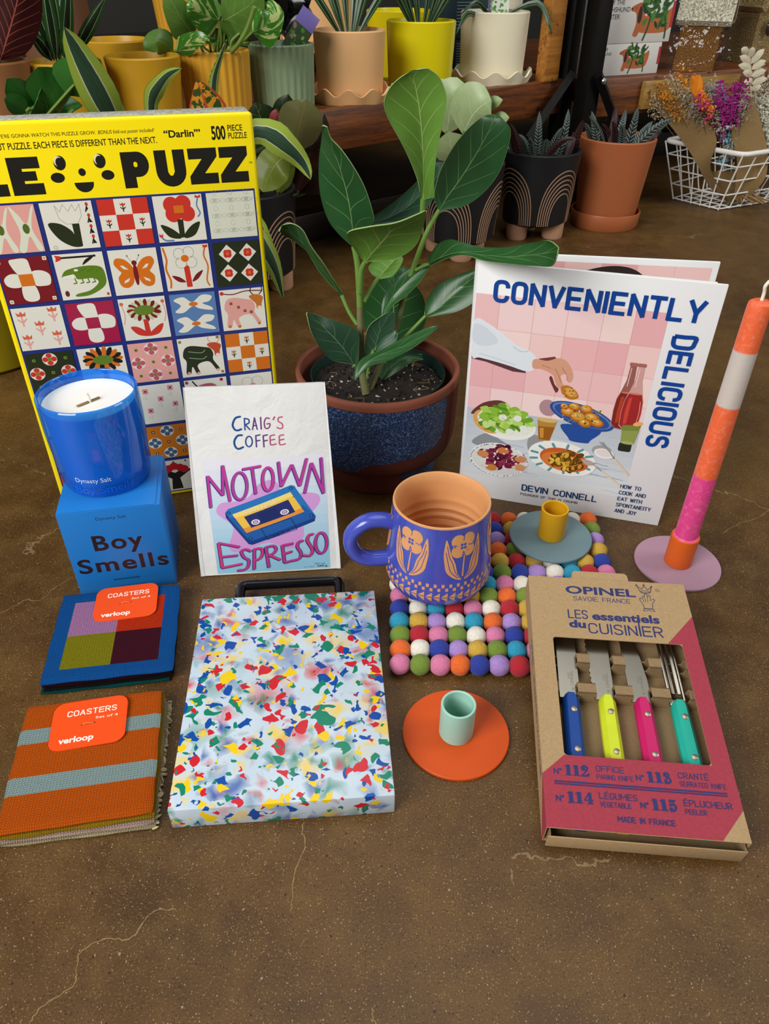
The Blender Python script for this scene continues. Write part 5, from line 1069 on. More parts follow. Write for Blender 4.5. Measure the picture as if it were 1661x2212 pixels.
def fin(s):             # pressed seam running down the front corners
    vs = [];
    for j in range(NV+1):
        v = j/NV*HB; a = fs_(s, v); vs += [a+V((0, -.0002, 0)), a+V((s*.0035*(1-.8*v/HB), -.0006, 0)), a+V((s*.0035*(1-.8*v/HB), .0008, 0)), a+V((0, .001, 0))]
    b.add(vs, [[j*4+k, j*4+k+1, j*4+k+5, j*4+k+4][::s] for j in range(NV) for k in range(3)], BP, True)
fin(-1); fin(1)
wpb = lambda u, v, h: fs_((u-W/2)/hw(v), v, h)
pr = Print(b, warp=wpb, rough=.5, grid=6, base=.08)
GR = ['#1f4f8f', '#2c4d92', '#5a3f80', '#6a3f80', '#8a4478', '#b5527a', '#c9577a']
def cs(pts, c, w=1.1, sm=4): pr.stroke([bagpt(*p) for p in pts], w, c, smooth=sm)
def bagpt(x, y):
    w_ = -1.35213e-05*x+-6.62823e-05*y+1; return ((0.0831608*x+-0.0119846*y+-4.5)/w_, (-0.00577608*x+-0.0997423*y+187.5)/w_)
cs([(650, 350), (605, 365), (580, 425), (600, 468), (628, 477), (662, 465)], GR[0], 1.7); cs([(690, 366), (697, 470)], GR[1], 1.2, 0); cs([(690, 366), (728, 374), (734, 405), (698, 424)], GR[1], 1.2); cs([(702, 424), (742, 468)], GR[1], 1.2, 0)
cs([(768, 468), (785, 360), (812, 465)], GR[2], 1.1, 0); cs([(774, 432), (805, 430)], GR[2], 1.1, 0); cs([(843, 356), (849, 462)], GR[3], 1.2, 0); cs([(926, 366), (895, 362), (878, 400), (886, 450), (912, 457), (930, 435), (930, 414), (904, 416)], GR[4]); cs([(974, 352), (962, 376)], GR[5], 1.2, 0); cs([(1046, 352), (1012, 360), (1010, 392), (1045, 415), (1050, 450), (1022, 460), (1000, 448)], GR[6])
cs([(668, 520), (625, 528), (596, 580), (610, 632), (640, 647), (680, 630)], GR[0], 1.7); pr.stroke([bagpt(735+31*cos(a*.3), 578+48*sin(a*.3)) for a in range(21)], 1.2, GR[1], True)
for x, c in ((798, GR[2]), (868, GR[3])): cs([(x, 524), (x+8, 626)], c, 1.2, 0); cs([(x, 524), (x+38, 516)], c, 1.2, 0); cs([(x+3, 572), (x+38, 567)], c, 1.2, 0)
for x, c in ((932, GR[5]), (1018, GR[6])): cs([(x+42, 517), (x+4, 526), (x+2, 560), (x+8, 608), (x+58, 600)], c, 1.1, 3); cs([(x+4, 566), (x+44, 557)], c, 1.1, 0)
b.build('bag_body', bg_)
b = MB(); pr = Print(b, warp=wpb, rough=.4, grid=5, base=.1, step=.009)
for k in range(12):     # sticker print runs from lavender white to sky blue
    f = k/11; c = '%02x%02x%02x' % tuple(int(a*(1-f)+q*f) for a, q in zip((150, 205, 232), (232, 232, 242))); pr.l = .1; pr.rect(11.9, 1.5+9.6*k, 115.2, 1.5+9.6*(k+1), c)
pr.blob([bagpt(*p) for p in ((430, 1220), (480, 1160), (620, 1140), (740, 1090), (820, 980), (920, 935), (1000, 960), (1040, 1040), (1130, 1080), (1260, 1060), (1380, 1080), (1405, 1150), (1330, 1250), (1250, 1330), (1255, 1470), (1180, 1570), (1080, 1590), (920, 1530), (740, 1600), (600, 1630), (550, 1570), (590, 1420), (560, 1350), (450, 1280))], '#d79fdb', 3)
def cp(pts, c): pr.poly([bagpt(*p) for p in pts], c)
cp([(512, 1250), (520, 1300), (735, 1548), (770, 1555), (1355, 1335), (1366, 1290), (1240, 1130), (1165, 995), (1130, 985), (540, 1215)], '#1b3f88'); cp([(512, 1250), (540, 1215), (1130, 985), (1165, 1000), (1366, 1285), (1350, 1300), (770, 1515), (735, 1505)], '#2878c0'); cp([(545, 1300), (1250, 1180), (1366, 1285), (1350, 1300), (770, 1515), (735, 1505)], '#2360ac')
cp([(580, 1265), (1125, 1050), (1257, 1240), (715, 1440)], '#f5c84c'); cp([(580, 1265), (1125, 1050), (1150, 1086), (604, 1300)], '#f8e07c'); cp([(680, 1400), (1235, 1205), (1257, 1240), (715, 1440)], '#ee9a3c')
for a in (((604, 1305), (1155, 1098)), ((685, 1405), (1240, 1215))): pr.stroke([bagpt(*p) for p in a], .8, '#8f2a4a')
cp([(690, 1285), (1105, 1122), (1172, 1240), (760, 1388)], '#232f72'); cp([(815, 1262), (985, 1196), (1030, 1275), (860, 1335)], '#1b2a66')
for x, y in ((800, 1333), (1072, 1238)): c = bagpt(x, y); pr.ell(*c, 3.9, 2.7, '#f2ecf0', 12); pr.ell(*c, 2.5, 1.75, '#35356a', 12); pr.ell(c[0], c[1], 1.9, 1.3, '#d9a8cc', 12)
for x, y in ((546, 1252), (1130, 1015), (752, 1490), (1325, 1280)): c = bagpt(x, y); pr.ell(*c, 1.7, 1.4, '#16306a'); pr.ell(*c, .8, .7, '#3f8fd0')
pr.stroke([bagpt(*p) for p in ((850, 1395), (912, 1500), (1190, 1405), (1130, 1296), (850, 1395))], .5, '#16306a')
for x, y in ((975, 1465), (1050, 1430), (1105, 1415), (1010, 1450)): c = bagpt(x, y); pr.rect(c[0]-1, c[1]-.8, c[0]+1, c[1]+.8, '#16306a')
pr.text('BEAN JUICE', *bagpt(705, 1262), 4.4, '#fbf0c0', 30, 0, rot=20)
LT = [[(345, 905), (378, 1205)], [(345, 908), (490, 1082)], [(487, 800), (492, 1082)], [(487, 800), (560, 1135)], [(650+68*cos(k*.2618), 990+128*sin(k*.2618)) for k in range(25)], [(675, 832), (848, 800)], [(765, 818), (800, 1062)], [(914+50*cos(k*.2618), 922+108*sin(k*.2618)) for k in range(25)],
      [(1012, 760), (1040, 992)], [(1040, 992), (1137, 790)], [(1137, 790), (1213, 990)], [(1213, 990), (1278, 735)], [(1260, 1060), (1322, 780)], [(1322, 780), (1438, 1070)], [(1413, 733), (1438, 1070)],
      [(450, 1535), (485, 1775)], [(450, 1538), (648, 1570)], [(470, 1672), (630, 1652)], [(485, 1775), (672, 1735)], [(750, 1608), (705, 1592), (665, 1615), (690, 1670), (735, 1700), (725, 1765), (690, 1792), (640, 1798)], [(788, 1590), (786, 1790)], [(788, 1590), (850, 1582), (866, 1625), (840, 1680), (788, 1702)], [(895, 1570), (925, 1770)], [(895, 1572), (965, 1556), (992, 1590), (960, 1635), (905, 1652)], [(930, 1648), (1032, 1695)],
      [(1050, 1550), (1072, 1722)], [(1050, 1555), (1150, 1535)], [(1060, 1638), (1142, 1612)], [(1072, 1722), (1152, 1700)], [(1240, 1512), (1205, 1522), (1192, 1570), (1225, 1625), (1212, 1682), (1150, 1702)], [(1335, 1450), (1300, 1460), (1285, 1510), (1318, 1565), (1335, 1610), (1310, 1655), (1252, 1652)], [(1415+54*cos(k*.2618), 1537+98*sin(k*.2618)) for k in range(25)]]
for dx, dy, top in ((-7, 9, 0), (0, 0, 1)):
    for i, L in enumerate(LT): pr.stroke([bagpt(x+dx, y+dy) for x, y in L], 2.2, '#3b2a78' if not top else ('#b23fa4' if i < 15 and i % 2 == 0 else '#c23f9c' if i < 15 else '#c43d92' if i % 3 else '#d63f80'), cap=len(L) > 2, smooth=3 if 3 < len(L) < 12 else 0)
pr.text('12.1 oz', 101, 6.6, 1.8, '#3a6a80', 9); pr.text('343 g', 103, 3.8, 2, '#23506a', 9, .01); pr.text('net weight', 90, 4.2, 1.5, '#8fa8c8', 10)
b.build('label', bg_)
# ------------------------------------------------------------------ felt ball trivet
FC = {'p': '#d3789f', 'g': '#6f8a2a', 'o': '#e2661c', 'b': '#1d3596', 'r': '#ad1226', 'l': '#a685c8', 'w': '#e9e2d3', 'y': '#c9a238', 'c': '#1f93b4'}
def felt(k):
    if 'felt_'+k in MATS: return MATS['felt_'+k]
    t = NT('felt_'+k); c = lin(FC[k]); n = t.noise(420, 5, None, .7, 1.2); n2 = t.noise(160, 3, None, .6, 2)
    t.bc(t.mix(n, tuple(x*.7 for x in c[:3])+(1,), tuple(min(1, x*1.25+.01) for x in c[:3])+(1,))); t.p(Roughness=.95, Sheen_Weight=.08)
    t.bump(t.M('ADD', n, n2), .7, .0012); MATS['felt_'+k] = t.m; return t.m
tv = thing('felt_ball_trivet', 'square trivet of multicoloured felt balls beneath the mug', 'trivet', (.0135, .3965, 0))
ROWS = ['pgpoblrlwocyr', 'owblygcpgbowl', 'grpgwpbrlcpoy', 'cylwcolygrbwp', 'bwcrpwryoplcg', 'pwolygogpbrwc', 'wrbgocpwylogb', 'lpygwbgblwcrp', 'gowcbryrywcyb', 'pblrygogrbpry', 'wycowplrgcoal', 'rbgplobycwprg', 'olwbycrowgrwo']
ROWS[10] = 'wycowplrgcobl'
rnd = random.Random(8); hid = MB()
bm0 = bmesh.new(); bmesh.ops.create_icosphere(bm0, subdivisions=3, radius=1); bm0.verts.index_update()
BV = [v.co.copy() for v in bm0.verts]; BF = [[v.index for v in f.verts] for f in bm0.faces]; bm0.free()
nvis = 0
for r in range(13):
    for c in range(13):
        x = c*.01575+rnd.uniform(-.0004, .0004); y = r*.01565+rnd.uniform(-.0004, .0004)-.0011*(c/12)*(1-r/6); k = ROWS[r][c]; rad_ = .0087*rnd.uniform(.97, 1.03)
        under_box = (c > 6.6+r*.03 and r < 4) or (c > 7 and r < 4); wx, wy = .0135+x, .3965+y
        hidden = under_box or (wx-.047)**2+(wy-.486)**2 < .022**2 or (wx-.157)**2+(wy-.547)**2 < .020**2 or (r > 8 and c < 1.5) or (r > 9 and c < 4)
        vs = []
        for v in BV:
            q = 1+.018*sin(v.x*5+r)*cos(v.y*4+c)+.012*sin(v.z*9+c*2); vs.append((v.x*rad_*q, v.y*rad_*q, v.z*rad_*q*.98))
        if hidden or nvis >= 100: hid.add([V(p)+V((x, y, .0083)) for p in vs], BF, felt(k), True)
        else:
            nvis += 1; b = MB().add(vs, BF, felt(k), True)
            for q in range(26):      # stray wool fibres
                a = V((rnd.gauss(0, 1), rnd.gauss(0, 1), rnd.gauss(0, 1)+.4)).normalized(); s = a.cross(V((rnd.random(), rnd.random(), rnd.random()))).normalized()
                e = a*rad_*1.0+(s*1.2+a*.5)*.0022*rnd.random(); b.add([a*rad_*.99-s.cross(a)*.00006, a*rad_*.99+s.cross(a)*.00006, e], [[0, 1, 2]], felt(k))
            b.build('felt_ball', tv, (x, y, .0083))
o = hid.build('felt_balls', tv); o['kind'] = 'stuff'
# ------------------------------------------------------------------ mug
mg_ = thing('mug', 'blue and peach ceramic mug with carved poppies and triangles, standing on the trivet', 'mug', (.0468, .489, .0166), (0, 0, 0))
MB_ = mat('cobalt_glaze', '#4450b2', .25, coat=.5, var=.1, vscale=60); PCH = mat('peach_stoneware', '#d89c66', .5, var=.06, vscale=90)
PR = [(0, .001), (.026, .001), (.032, 0), (.0375, .003), (.0425, .0085), (.0452, .016), (.0455, .022), (.0447, .034), (.0432, .050), (.0417, .066), (.0405, .080), (.0402, .0865)]
pc = [V((r, z, 0)) for r, z in PR]; pc = pc[:3]+catmull(pc[3:], 4)
def mrad(z):
    for a, c in zip(pc, pc[1:]):
        if a.y <= z <= c.y and c.y > a.y: return a.x+(c.x-a.x)*(z-a.y)/(c.y-a.y)
    return pc[-1].x
b = MB(); b.lathe([(p.x, p.y) for p in pc], MB_, 96)
wpm = lambda u, v, h: ((mrad(v*.001)+h*.001)*sin(RD(u)), -(mrad(v*.001)+h*.001)*cos(RD(u)), v*.001)
pr = Print(b, warp=wpm, rough=.5, grid=3.2, base=.10, step=.012)
# one motif per 61 degrees, u in degrees and v in mm
def poppy(a):
    s = 1.28                                                   # degrees per mm at this radius
    P = lambda L: [(a+x*s, y) for x, y in L]
    for P_ in ([(-1.0, 40), (-.4, 50), (.5, 60), (1.6, 60), (.9, 50), (.4, 40)],): pr.poly(P(P_), PCH)
    for x, y in ((-4.8, 74.6), (4.9, 75.2), (-4.6, 65.2), (4.7, 65.6)): pr.ell(a+x*s, y, 6.3*s, 6.3, PCH, 0, 18)
    pr.ell(a, 70, 8.5*s, 7.5, PCH, 0, 14); pr.l += .05
    for k in range(4): x, y = 2.1*cos(RD(90*k+45)), 2.1*sin(RD(90*k+45)); pr.ell(a+x*s, 69.5+y, 1.35*s, 1.35, MB_, 0, 10)
    for q in ([(0, 75), (.6, 81)], [(-6, 70.5), (-9, 71.5), (-7.4, 69)], [(5, 70), (9, 69)], [(-.8, 61), (0, 64.6), (1.4, 61)]): pr.stroke(P(q), .8, MB_)
    for sg in (-1, 1):
        L = [(sg*1.2, 37), (sg*4.8, 44), (sg*7, 54), (sg*10.4, 62), (sg*13.8, 74), (sg*15.6, 77), (sg*16.8, 70), (sg*17.2, 62), (sg*16.2, 54), (sg*14.4, 46), (sg*8.4, 39.6)]
        pr.l -= .1; pr.blob(P(L), PCH, 4); pr.l += .1
        pr.stroke(P([(sg*2.6, 38.6), (sg*7, 46), (sg*9.2, 54), (sg*12.4, 61), (sg*14.4, 71)]), .75, MB_, smooth=3); pr.stroke(P([(sg*5, 39.6), (sg*10.8, 46.5), (sg*13, 54), (sg*15.4, 65)]), .75, MB_, smooth=3)
for k in range(5): pr.l = .1; poppy(-38+60.5*k if k < 4 else -38-60.5)
for k in range(44):
    a = -180+k*360/44; w_ = 3.1; pr.l = .1
    pr.rect(a, 30.2, a+w_, 33.6, PCH); pr.rect(a+4.1, 26.4, a+4.1+w_, 29.6, PCH)
    pr.poly([(a, 20.2), (a+7, 24.8), (a+7, 20.2)], PCH); pr.poly([(a, 19.4), (a+7, 19.4), (a+7, 14.6)], PCH)
b.build('mug_body', mg_)
b = MB(); ins = [(.0402, .0865), (.0399, .0878), (.0388, .088), (.0378, .0868)]; z = .084
ins += [(.0372, .078)]; 
for k in range(22): z = .066-k*.0026; ins.append((.0378+.0010*sin(k*2*pi/3.4)*min(1, k/5)-(.003 if k > 19 else 0), z))
ins += [(.030, .0055), (0, .0048)]
b.lathe(ins, PCH, 96); b.build('peach_interior', mg_)
b = MB(); Ph = [(-.038, 0, .066), (-.050, 0, .0695), (-.063, 0, .068), (-.0735, 0, .058), (-.0755, 0, .046), (-.070, 0, .034), (-.059, 0, .0285), (-.0425, 0, .0285)]
b.tube(catmull(Ph, 8), .0062, MB_, 20, up=(0, 1, 0), flat=1.25); b.build('handle', mg_, rot=(0, 0, RD(6)))
# ------------------------------------------------------------------ candle holders
def holder(label, p, dc, tc, tilt=(0, 0), rd=.0392):
    t = thing('candle_holder', label, 'candle holder', p, (tilt[0], tilt[1], 0), 'disc candle holders in painted metal')
    m1 = mat('painted_'+dc[1:], dc, .55, var=.05, vscale=60, nz=.08, nscale=900, bumpd=.0004); m2 = mat('painted_'+tc[1:], tc, .5, var=.04, vscale=60, nz=.08, nscale=900, bumpd=.0004)
    MB().lathe([(0, 0), (rd-.0006, 0), (rd, .0006), (rd, .0024), (rd-.0006, .003), (0, .003)], m1, 96).build('base_disc', t)
    MB().lathe([(0, .0031), (.0117, .0031), (.0123, .0034), (.0125, .004), (.0125, .0345), (.0121, .035), (.0112, .035), (.0107, .0345), (.0107, .006), (0, .006)], m2, 64).build('tube', t); return t
holder('orange disc candle holder with an empty mint green tube, on the bare floor', (.0536, .337, 0), '#cc4e12', '#9fcdbc')
holder('slate blue disc candle holder with an empty yellow tube, on the felt balls', (.1575, .5475, .0172), '#6b868c', '#dba613', rd=.0386)
holder('lilac disc candle holder with an orange tube, holding the striped taper', (.2766, .5301, 0), '#a98596', '#d9601c')
tc = thing('taper_candle', 'tall dip dyed taper candle in pink, coral and grey, with a curled white wick', 'candle', (.2766, .5301, .0062))
def taper_mat():
    t = NT('dip_dyed_wax'); z = t.sep(t.co())[2]; n = t.noise(70, 4); z = t.M('ADD', z, t.M('MULTIPLY', t.M('SUBTRACT', n, .5), .004))
    c = t.ramp(t.M('MULTIPLY', z, 4), [(0, '#e2458c'), (.382, '#e2458c'), (.388, '#ee6a3a'), (.655, '#ee6a3a'), (.66, '#c9c2ba'), (.845, '#c9c2ba'), (.85, '#ee6a3a')])
    sp = t.noise(240, 4, None, .7); c = t.mix(t.M('MULTIPLY', t.ramp(sp, [(.5, '#000000'), (.75, '#ffffff')]), .3), c, lin('#f7c0c0'))
    t.bc(c); t.p(Roughness=.45, Subsurface_Weight=.15, Subsurface_Scale=.01); t.bump(sp, .25, .001); return t.m
TW = taper_mat(); HT = .2505
b = MB(); b.lathe([(0, 0), (.0098, 0), (.0100, .002), (.0101, .03)]+[(.0101-.0012*k/10, .03+k*(HT-.04)/10) for k in range(1, 11)]+[(.0088, HT-.004), (.0082, HT-.0015), (.006, HT), (0, HT+.0003)], TW, 48, rf=lambda a, z: 1+.012*sin(a*3+z*60)*sin(z*90)); b.build('wax_taper', tc)
b = MB(); b.lathe([(.0102, .0262), (.0112, .0268), (.0114, .028), (.0108, .0292), (.0101, .0298)], mat('pink_wax_drip', '#e8609c', .4), 48, rf=lambda a, z: 1+.012*sin(a*7)+.01*sin(a*13)); b.build('wax_collar', tc)
b = MB(); b.tube(catmull([(0, 0, HT-.001), (0, 0, HT+.006), (-.0012, -.001, HT+.011), (.0008, -.001, HT+.015)], 5), .0013, mat('cotton_wick', '#efe9dc', .9), 8); b.build('wick', tc)
# ------------------------------------------------------------------ knife box
KT = RD(7.5); kb = thing('knife_carton', 'kraft and red carton with a cut out window showing four small tools', 'box', (.1664, .2505, .0005), (KT, 0, RD(-4.5)))
W, H, TH = 126, 208.5, .0205
def kraft(name, c):
    t = NT(name); n = t.noise(700, 3); n2 = t.noise(60, 3); q = lin(c)
    t.bc(t.mix(n, tuple(x*.72 for x in q[:3])+(1,), tuple(min(1, x*1.22) for x in q[:3])+(1,))); t.p(Roughness=.75); t.bump(n, .15, .0004); MATS[name] = t.m; return t.m
KR = kraft('kraft_card', '#a98c63'); KRED = kraft('red_printed_card', '#9e3040'); KIN = kraft('kraft_inside', '#8d7350')
wl = -W/2000; wr = W/2000; hl = H/1000; tk = .0007
win = rrect(15.5, 50.2, 113.0, 148, 2.5); mmx = lambda L: [((x-W/2)*.001, y*.001) for x, y in L]
b = MB(); b.prism(mmx([(0, 0), (W, 0), (W, H), (0, H)]), TH-tk, TH, KR, holes=[mmx(win)])
b.box(wl, 0, 0, wl+tk, hl, TH-tk, KR); b.box(wr-tk, 0, 0, wr, hl, TH-tk, KR); b.box(wl+tk, 0, 0, wr-tk, hl, tk, KR)
wk = lambda u, v, h: ((u-W/2)*.001, v*.001, TH+h*.001)
pr = Print(b, warp=wk, rough=.7, step=.001); NV_ = '#2a3166'
pr.poly([(W, 175.5), (102.3, 148), (113, 148), (113, 50.2), (15.5, 50.2), (0, 36), (0, 0.2), (108.6, .2), (W, 20.6)], KRED)
pr.text('OPINEL', 29.4, 192.2, 7.4, NV_, 56, .03); pr.din('SAVOIE FRANCE', 34.8, 184.9, 4.5, NV_, 45.2, .12)
# crowned hand emblem
C = '#2c3050'; pr.stroke([(87.6, 204), (89.8, 197.6), (97.4, 197.6), (99.2, 203.4), (95.8, 200.6), (93.4, 204.4), (91, 200.8), (87.6, 204)], .55, C); pr.ring(93.6, 198, 3.8, 1.5, .5, C)
for x, y in ((87.4, 204.8), (93.4, 205.4), (99.4, 204.2)): pr.ell(x, y, .8, .8, C)
HND = [(90.4, 181), (89.4, 186), (87.8, 189.4), (88.6, 192), (90.2, 190.4), (90.4, 193.6), (91.8, 193.8), (92, 191), (92.6, 196), (94.2, 196), (94.2, 190.6), (95.2, 194.8), (96.6, 194.4), (96.4, 189.4), (99, 191.2), (99.8, 190), (97.4, 186.4), (96.6, 181)]
pr.stroke(HND, .5, C, True); pr.stroke([(89.6, 180.6), (97.4, 180.6), (97.8, 178.4), (93.6, 179.2), (89.2, 178.4), (89.6, 180.6)], .5, C)
for P in ([(90.6, 190), (90.8, 187.6)], [(92.2, 190.8), (92.2, 187.6)], [(94.2, 190.6), (94, 187.6)]): pr.stroke(P, .4, C)
pr.ring(103.6, 200.4, 1.5, 1.5, .3, C); pr.text('R', 103.6, 199.8, 1.2, C, anchor='c')
pr.din('LES', 29, 166.7, 8.8, NV_, 15.6, .12); pr.text('essentiels', 47.8, 166.8, 7.2, NV_, 52, .035, shear=.0); pr.text('du', 29, 158.2, 6.6, NV_, 13, .045); pr.din('CUISINIER', 43.6, 153.2, 10, NV_, 56.8, .12); pr.rect(82.5, 153.2, 83.7, 171, NV_)
def fat(x, y, s):        # fat-face numerals
    for ch in s:
        if ch == '1': pr.rect(x+.9, y, x+3.5, y+7.6, NV_); pr.rect(x-.1, y, x+4.5, y+.7, NV_); pr.poly([(x, y+6.2), (x, y+6.8), (x+2, y+7.8), (x+2, y+6.2)], NV_); x += 5.3
        elif ch == '2': pr.ell(x+1.4, y+5.4, 1.4, 1.4, NV_); pr.stroke([(x+.8, y+6.6), (x+2.6, y+7.4), (x+4.2, y+6), (x+3.2, y+4)], 1.5, NV_, smooth=4); pr.stroke([(x+4, y+4.6), (x+2, y+2.4), (x+.2, y+.6)], .9, NV_, smooth=3); pr.blob([(x, y), (x+.6, y+1.6), (x+2.6, y+1.2), (x+5, y+2.6), (x+5.2, y+1), (x+3.8, y)], NV_); x += 6
        elif ch == '3': pr.ell(x+1.3, y+5.8, 1.2, 1.2, NV_); pr.ell(x+1.3, y+1.8, 1.2, 1.2, NV_); pr.stroke([(x+.8, y+6.9), (x+2.8, y+7.3), (x+3.8, y+5.9), (x+2.6, y+4.2), (x+1.8, y+4)], 1.3, NV_, smooth=4); pr.stroke([(x+1.8, y+4), (x+3.6, y+3.6), (x+4.4, y+2), (x+3, y+.5), (x+.8, y+.5)], 1.4, NV_, smooth=4); x += 6
        elif ch == '4': pr.rect(x+2.8, y, x+4.8, y+7.8, NV_); pr.stroke([(x+3.4, y+7.4), (x+.2, y+2.5), (x+5.6, y+2.5)], .8, NV_); pr.rect(x+1.8, y, x+5.6, y+.7, NV_); x += 6
        elif ch == '5': pr.poly([(x+.6, y+7.8), (x+4.8, y+7.8), (x+4, y+5.9), (x+.6, y+5.9)], NV_); pr.rect(x+.6, y+4, x+1.1, y+7, NV_); pr.stroke([(x+1, y+4), (x+3, y+4.7), (x+4.3, y+3), (x+3.2, y+.8), (x+1, y+.5)], 1.5, NV_, smooth=4); pr.ell(x+1.2, y+1.6, 1.2, 1.2, NV_); x += 6
for x, y, n_, a, wa, c_, wc in ((7.4, 36.2, '112', 'OFFICE', 18.5, 'PARING KNIFE', 24), (61, 35.6, '113', 'CRANTÉ', 20, 'SERRATED KNIFE', 30), (7.4, 17.6, '114', 'LÉGUMES', 24.5, 'VEGETABLE', 19.8), (61, 17, '115', 'ÉPLUCHEUR', 30.5, 'PEELER', 13.4)):
    pr.text('N°', x, y+.2, 3.6, NV_, 5.4, .035); fat(x+7.6, y-.6, n_); pr.din(a, x+28, y+3.6, 4.4, NV_, wa, .13); pr.din(c_, x+28, y-1.7, 3.5, NV_, wc, .13)
pr.rect(7.4, 30.6, 118.4, 31.6, NV_); pr.rect(7.4, 29.0, 118.4, 29.9, NV_)
pr.din('MADE IN FRANCE', 45.2, 6.8, 3.9, NV_, 36, .15)
pl_ = Print(b, warp=lambda u, v, h: (wl-h*.001, (H-u)*.001, v*.001), rough=.7); pl_.poly([(H-38, 20.4), (H, 20.4), (H, .3)], KRED); pl_.text('OPINEL', 60, 12, 4.2, NV_, 26, .02); pl_.text('LES ESSENTIELS DU CUISINIER', 92, 11, 5, NV_, 80, .01); pl_.text('N°112 / N°113', 60, 5, 3, NV_, 26)
b.build('sleeve', kb)
b = MB(); b.prism([(-.0275, 0), (.0195, 0), (.0185, .0085), (.0165, .0105), (-.0245, .0105), (-.0265, .0085)], TH-.0022, TH-.0015, KR, Mx.Translation((0, hl, 0)) @ Mx.Rotation(RD(6), 4, 'X')); b.build('tuck_flap', kb)
b = MB(); iw = .0605; b.box(-iw, -.0030, .0009, iw, hl-.002, .0016, KIN); b.box(-iw-.001, -.0038, .0009, iw+.001, -.0030, .0158, KR, .0003); b.box(-iw, -.0030, .0016, -iw+.0007, hl-.002, .0165, KIN); b.box(iw-.0007, -.0030, .0016, iw, hl-.002, .0165, KIN)
KX = (-.0385, -.0115, .0150, .0420)
for y, hh, nw in ((.104, .0135, .0068), (.130, .0135, .0088)):      # notched cross supports
    n_ = [];
    xs = [-iw+.001]; top = []
    pts = [(-iw+.001, 0)]
    pts2 = [(-iw+.001, hh)]
    for x in KX: pts2 += [(x-nw, hh), (x-nw+.001, .0075), (x+nw-.001, .0075), (x+nw, hh)]
    pts2 += [(iw-.001, hh), (iw-.001, 0)]
    b.prism((pts+pts2)[::-1], -.0008, .0, KIN, Mx(((1, 0, 0, 0), (0, 0, 1, y), (0, 1, 0, .0016), (0, 0, 0, 1))))
    b.prism((pts+pts2)[::-1], -.0008, .0, KIN, Mx(((1, 0, 0, 0), (0, 0, 1, y+.008), (0, 1, 0, .0016), (0, 0, 0, 1))))
    for x0, x1 in zip([-iw+.001]+[x+nw for x in KX], [x-nw for x in KX]+[iw-.001]): b.box(x0, y-.0008, .0016+hh-.0007, x1, y+.008, .0016+hh, KIN)
b.build('inner_tray', kb)
KM = Mx.Translation((.1664, .2505, .0005)) @ Mx.Rotation(RD(-4.5), 4, 'Z') @ Mx.Rotation(KT, 4, 'X')
BLD = mat('brushed_blade', '#a8a192', .28, 1.0, var=.06, vscale=80); RIV = mat('rivet_metal', '#b7a894', .35, 1.0)
def tool(label, x, col, kind, rz):
    loc = KM @ V((x, .0, .0095)); t = thing('kitchen_knife' if kind != 'peeler' else 'peeler', label, 'knife' if kind != 'peeler' else 'peeler', loc, (KM @ Mx.Rotation(rz, 4, 'Z')).to_euler(), 'small kitchen tools in the carton')
    hm = mat('stained_wood_'+col[1:], col, .5, var=.08, vscale=120); y1 = .1035; b = MB()
    sec = []
    for k in range(9):
        y = .006+(y1-.006)*k/8; w_ = .0068-.0012*(k/8)*.6; h_ = .0052
        if k == 8: w_ *= .62
        if k == 7: y = y1-.004; w_ *= .98
        if k == 0: w_ *= .8
        sec.append([(x_*w_, y, z_*h_) for x_, z_ in ((1, .35), (.55, 1), (-.55, 1), (-1, .35), (-1, -.35), (-.55, -1), (.55, -1), (1, -.35))])
    vs = [p for s in sec for p in s]; fs = [[i*8+k, i*8+(k+1) % 8, (i+1)*8+(k+1) % 8, (i+1)*8+k][::-1] for i in range(8) for k in range(8)]; b.add(vs, fs+[list(range(8)), list(range(64, 72))[::-1]], hm); b.build('handle', t, normals=True)
    for yy in (.0895, .0585): MB().lathe([(.0022, .0048), (.0022, .0056), (.0017, .0058), (0, .0058)], RIV, 20, Mx.Translation((.0008, yy, 0))).build('rivet', t)
    b = MB(); y0 = y1-.002
    if kind == 'paring': P = [(-.0075, y0), (.0072, y0), (.0070, .150), (.0052, .170), (.0015, .182), (-.0078, .190)]
    elif kind == 'veg': P = [(-.0075, y0), (.0072, y0), (.0068, .122), (.0044, .142), (-.0005, .160), (-.0090, .176), (-.0088, .140), (-.0082, .118)]
    elif kind == 'serrated':
        P = [(.0062, y0), (.0062, .172), (-.0035, .178), (-.0105, .170)]; n = 44
        P += [(-.0105-.0005*sin(k*2.1)+.0025*(k/n)**3, .168-(.168-y0)*k/n) for k in range(n+1)]
    if kind != 'peeler':
        b.prism(P if kind != 'serrated' else P, -.0006, .0006, BLD)
        pr = Print(b, warp=lambda u, v, h: (u*.001, v*.001, .0006+h*.001), rough=.35); pr.text('OPINEL', 3.4, 112, 2.2, '#6f6a62', 13, rot=90); pr.text('INOX', .8, 118, 1.6, '#6f6a62', 5, rot=90)
        pr.stroke([(2.2, 108), (3.6, 109.6), (1.6, 110)], .35, '#6f6a62', True)
        b.build('blade', t)
    else:
        for x0, x1 in ((-.0062, -.0042), (.0042, .0062)): b.box(x0, y0, -.0012, x1, .166, .0012, BLD, .0004)
        b.box(-.0062, .164, -.0012, .0062, .167, .0012, BLD, .0004); b.box(-.0062, y0-.001, -.0012, .0062, y0+.004, .0012, BLD, .0004); b.build('frame', t)
        b = MB(); b.box(-.0036, .110, -.0004, -.0008, .160, .0010, BLD, .0003, T=Mx.Rotation(RD(12), 4, 'Y')); b.box(.0008, .110, -.0004, .0036, .160, .0010, BLD, .0003, T=Mx.Rotation(RD(-12), 4, 'Y')); b.build('swivel_blade', t)
tool('paring knife with deep blue handle in the carton window', KX[0], '#103f8a', 'paring', RD(-1))
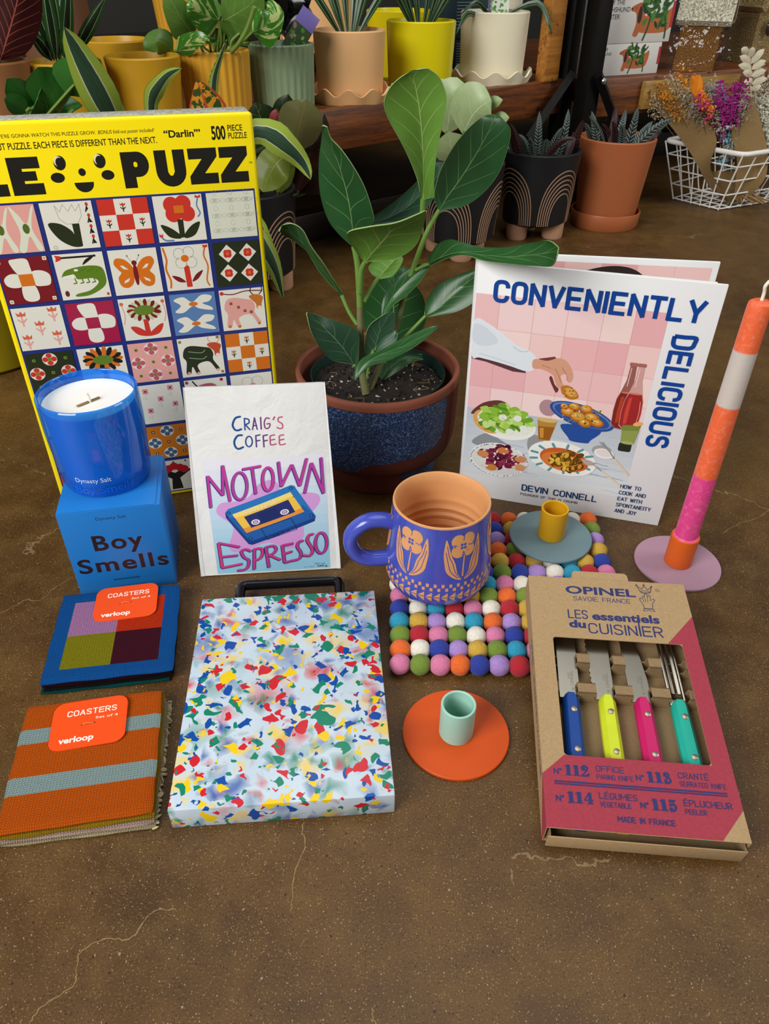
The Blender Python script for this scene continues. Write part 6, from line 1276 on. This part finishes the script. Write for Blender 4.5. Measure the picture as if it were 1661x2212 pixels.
tool('serrated knife with lime yellow handle in the carton window', KX[1], '#c6d326', 'serrated', RD(-.5))
tool('vegetable knife with pink handle and curved blade in the carton window', KX[2], '#c01860', 'veg', 0)
tool('vegetable peeler with turquoise handle in the carton window', KX[3], '#1fa893', 'peeler', RD(.5))
# ------------------------------------------------------------------ coasters
def knit(name, fn, p=.0021, q=.0017, along='x'):
    if name in MATS: return MATS[name]
    t = NT(name); s = t.sep(t.co()); x, y = (s[0], s[1])
    fx = t.M('FRACT', t.M('ADD', t.M('DIVIDE', x, p), 100)); tri = t.M('ABSOLUTE', t.M('SUBTRACT', fx, .5))
    ry = t.M('ADD', t.M('DIVIDE', y, q), t.M('MULTIPLY', tri, 1.3)); h = t.M('ADD', t.M('MULTIPLY', t.M('SINE', t.M('MULTIPLY', ry, 2*pi)), .5), .5)
    groove = t.M('MULTIPLY', t.M('SUBTRACT', 1, t.M('ABSOLUTE', t.M('SUBTRACT', t.M('MULTIPLY', tri, 4), 1))), 1)
    hh = t.M('MULTIPLY', t.M('ADD', t.M('MULTIPLY', h, .6), .4), t.M('ADD', .25, groove)); n = t.noise(500, 3)
    c = fn(t, x, y); dk = t.M('ADD', .62, t.M('MULTIPLY', hh, .4))
    mxn = t.n('Mix'); mxn.data_type = 'RGBA'; mxn.blend_type = 'MULTIPLY'; mxn.inputs[0].default_value = 1; t.set(mxn.inputs[6], c); t.set(mxn.inputs[7], t.comb(dk, dk, dk))
    t.bc(mxn.outputs[2]); t.p(Roughness=1); t.b.inputs['Specular IOR Level'].default_value = .1; t.bump(t.M('ADD', hh, t.M('MULTIPLY', n, .4)), 1.0, .0022); MATS[name] = t.m; return t.m
solid = lambda c: (lambda t, x, y: t.mix(t.noise(300, 3), tuple(q*.8 for q in lin(c)[:3])+(1,), tuple(min(1, q*1.15) for q in lin(c)[:3])+(1,)))
def quadfn(t, x, y):
    ax, ay = t.M('ABSOLUTE', x), t.M('ABSOLUTE', y); L = t.M('LESS_THAN', x, .001); U = t.M('GREATER_THAN', y, -.002)
    top = t.mix(L, lin('#f24018'), lin('#d696cc')); bot = t.mix(L, lin('#54182c'), lin('#a69e1c')); c = t.mix(U, bot, top)
    ins = t.M('MULTIPLY', t.M('LESS_THAN', ax, .0375), t.M('LESS_THAN', ay, .0375)); return t.mix(ins, lin('#1768bd'), c)
def stripefn(t, x, y):
    a = t.M('LESS_THAN', t.M('ABSOLUTE', t.M('SUBTRACT', y, .0225)), .0062); b = t.M('LESS_THAN', t.M('ABSOLUTE', t.M('ADD', y, .0175)), .0068)
    return t.mix(t.M('MAXIMUM', a, b), lin('#f06c16'), lin('#b0cbc8'))
def coaster(label, x, y, z, rz, m, grp, w=.098, d=.099, h=.0030, wob=0, edge=None):
    t = thing('knit_coaster', label, 'coaster', (x, y, z), (0, 0, rz), grp)
    rnd = random.Random(int(z*1e5)+int(x*1e3)); n = 26; b = MB(); N = n+1
    def pt(i, j, s):
        u, v = i/n*2-1, j/n*2-1; r = .05; uu = u*(1-.012*abs(v)**6+.006*sin(v*9+rz*20)*abs(u)); vv = v*(1-.012*abs(u)**6+.006*sin(u*7+z*900)*abs(v))
        rim = max(abs(u), abs(v)); zz = wob*(sin(u*2.2+z*900)*.5+v*v*.6)*.4+(.0005 if .90 < rim < .99 else 0)
        tt = h*(1-max(0, (rim-.94)/.06)**2*.75)
        return V((uu*w/2, vv*d/2, h/2+zz+(tt/2)*s))
    for s in (1, -1):
        vs = [pt(i, j, s) for j in range(N) for i in range(N)]; fs = [[j*N+i, j*N+i+1, (j+1)*N+i+1, (j+1)*N+i][::s] for j in range(n) for i in range(n)]; b.add(vs, fs, m, True)
    ring = [(i, 0) for i in range(n)]+[(n, j) for j in range(n)]+[(i, n) for i in range(n, 0, -1)]+[(0, j) for j in range(n, 0, -1)]; k = len(ring)
    vs = [pt(i, j, 1) for i, j in ring]+[pt(i, j, -1) for i, j in ring]; b.add(vs, [[a, (a+1) % k, k+(a+1) % k, k+a][::-1] for a in range(k)], m, True)
    b.build('knit_square', t)
    if edge:
        b = MB(); 
        for a in range(0, k): i, j = ring[a]; (clump(b, [pt(i, j, 0)], .0024, edge, rnd) if i == n or j == n else None)
        b.build('bobble_edge', t)
    return t
def card(par, x, y, z, rz, w=.052, d=.040):
    b = MB(); om = ink('#ea4c0c', .5); b.prism([(p[0]*.001, p[1]*.001) for p in rrect(-w*500, -d*500, w*500, d*500, 8, 6)], 0, .0007, om)
    pr = Print(b, warp=lambda u, v, h: (u*.001, v*.001, .0007+h*.001), rough=.5); wt = '#f3e9df'
    pr.din('COASTERS', -16.2, 7.4, 5, wt, 35, .15); pr.text('Set of 4', 4.4, 2.4, 2.0, wt, 15.5, .004); pr.text('verloop', -19.5, -15, 4.6, wt, 24, .03)
    pr.ell(-4.4, -1.4, .9, .7, '#5a1c0a'); pr.ell(3.6, -.8, .9, .7, '#5a1c0a'); o = b.build('hang_tag', par, (x, y, z), (RD(1.5), RD(-1), rz)); o['label'] = 'orange card tag lettered in white'
    b = MB(); b.tube(catmull([(-.0044, -.0014, .0006), (-.002, -.001, .0016), (.001, -.001, .0016), (.0036, -.0008, .0006)], 4), .0005, mat('tag_thread', '#e0753c', .8), 6); b.build('thread', o)
cz = RD(9.2); G = 'blue bordered knit coaster set'
coaster('teal knit coaster at the bottom of the blue bordered stack', -.2235, .4255, 0, cz+RD(-.8), knit('knit_teal', solid('#0f5a5a')), G, wob=.001)
coaster('black knit coaster, second from the bottom of the blue bordered stack', -.2215, .4265, .0032, cz+RD(.6), knit('knit_black', solid('#1c1a1c')), G, wob=.001)
coaster('plum knit coaster directly under the blue bordered one', -.222, .4270, .0064, cz, knit('knit_plum', solid('#35121e')), G, wob=.001)
ct = coaster('blue bordered knit coaster with four coloured quarters and an orange card tag', -.2215, .4275, .0096, cz, knit('knit_quarters', quadfn), G, w=.1, d=.1, wob=.0006)
card(ct, .0055, .0315, .0036, RD(1))
cz = RD(10.2); G = 'orange striped knit coaster set'; CRM_ = mat('cream_yarn_edge', '#b9ad84', .95, nz=.6, nscale=500)
coaster('cream knit coaster with bobbled edge at the bottom of the striped stack', -.2045, .3055, 0, cz+RD(-2.2), knit('knit_cream', solid('#d6c69c')), G, w=.1, d=.104, wob=.0012, edge=CRM_)
coaster('pale pink knit coaster, second from the bottom of the striped stack', -.2055, .3060, .0034, cz+RD(-1.2), knit('knit_pink', solid('#e3bfae')), G, w=.099, d=.104, wob=.0012)
coaster('mustard knit coaster directly under the orange striped one', -.2055, .3065, .0068, cz+RD(-.6), knit('knit_mustard', solid('#b58e1e')), G, w=.099, d=.103, wob=.0012)
ct = coaster('orange knit coaster with two grey stripes and an orange card tag', -.2066, .3075, .0102, cz, knit('knit_stripes', stripefn), G, w=.0975, d=.102, wob=.0008)
card(ct, -.001, .0275, .0038, RD(1), .0525, .041)
# ------------------------------------------------------------------ cutting board
cbd = thing('cutting_board', 'white recycled plastic cutting board with red, yellow, blue and green flakes', 'cutting board', (-.0731, .3656, 0), (0, 0, RD(4.85)))
def flakes():
    t = NT('recycled_plastic'); co = t.co(); base = t.mix(t.noise(30, 3, co), lin('#a9bfd0'), lin('#d3dde4'))
    pal = [(0, '#0b4a9c'), (.30, '#c8202c'), (.52, '#e8c413'), (.76, '#0f7f62')]
    def layer(sc, seed, thr, amp, soft=False, cut=.62):
        mp = t.n('Mapping'); t.set(mp.inputs[0], co); mp.inputs['Location'].default_value = (seed, seed*1.7, seed*.3)
        dv = t.n('VectorMath', _operation='ADD'); sv = t.n('VectorMath', _operation='SCALE'); t.set(sv.inputs[0], t.noise(sc*1.1, 0, mp.outputs[0], .5, 0, 1)); sv.inputs['Scale'].default_value = amp
        t.set(dv.inputs[0], mp.outputs[0]); t.set(dv.inputs[1], sv.outputs[0]); v = t.n('TexVoronoi', Scale=sc, _distance='MANHATTAN'); t.set(v.inputs['Vector'], dv.outputs[0])
        r = t.sep(v.outputs[1]); d = v.outputs[0]; keep = t.M('LESS_THAN', r[0], thr); lim = t.M('ADD', cut*.5, t.M('MULTIPLY', r[2], cut*.75))
        m = t.M('MULTIPLY', keep, t.M('LESS_THAN', d, lim) if not soft else t.ramp(t.M('DIVIDE', d, lim), [(.15, '#ffffff'), (1.15, '#000000')]))
        return m, t.ramp(r[1], pal, 'CONSTANT')
    c = base
    for args, amt in (((50, 3.1, .6, .014, True, 1.1), .6), ((68, 7.7, .65, .016, True, 1.0), .8), ((78, 2.9, .5, .014, True, .9), .85), ((70, 1.3, .5, .015, False, .62), 1), ((86, 5.2, .46, .013, False, .62), 1), ((125, 9.4, .36, .010, False, .6), 1), ((190, 4.4, .2, .008, False, .6), 1)):
        m, col = layer(*args); c = t.mix(t.M('MULTIPLY', m, amt), c, col)
    t.bc(c); t.p(Roughness=.32, Subsurface_Weight=.12, Subsurface_Scale=.006); t.b.inputs['Specular IOR Level'].default_value = .4; return t.m
b = MB(); b.box(-.0733, -.0977, 0, .0733, .0977, .0205, flakes(), .0009, 2); b.build('slab', cbd)
b = MB(); HP = [(-.0435, .0965, .011), (-.0435, .117, .011), (-.0423, .1212, .011), (-.038, .1226, .011), (.038, .1226, .011), (.0423, .1212, .011), (.0435, .117, .011), (.0435, .0965, .011)]
b.tube(HP, .0046, mat('black_gloss_plastic', '#0b0b0c', .18), 12, up=(0, 0, 1)); b.build('handle', cbd)
# ------------------------------------------------------------------ potted fig
pt_ = thing('potted_fig', 'broad leaved fig in a terracotta pot with a blue speckled glaze', 'potted plant', (-.008, .70, 0))
TC = mat('red_terracotta', '#592619', .7, var=.15, vscale=40, nz=.1, nscale=500); TCL = mat('rim_terracotta', '#854a36', .7, var=.12, vscale=50)
PF = [(0, 0), (.060, 0), (.0625, .002), (.063, .021), (.0635, .0265), (.0665, .0285), (.0735, .0315), (.0785, .038), (.0812, .047), (.0828, .06), (.084, .09), (.0845, .1115)]
def prad(z):
    for a, c in zip(PF[1:], PF[2:]):
        if a[1] <= z <= c[1] and c[1] > a[1]: return a[0]+(c[0]-a[0])*(z-a[1])/(c[1]-a[1])
    return PF[-1][0]
b = MB(); b.lathe(PF, TC, 96); b.lathe([(.0845, .1115), (.0848, .1155), (.0846, .119), (.0836, .1203), (.0805, .1203), (.0792, .119), (.079, .112), (.0785, .04), (0, .036)], TCL, 96)
t = NT('blue_speckle_glaze'); n = t.noise(620, 2); t.bc(t.ramp(n, [(.4, '#0f213c'), (.55, '#213e66'), (.66, '#60789a')])); t.p(Roughness=.5); t.bump(n, .2, .0006)
BG = t.m; wpp = lambda u, v, h: ((prad(v*.001)+h*.001)*sin(RD(u)), -(prad(v*.001)+h*.001)*cos(RD(u)), v*.001)
pr = Print(b, warp=wpp, rough=.5, grid=4, base=.35)
pr.poly([(-150, 111.2), (-150, 33), (-60, 33), (-26, 33.5), (-20, 35)]+[(-14, 40), (-10, 46), (-6, 49.5), (0, 51), (20, 54), (38, 57), (46, 60), (51, 66), (53.5, 76), (54.5, 95), (54.5, 111.2)], BG)
pr.l = .35; pr.poly([(22, 25.8), (26, 14), (30, 3), (110, 3), (110, 25.8)], BG)
b.build('pot_body', pt_)
b = MB(); b.lathe([(.0688, .06), (.0692, .1105), (.0698, .1128), (.0688, .1132), (.068, .112), (.0676, .06)], mat('green_nursery_plastic', '#16302a', .35), 64); b.build('nursery_pot', pt_)
b = MB(); n_ = 40; vs = [(0, 0, .1)]; rnd = random.Random(5)
for i in range(1, 15):
    for k in range(n_): a = 2*pi*k/n_; r = .0672*i/14; vs.append((r*sin(a), -r*cos(a), .1005+rnd.uniform(-.0022, .0022)+.003*(1-i/14)))
fs = [[0, 1+k, 1+(k+1) % n_] for k in range(n_)]+[[1+(i-1)*n_+k, 1+i*n_+k, 1+i*n_+(k+1) % n_, 1+(i-1)*n_+(k+1) % n_] for i in range(1, 14) for k in range(n_)]
b.add(vs, fs, SOIL); pm = mat('perlite', '#cfc6b4', .9)
for k in range(150):
    a = rnd.uniform(0, 6.3); r = .065*rnd.random()**.5
    if a < 3 or rnd.random() < .5: clump(b, [V((r*sin(a), -r*cos(a), .1025+rnd.random()*.0015))], rnd.uniform(.0005, .0015), pm, rnd)
dk_ = mat('bark_bits', '#241a12', .9)
for k in range(220): a = rnd.uniform(0, 6.3); r = .065*rnd.random()**.5; clump(b, [V((r*sin(a), -r*cos(a), .1020+rnd.random()*.002))], rnd.uniform(.001, .0028), dk_, rnd)
for k in range(14): a = rnd.uniform(0, 6.3); p0 = V((.05*sin(a), -.05*cos(a), .104)); b.tube(catmull([p0+V((rnd.uniform(-.008, .008), rnd.uniform(-.008, .008), rnd.uniform(0, .003)+.001*(j % 2))) for j in range(4)], 4), .00025, mat('fine_root', '#8a6f52', .9), 4)
b.build('soil', pt_)
FT = leaf_mat('fig_leaf_top', '#28582a', '#86a868', .36, n=6, vw=.009); FB = leaf_mat('fig_leaf_under', '#6a9a38', '#b4cf7c', .45, n=6, vw=.012); FE = mat('fig_leaf_edge', '#8aa868', .5)
FT2 = leaf_mat('fig_leaf_dusty', '#2c5038', '#7fa074', .4, n=6, vw=.008)
def fig(st, face='T', cup=.1):
    st = [tuple(V((a, b_, c))*.0001 for a, b_, c in s) for s in st]; b = MB()
    top, bot = {'T': (FT, FB), 'U': (FB, FT), 'D': (FT2, FB)}[face]
    leaf_loft(b, st, top, bot, FE, cup, 5, .0005, 6); o = b.build('leaf', pt_); o.location = -pt_.location
    if face == 'U': o['label'] = 'leaf turned to show its lighter underside'
    return o
fig([((301, 6900, 2867), (325, 6900, 2852), (420, 6900, 2875)),
     ((264, 6823, 3034), (317, 6869, 3039), (410, 6853, 3043)),
     ((184, 6753, 3221), (307, 6838, 3204), (416, 6809, 3211)),
     ((105, 6695, 3369), (292, 6806, 3363), (436, 6769, 3371)),
     ((14, 6655, 3521), (274, 6775, 3503), (457, 6735, 3511)),
     ((-26, 6633, 3640), (251, 6744, 3632), (473, 6707, 3658)),
     ((12, 6628, 3742), (223, 6712, 3745), (440, 6684, 3762)),
     ((89, 6635, 3815), (203, 6681, 3823), (393, 6666, 3832)),
     ((187, 6650, 3866), (243, 6650, 3876), (313, 6650, 3882))], 'U', 0.06)
fig([((455, 7000, 2757), (481, 7000, 2742), (506, 7000, 2734)),
     ((426, 7007, 2871), (544, 7050, 2838), (710, 7102, 2748)),
     ((466, 7022, 3050), (631, 7100, 2942), (878, 7194, 2836)),
     ((547, 7053, 3205), (724, 7150, 3068), (1013, 7267, 2983)),
     ((638, 7103, 3319), (808, 7200, 3193), (1083, 7317, 3171)),
     ((740, 7172, 3407), (883, 7250, 3315), (1102, 7344, 3329)),
     ((839, 7257, 3454), (942, 7300, 3423), (1038, 7352, 3407)),
     ((913, 7350, 3454), (953, 7350, 3453), (994, 7350, 3443))], 'T', 0.05)
fig([((-323, 6850, 2468), (-298, 6850, 2443), (-273, 6850, 2460)),
     ((-427, 6847, 2564), (-305, 6794, 2660), (-171, 6778, 2634)),
     ((-519, 6836, 2693), (-321, 6738, 2829), (-113, 6709, 2716)),
     ((-573, 6811, 2883), (-343, 6681, 2976), (-127, 6644, 2840)),
     ((-581, 6765, 3071), (-371, 6625, 3104), (-186, 6585, 3029)),
     ((-563, 6698, 3241), (-406, 6569, 3241), (-272, 6532, 3195)),
     ((-531, 6611, 3380), (-449, 6512, 3359), (-369, 6484, 3339)),
     ((-514, 6510, 3471), (-485, 6456, 3461), (-443, 6441, 3425)),
     ((-504, 6400, 3519), (-486, 6400, 3519), (-465, 6400, 3509))], 'T', 0.08)
fig([((-228, 6700, 2402), (-188, 6700, 2367), (-131, 6700, 2367)),
     ((-308, 6550, 2577), (-121, 6650, 2468), (49, 6700, 2388)),
     ((-323, 6427, 2708), (-33, 6600, 2579), (178, 6687, 2450)),
     ((-137, 6350, 2776), (45, 6550, 2686), (271, 6650, 2550)),
     ((73, 6327, 2815), (137, 6500, 2739), (312, 6587, 2693)),
     ((251, 6350, 2877), (287, 6450, 2821), (323, 6500, 2785)),
     ((321, 6400, 2896), (325, 6400, 2890), (331, 6400, 2886))], 'U', 0.08)
fig([((-188, 7150, 2608), (-138, 7150, 2568), (-87, 7150, 2568)),
     ((-54, 7208, 2674), (48, 7208, 2626), (185, 7208, 2578)),
     ((114, 7267, 2773), (234, 7267, 2726), (355, 7267, 2662)),
     ((281, 7325, 2903), (366, 7325, 2856), (455, 7325, 2777)),
     ((396, 7383, 3016), (491, 7383, 2954), (563, 7383, 2876)),
     ((465, 7442, 3043), (568, 7442, 3004), (630, 7442, 2958)),
     ((562, 7500, 3026), (622, 7500, 3008), (645, 7500, 2992))], 'D', 0.1)
fig([((-439, 6900, 1991), (-422, 6900, 1973), (-409, 6900, 1991)),
     ((-596, 6902, 2164), (-540, 6842, 2177), (-499, 6782, 2190)),
     ((-688, 6887, 2321), (-637, 6783, 2348), (-568, 6679, 2358)),
     ((-737, 6845, 2426), (-708, 6725, 2472), (-659, 6605, 2526)),
     ((-846, 6771, 2537), (-800, 6667, 2592), (-721, 6563, 2678)),
     ((-910, 6668, 2611), (-875, 6608, 2671), (-809, 6548, 2739)),
     ((-923, 6550, 2672), (-919, 6550, 2687), (-896, 6550, 2725))], 'T', 0.1)
fig([((388, 6920, 2309), (398, 6920, 2276), (416, 6920, 2259)),
     ((455, 6762, 2500), (490, 6710, 2404), (536, 6667, 2411)),
     ((568, 6594, 2600), (630, 6500, 2518), (670, 6422, 2523)),
     ((772, 6407, 2598), (809, 6290, 2567), (816, 6193, 2549)),
     ((957, 6197, 2657), (990, 6080, 2621), (995, 5983, 2595)),
     ((1104, 5964, 2764), (1140, 5870, 2705), (1149, 5792, 2646)),
     ((1219, 5712, 2866), (1247, 5660, 2795), (1252, 5617, 2702)),
     ((1245, 5450, 2901), (1248, 5450, 2875), (1246, 5450, 2822))], 'T', 0.12)
fig([((382, 7000, 1758), (389, 7000, 1735), (416, 7000, 1730)),
     ((391, 7047, 1850), (501, 7000, 1805), (624, 6953, 1779)),
     ((470, 7076, 1985), (619, 7000, 1925), (776, 6924, 1856)),
     ((615, 7076, 2085), (751, 7000, 2051), (891, 6924, 1956)),
     ((781, 7047, 2166), (881, 7000, 2157), (969, 6953, 2087)),
     ((976, 7000, 2253), (994, 7000, 2244), (1003, 7000, 2236))], 'T', 0.1)
fig([((-85, 6950, 2133), (-76, 6950, 2128), (-59, 6950, 2116)),
     ((-140, 7000, 2150), (-42, 7000, 2151), (53, 7000, 2125)),
     ((-167, 7050, 2211), (27, 7050, 2212), (122, 7050, 2187)),
     ((-52, 7100, 2273), (95, 7100, 2265), (156, 7100, 2240)),
     ((113, 7150, 2271), (148, 7150, 2266), (160, 7150, 2258))], 'U', 0.1)
fig([((-66, 6900, 1721), (-52, 6900, 1684), (-13, 6900, 1722)),
     ((-32, 6979, 1892), (4, 6920, 1842), (73, 6873, 1898)),
     ((29, 7035, 1997), (90, 6940, 1980), (192, 6864, 1991)),
     ((158, 7055, 2133), (209, 6960, 2097), (293, 6884, 2090)),
     ((311, 7039, 2227), (327, 6980, 2195), (361, 6933, 2160)),
     ((411, 7000, 2261), (420, 7000, 2258), (425, 7000, 2249))], 'T', 0.12)
fig([((-13, 7350, 1292), (84, 7350, 1272), (179, 7350, 1293)),
     ((-205, 7380, 1420), (81, 7380, 1482), (369, 7380, 1404)),
     ((-231, 7410, 1684), (79, 7410, 1667), (421, 7410, 1572)),
     ((-165, 7440, 1865), (77, 7440, 1848), (377, 7440, 1774)),
     ((-17, 7470, 1959), (75, 7470, 1959), (242, 7470, 1932)),
     ((75, 7500, 1995), (94, 7500, 1995), (112, 7500, 1996))], 'T', 0.06)
fig([((134, 7450, 1787), (209, 7450, 1769), (283, 7450, 1788)),
     ((77, 7500, 1883), (189, 7500, 1845), (309, 7500, 1884)),
     ((76, 7550, 1959), (179, 7550, 1922), (299, 7550, 1961)),
     ((122, 7600, 1998), (179, 7600, 1980), (244, 7600, 1999)),
     ((170, 7650, 2001), (179, 7650, 2001), (188, 7650, 2001))], 'T', 0.06)
fig([((-364, 6650, 1392), (-308, 6650, 1373), (-267, 6650, 1397)),
     ((-518, 6585, 1455), (-394, 6620, 1543), (-262, 6679, 1536)),
     ((-621, 6533, 1600), (-492, 6590, 1685), (-280, 6685, 1719)),
     ((-694, 6503, 1776), (-604, 6560, 1824), (-508, 6655, 1829)),
     ((-723, 6495, 1934), (-704, 6530, 1941), (-694, 6589, 1920)),
     ((-726, 6500, 1961), (-722, 6500, 1963), (-719, 6500, 1965))], 'D', 0.08)
fig([((-207, 6750, 1411), (-145, 6750, 1412), (-100, 6750, 1447)),
     ((-206, 6749, 1561), (-92, 6783, 1546), (24, 6818, 1532)),
     ((-152, 6782, 1733), (-48, 6817, 1682), (84, 6851, 1706)),
     ((39, 6850, 1843), (65, 6850, 1835), (86, 6850, 1831))], 'D', 0.08)
fig([((-315, 6400, 1357), (-294, 6400, 1338), (-286, 6400, 1338)),
     ((-244, 6509, 1484), (-199, 6450, 1475), (-147, 6415, 1474)),
     ((-63, 6595, 1548), (-45, 6500, 1555), (58, 6443, 1536)),
     ((144, 6645, 1638), (161, 6550, 1617), (245, 6493, 1625)),
     ((349, 6659, 1735), (348, 6600, 1705), (381, 6565, 1694)),
     ((487, 6650, 1790), (484, 6650, 1781), (494, 6650, 1767))], 'T', 0.12)
fig([((-103, 6720, 1509), (-100, 6720, 1490), (-82, 6720, 1476)),
     ((-44, 6781, 1595), (-12, 6747, 1545), (27, 6712, 1519)),
     ((76, 6808, 1659), (76, 6773, 1609), (103, 6739, 1577)),
     ((100, 6800, 1672), (104, 6800, 1653), (111, 6800, 1635))], 'D', 0.1)
fig([((-63, 7000, 1076), (-48, 7000, 1045), (-10, 7000, 1035)),
     ((8, 7085, 1190), (64, 7050, 1166), (149, 7015, 1138)),
     ((177, 7135, 1269), (214, 7100, 1235), (280, 7065, 1217)),
     ((381, 7150, 1254), (386, 7150, 1213), (397, 7150, 1192))], 'T', 0.1)
def st_(P, r, m, name='stem'): o = MB().tube(catmull([V(p)*.0001 for p in P], 6), [r[0]+(r[1]-r[0])*k/(6*(len(P)-1)) for k in range(6*(len(P)-1)+1)], m, 10).build(name, pt_); o.location = -pt_.location
BRK = mat('grey_green_bark', '#6d7048', .7, var=.2, vscale=150); YG = mat('young_stem', '#688c3c', .45)
st_([(-196, 6720, 1024), (-228, 6750, 1211), (-244, 6780, 1432), (-249, 6800, 1743), (-250, 6810, 1920)], (0.0042, 0.0028), BRK, 'main_stem')
st_([(-250, 6810, 1902), (-254, 6820, 2040), (-265, 6840, 2256), (-280, 6850, 2370), (-298, 6850, 2452)], (0.003, 0.0024), YG, 'main_stem')
st_([(-167, 6800, 1002), (-84, 6900, 1177), (96, 7000, 1586), (166, 7020, 1895)], (0.0034, 0.003), BRK, 'second_stem')
st_([(166, 7020, 1886), (259, 7020, 2198), (366, 7000, 2525), (476, 7000, 2742)], (0.003, 0.002), YG, 'second_stem')
st_([(-275, 6800, 1725), (-354, 6850, 1831), (-424, 6900, 1977)], (0.0022, 0.0018), YG, 'petiole')
st_([(107, 7000, 1421), (259, 7000, 1587), (394, 7000, 1739)], (0.002, 0.0017), YG, 'petiole')
st_([(-215, 6840, 1935), (-153, 6900, 2028), (-74, 6950, 2130)], (0.0026, 0.002), YG, 'petiole')
st_([(-248, 6800, 2047), (-229, 6760, 2250), (-186, 6700, 2370)], (0.0036, 0.0024), YG, 'petiole')
st_([(-253, 6720, 1275), (-278, 6680, 1324), (-308, 6650, 1377)], (0.0022, 0.0018), YG, 'petiole')
st_([(320, 6920, 2707), (321, 6910, 2772), (323, 6900, 2859)], (0.0024, 0.0026), YG, 'petiole')
st_([(-154, 6760, 1364), (-143, 6750, 1408), (-118, 6750, 1485)], (0.0018, 0.0016), YG, 'petiole')
st_([(280, 7000, 2188), (343, 6980, 2230), (408, 6950, 2267)], (0.0018, 0.0016), YG, 'petiole')
st_([(-209, 6760, 1285), (-192, 6740, 1176), (-154, 6750, 1408)], (0.0016, 0.0014), YG, 'petiole')
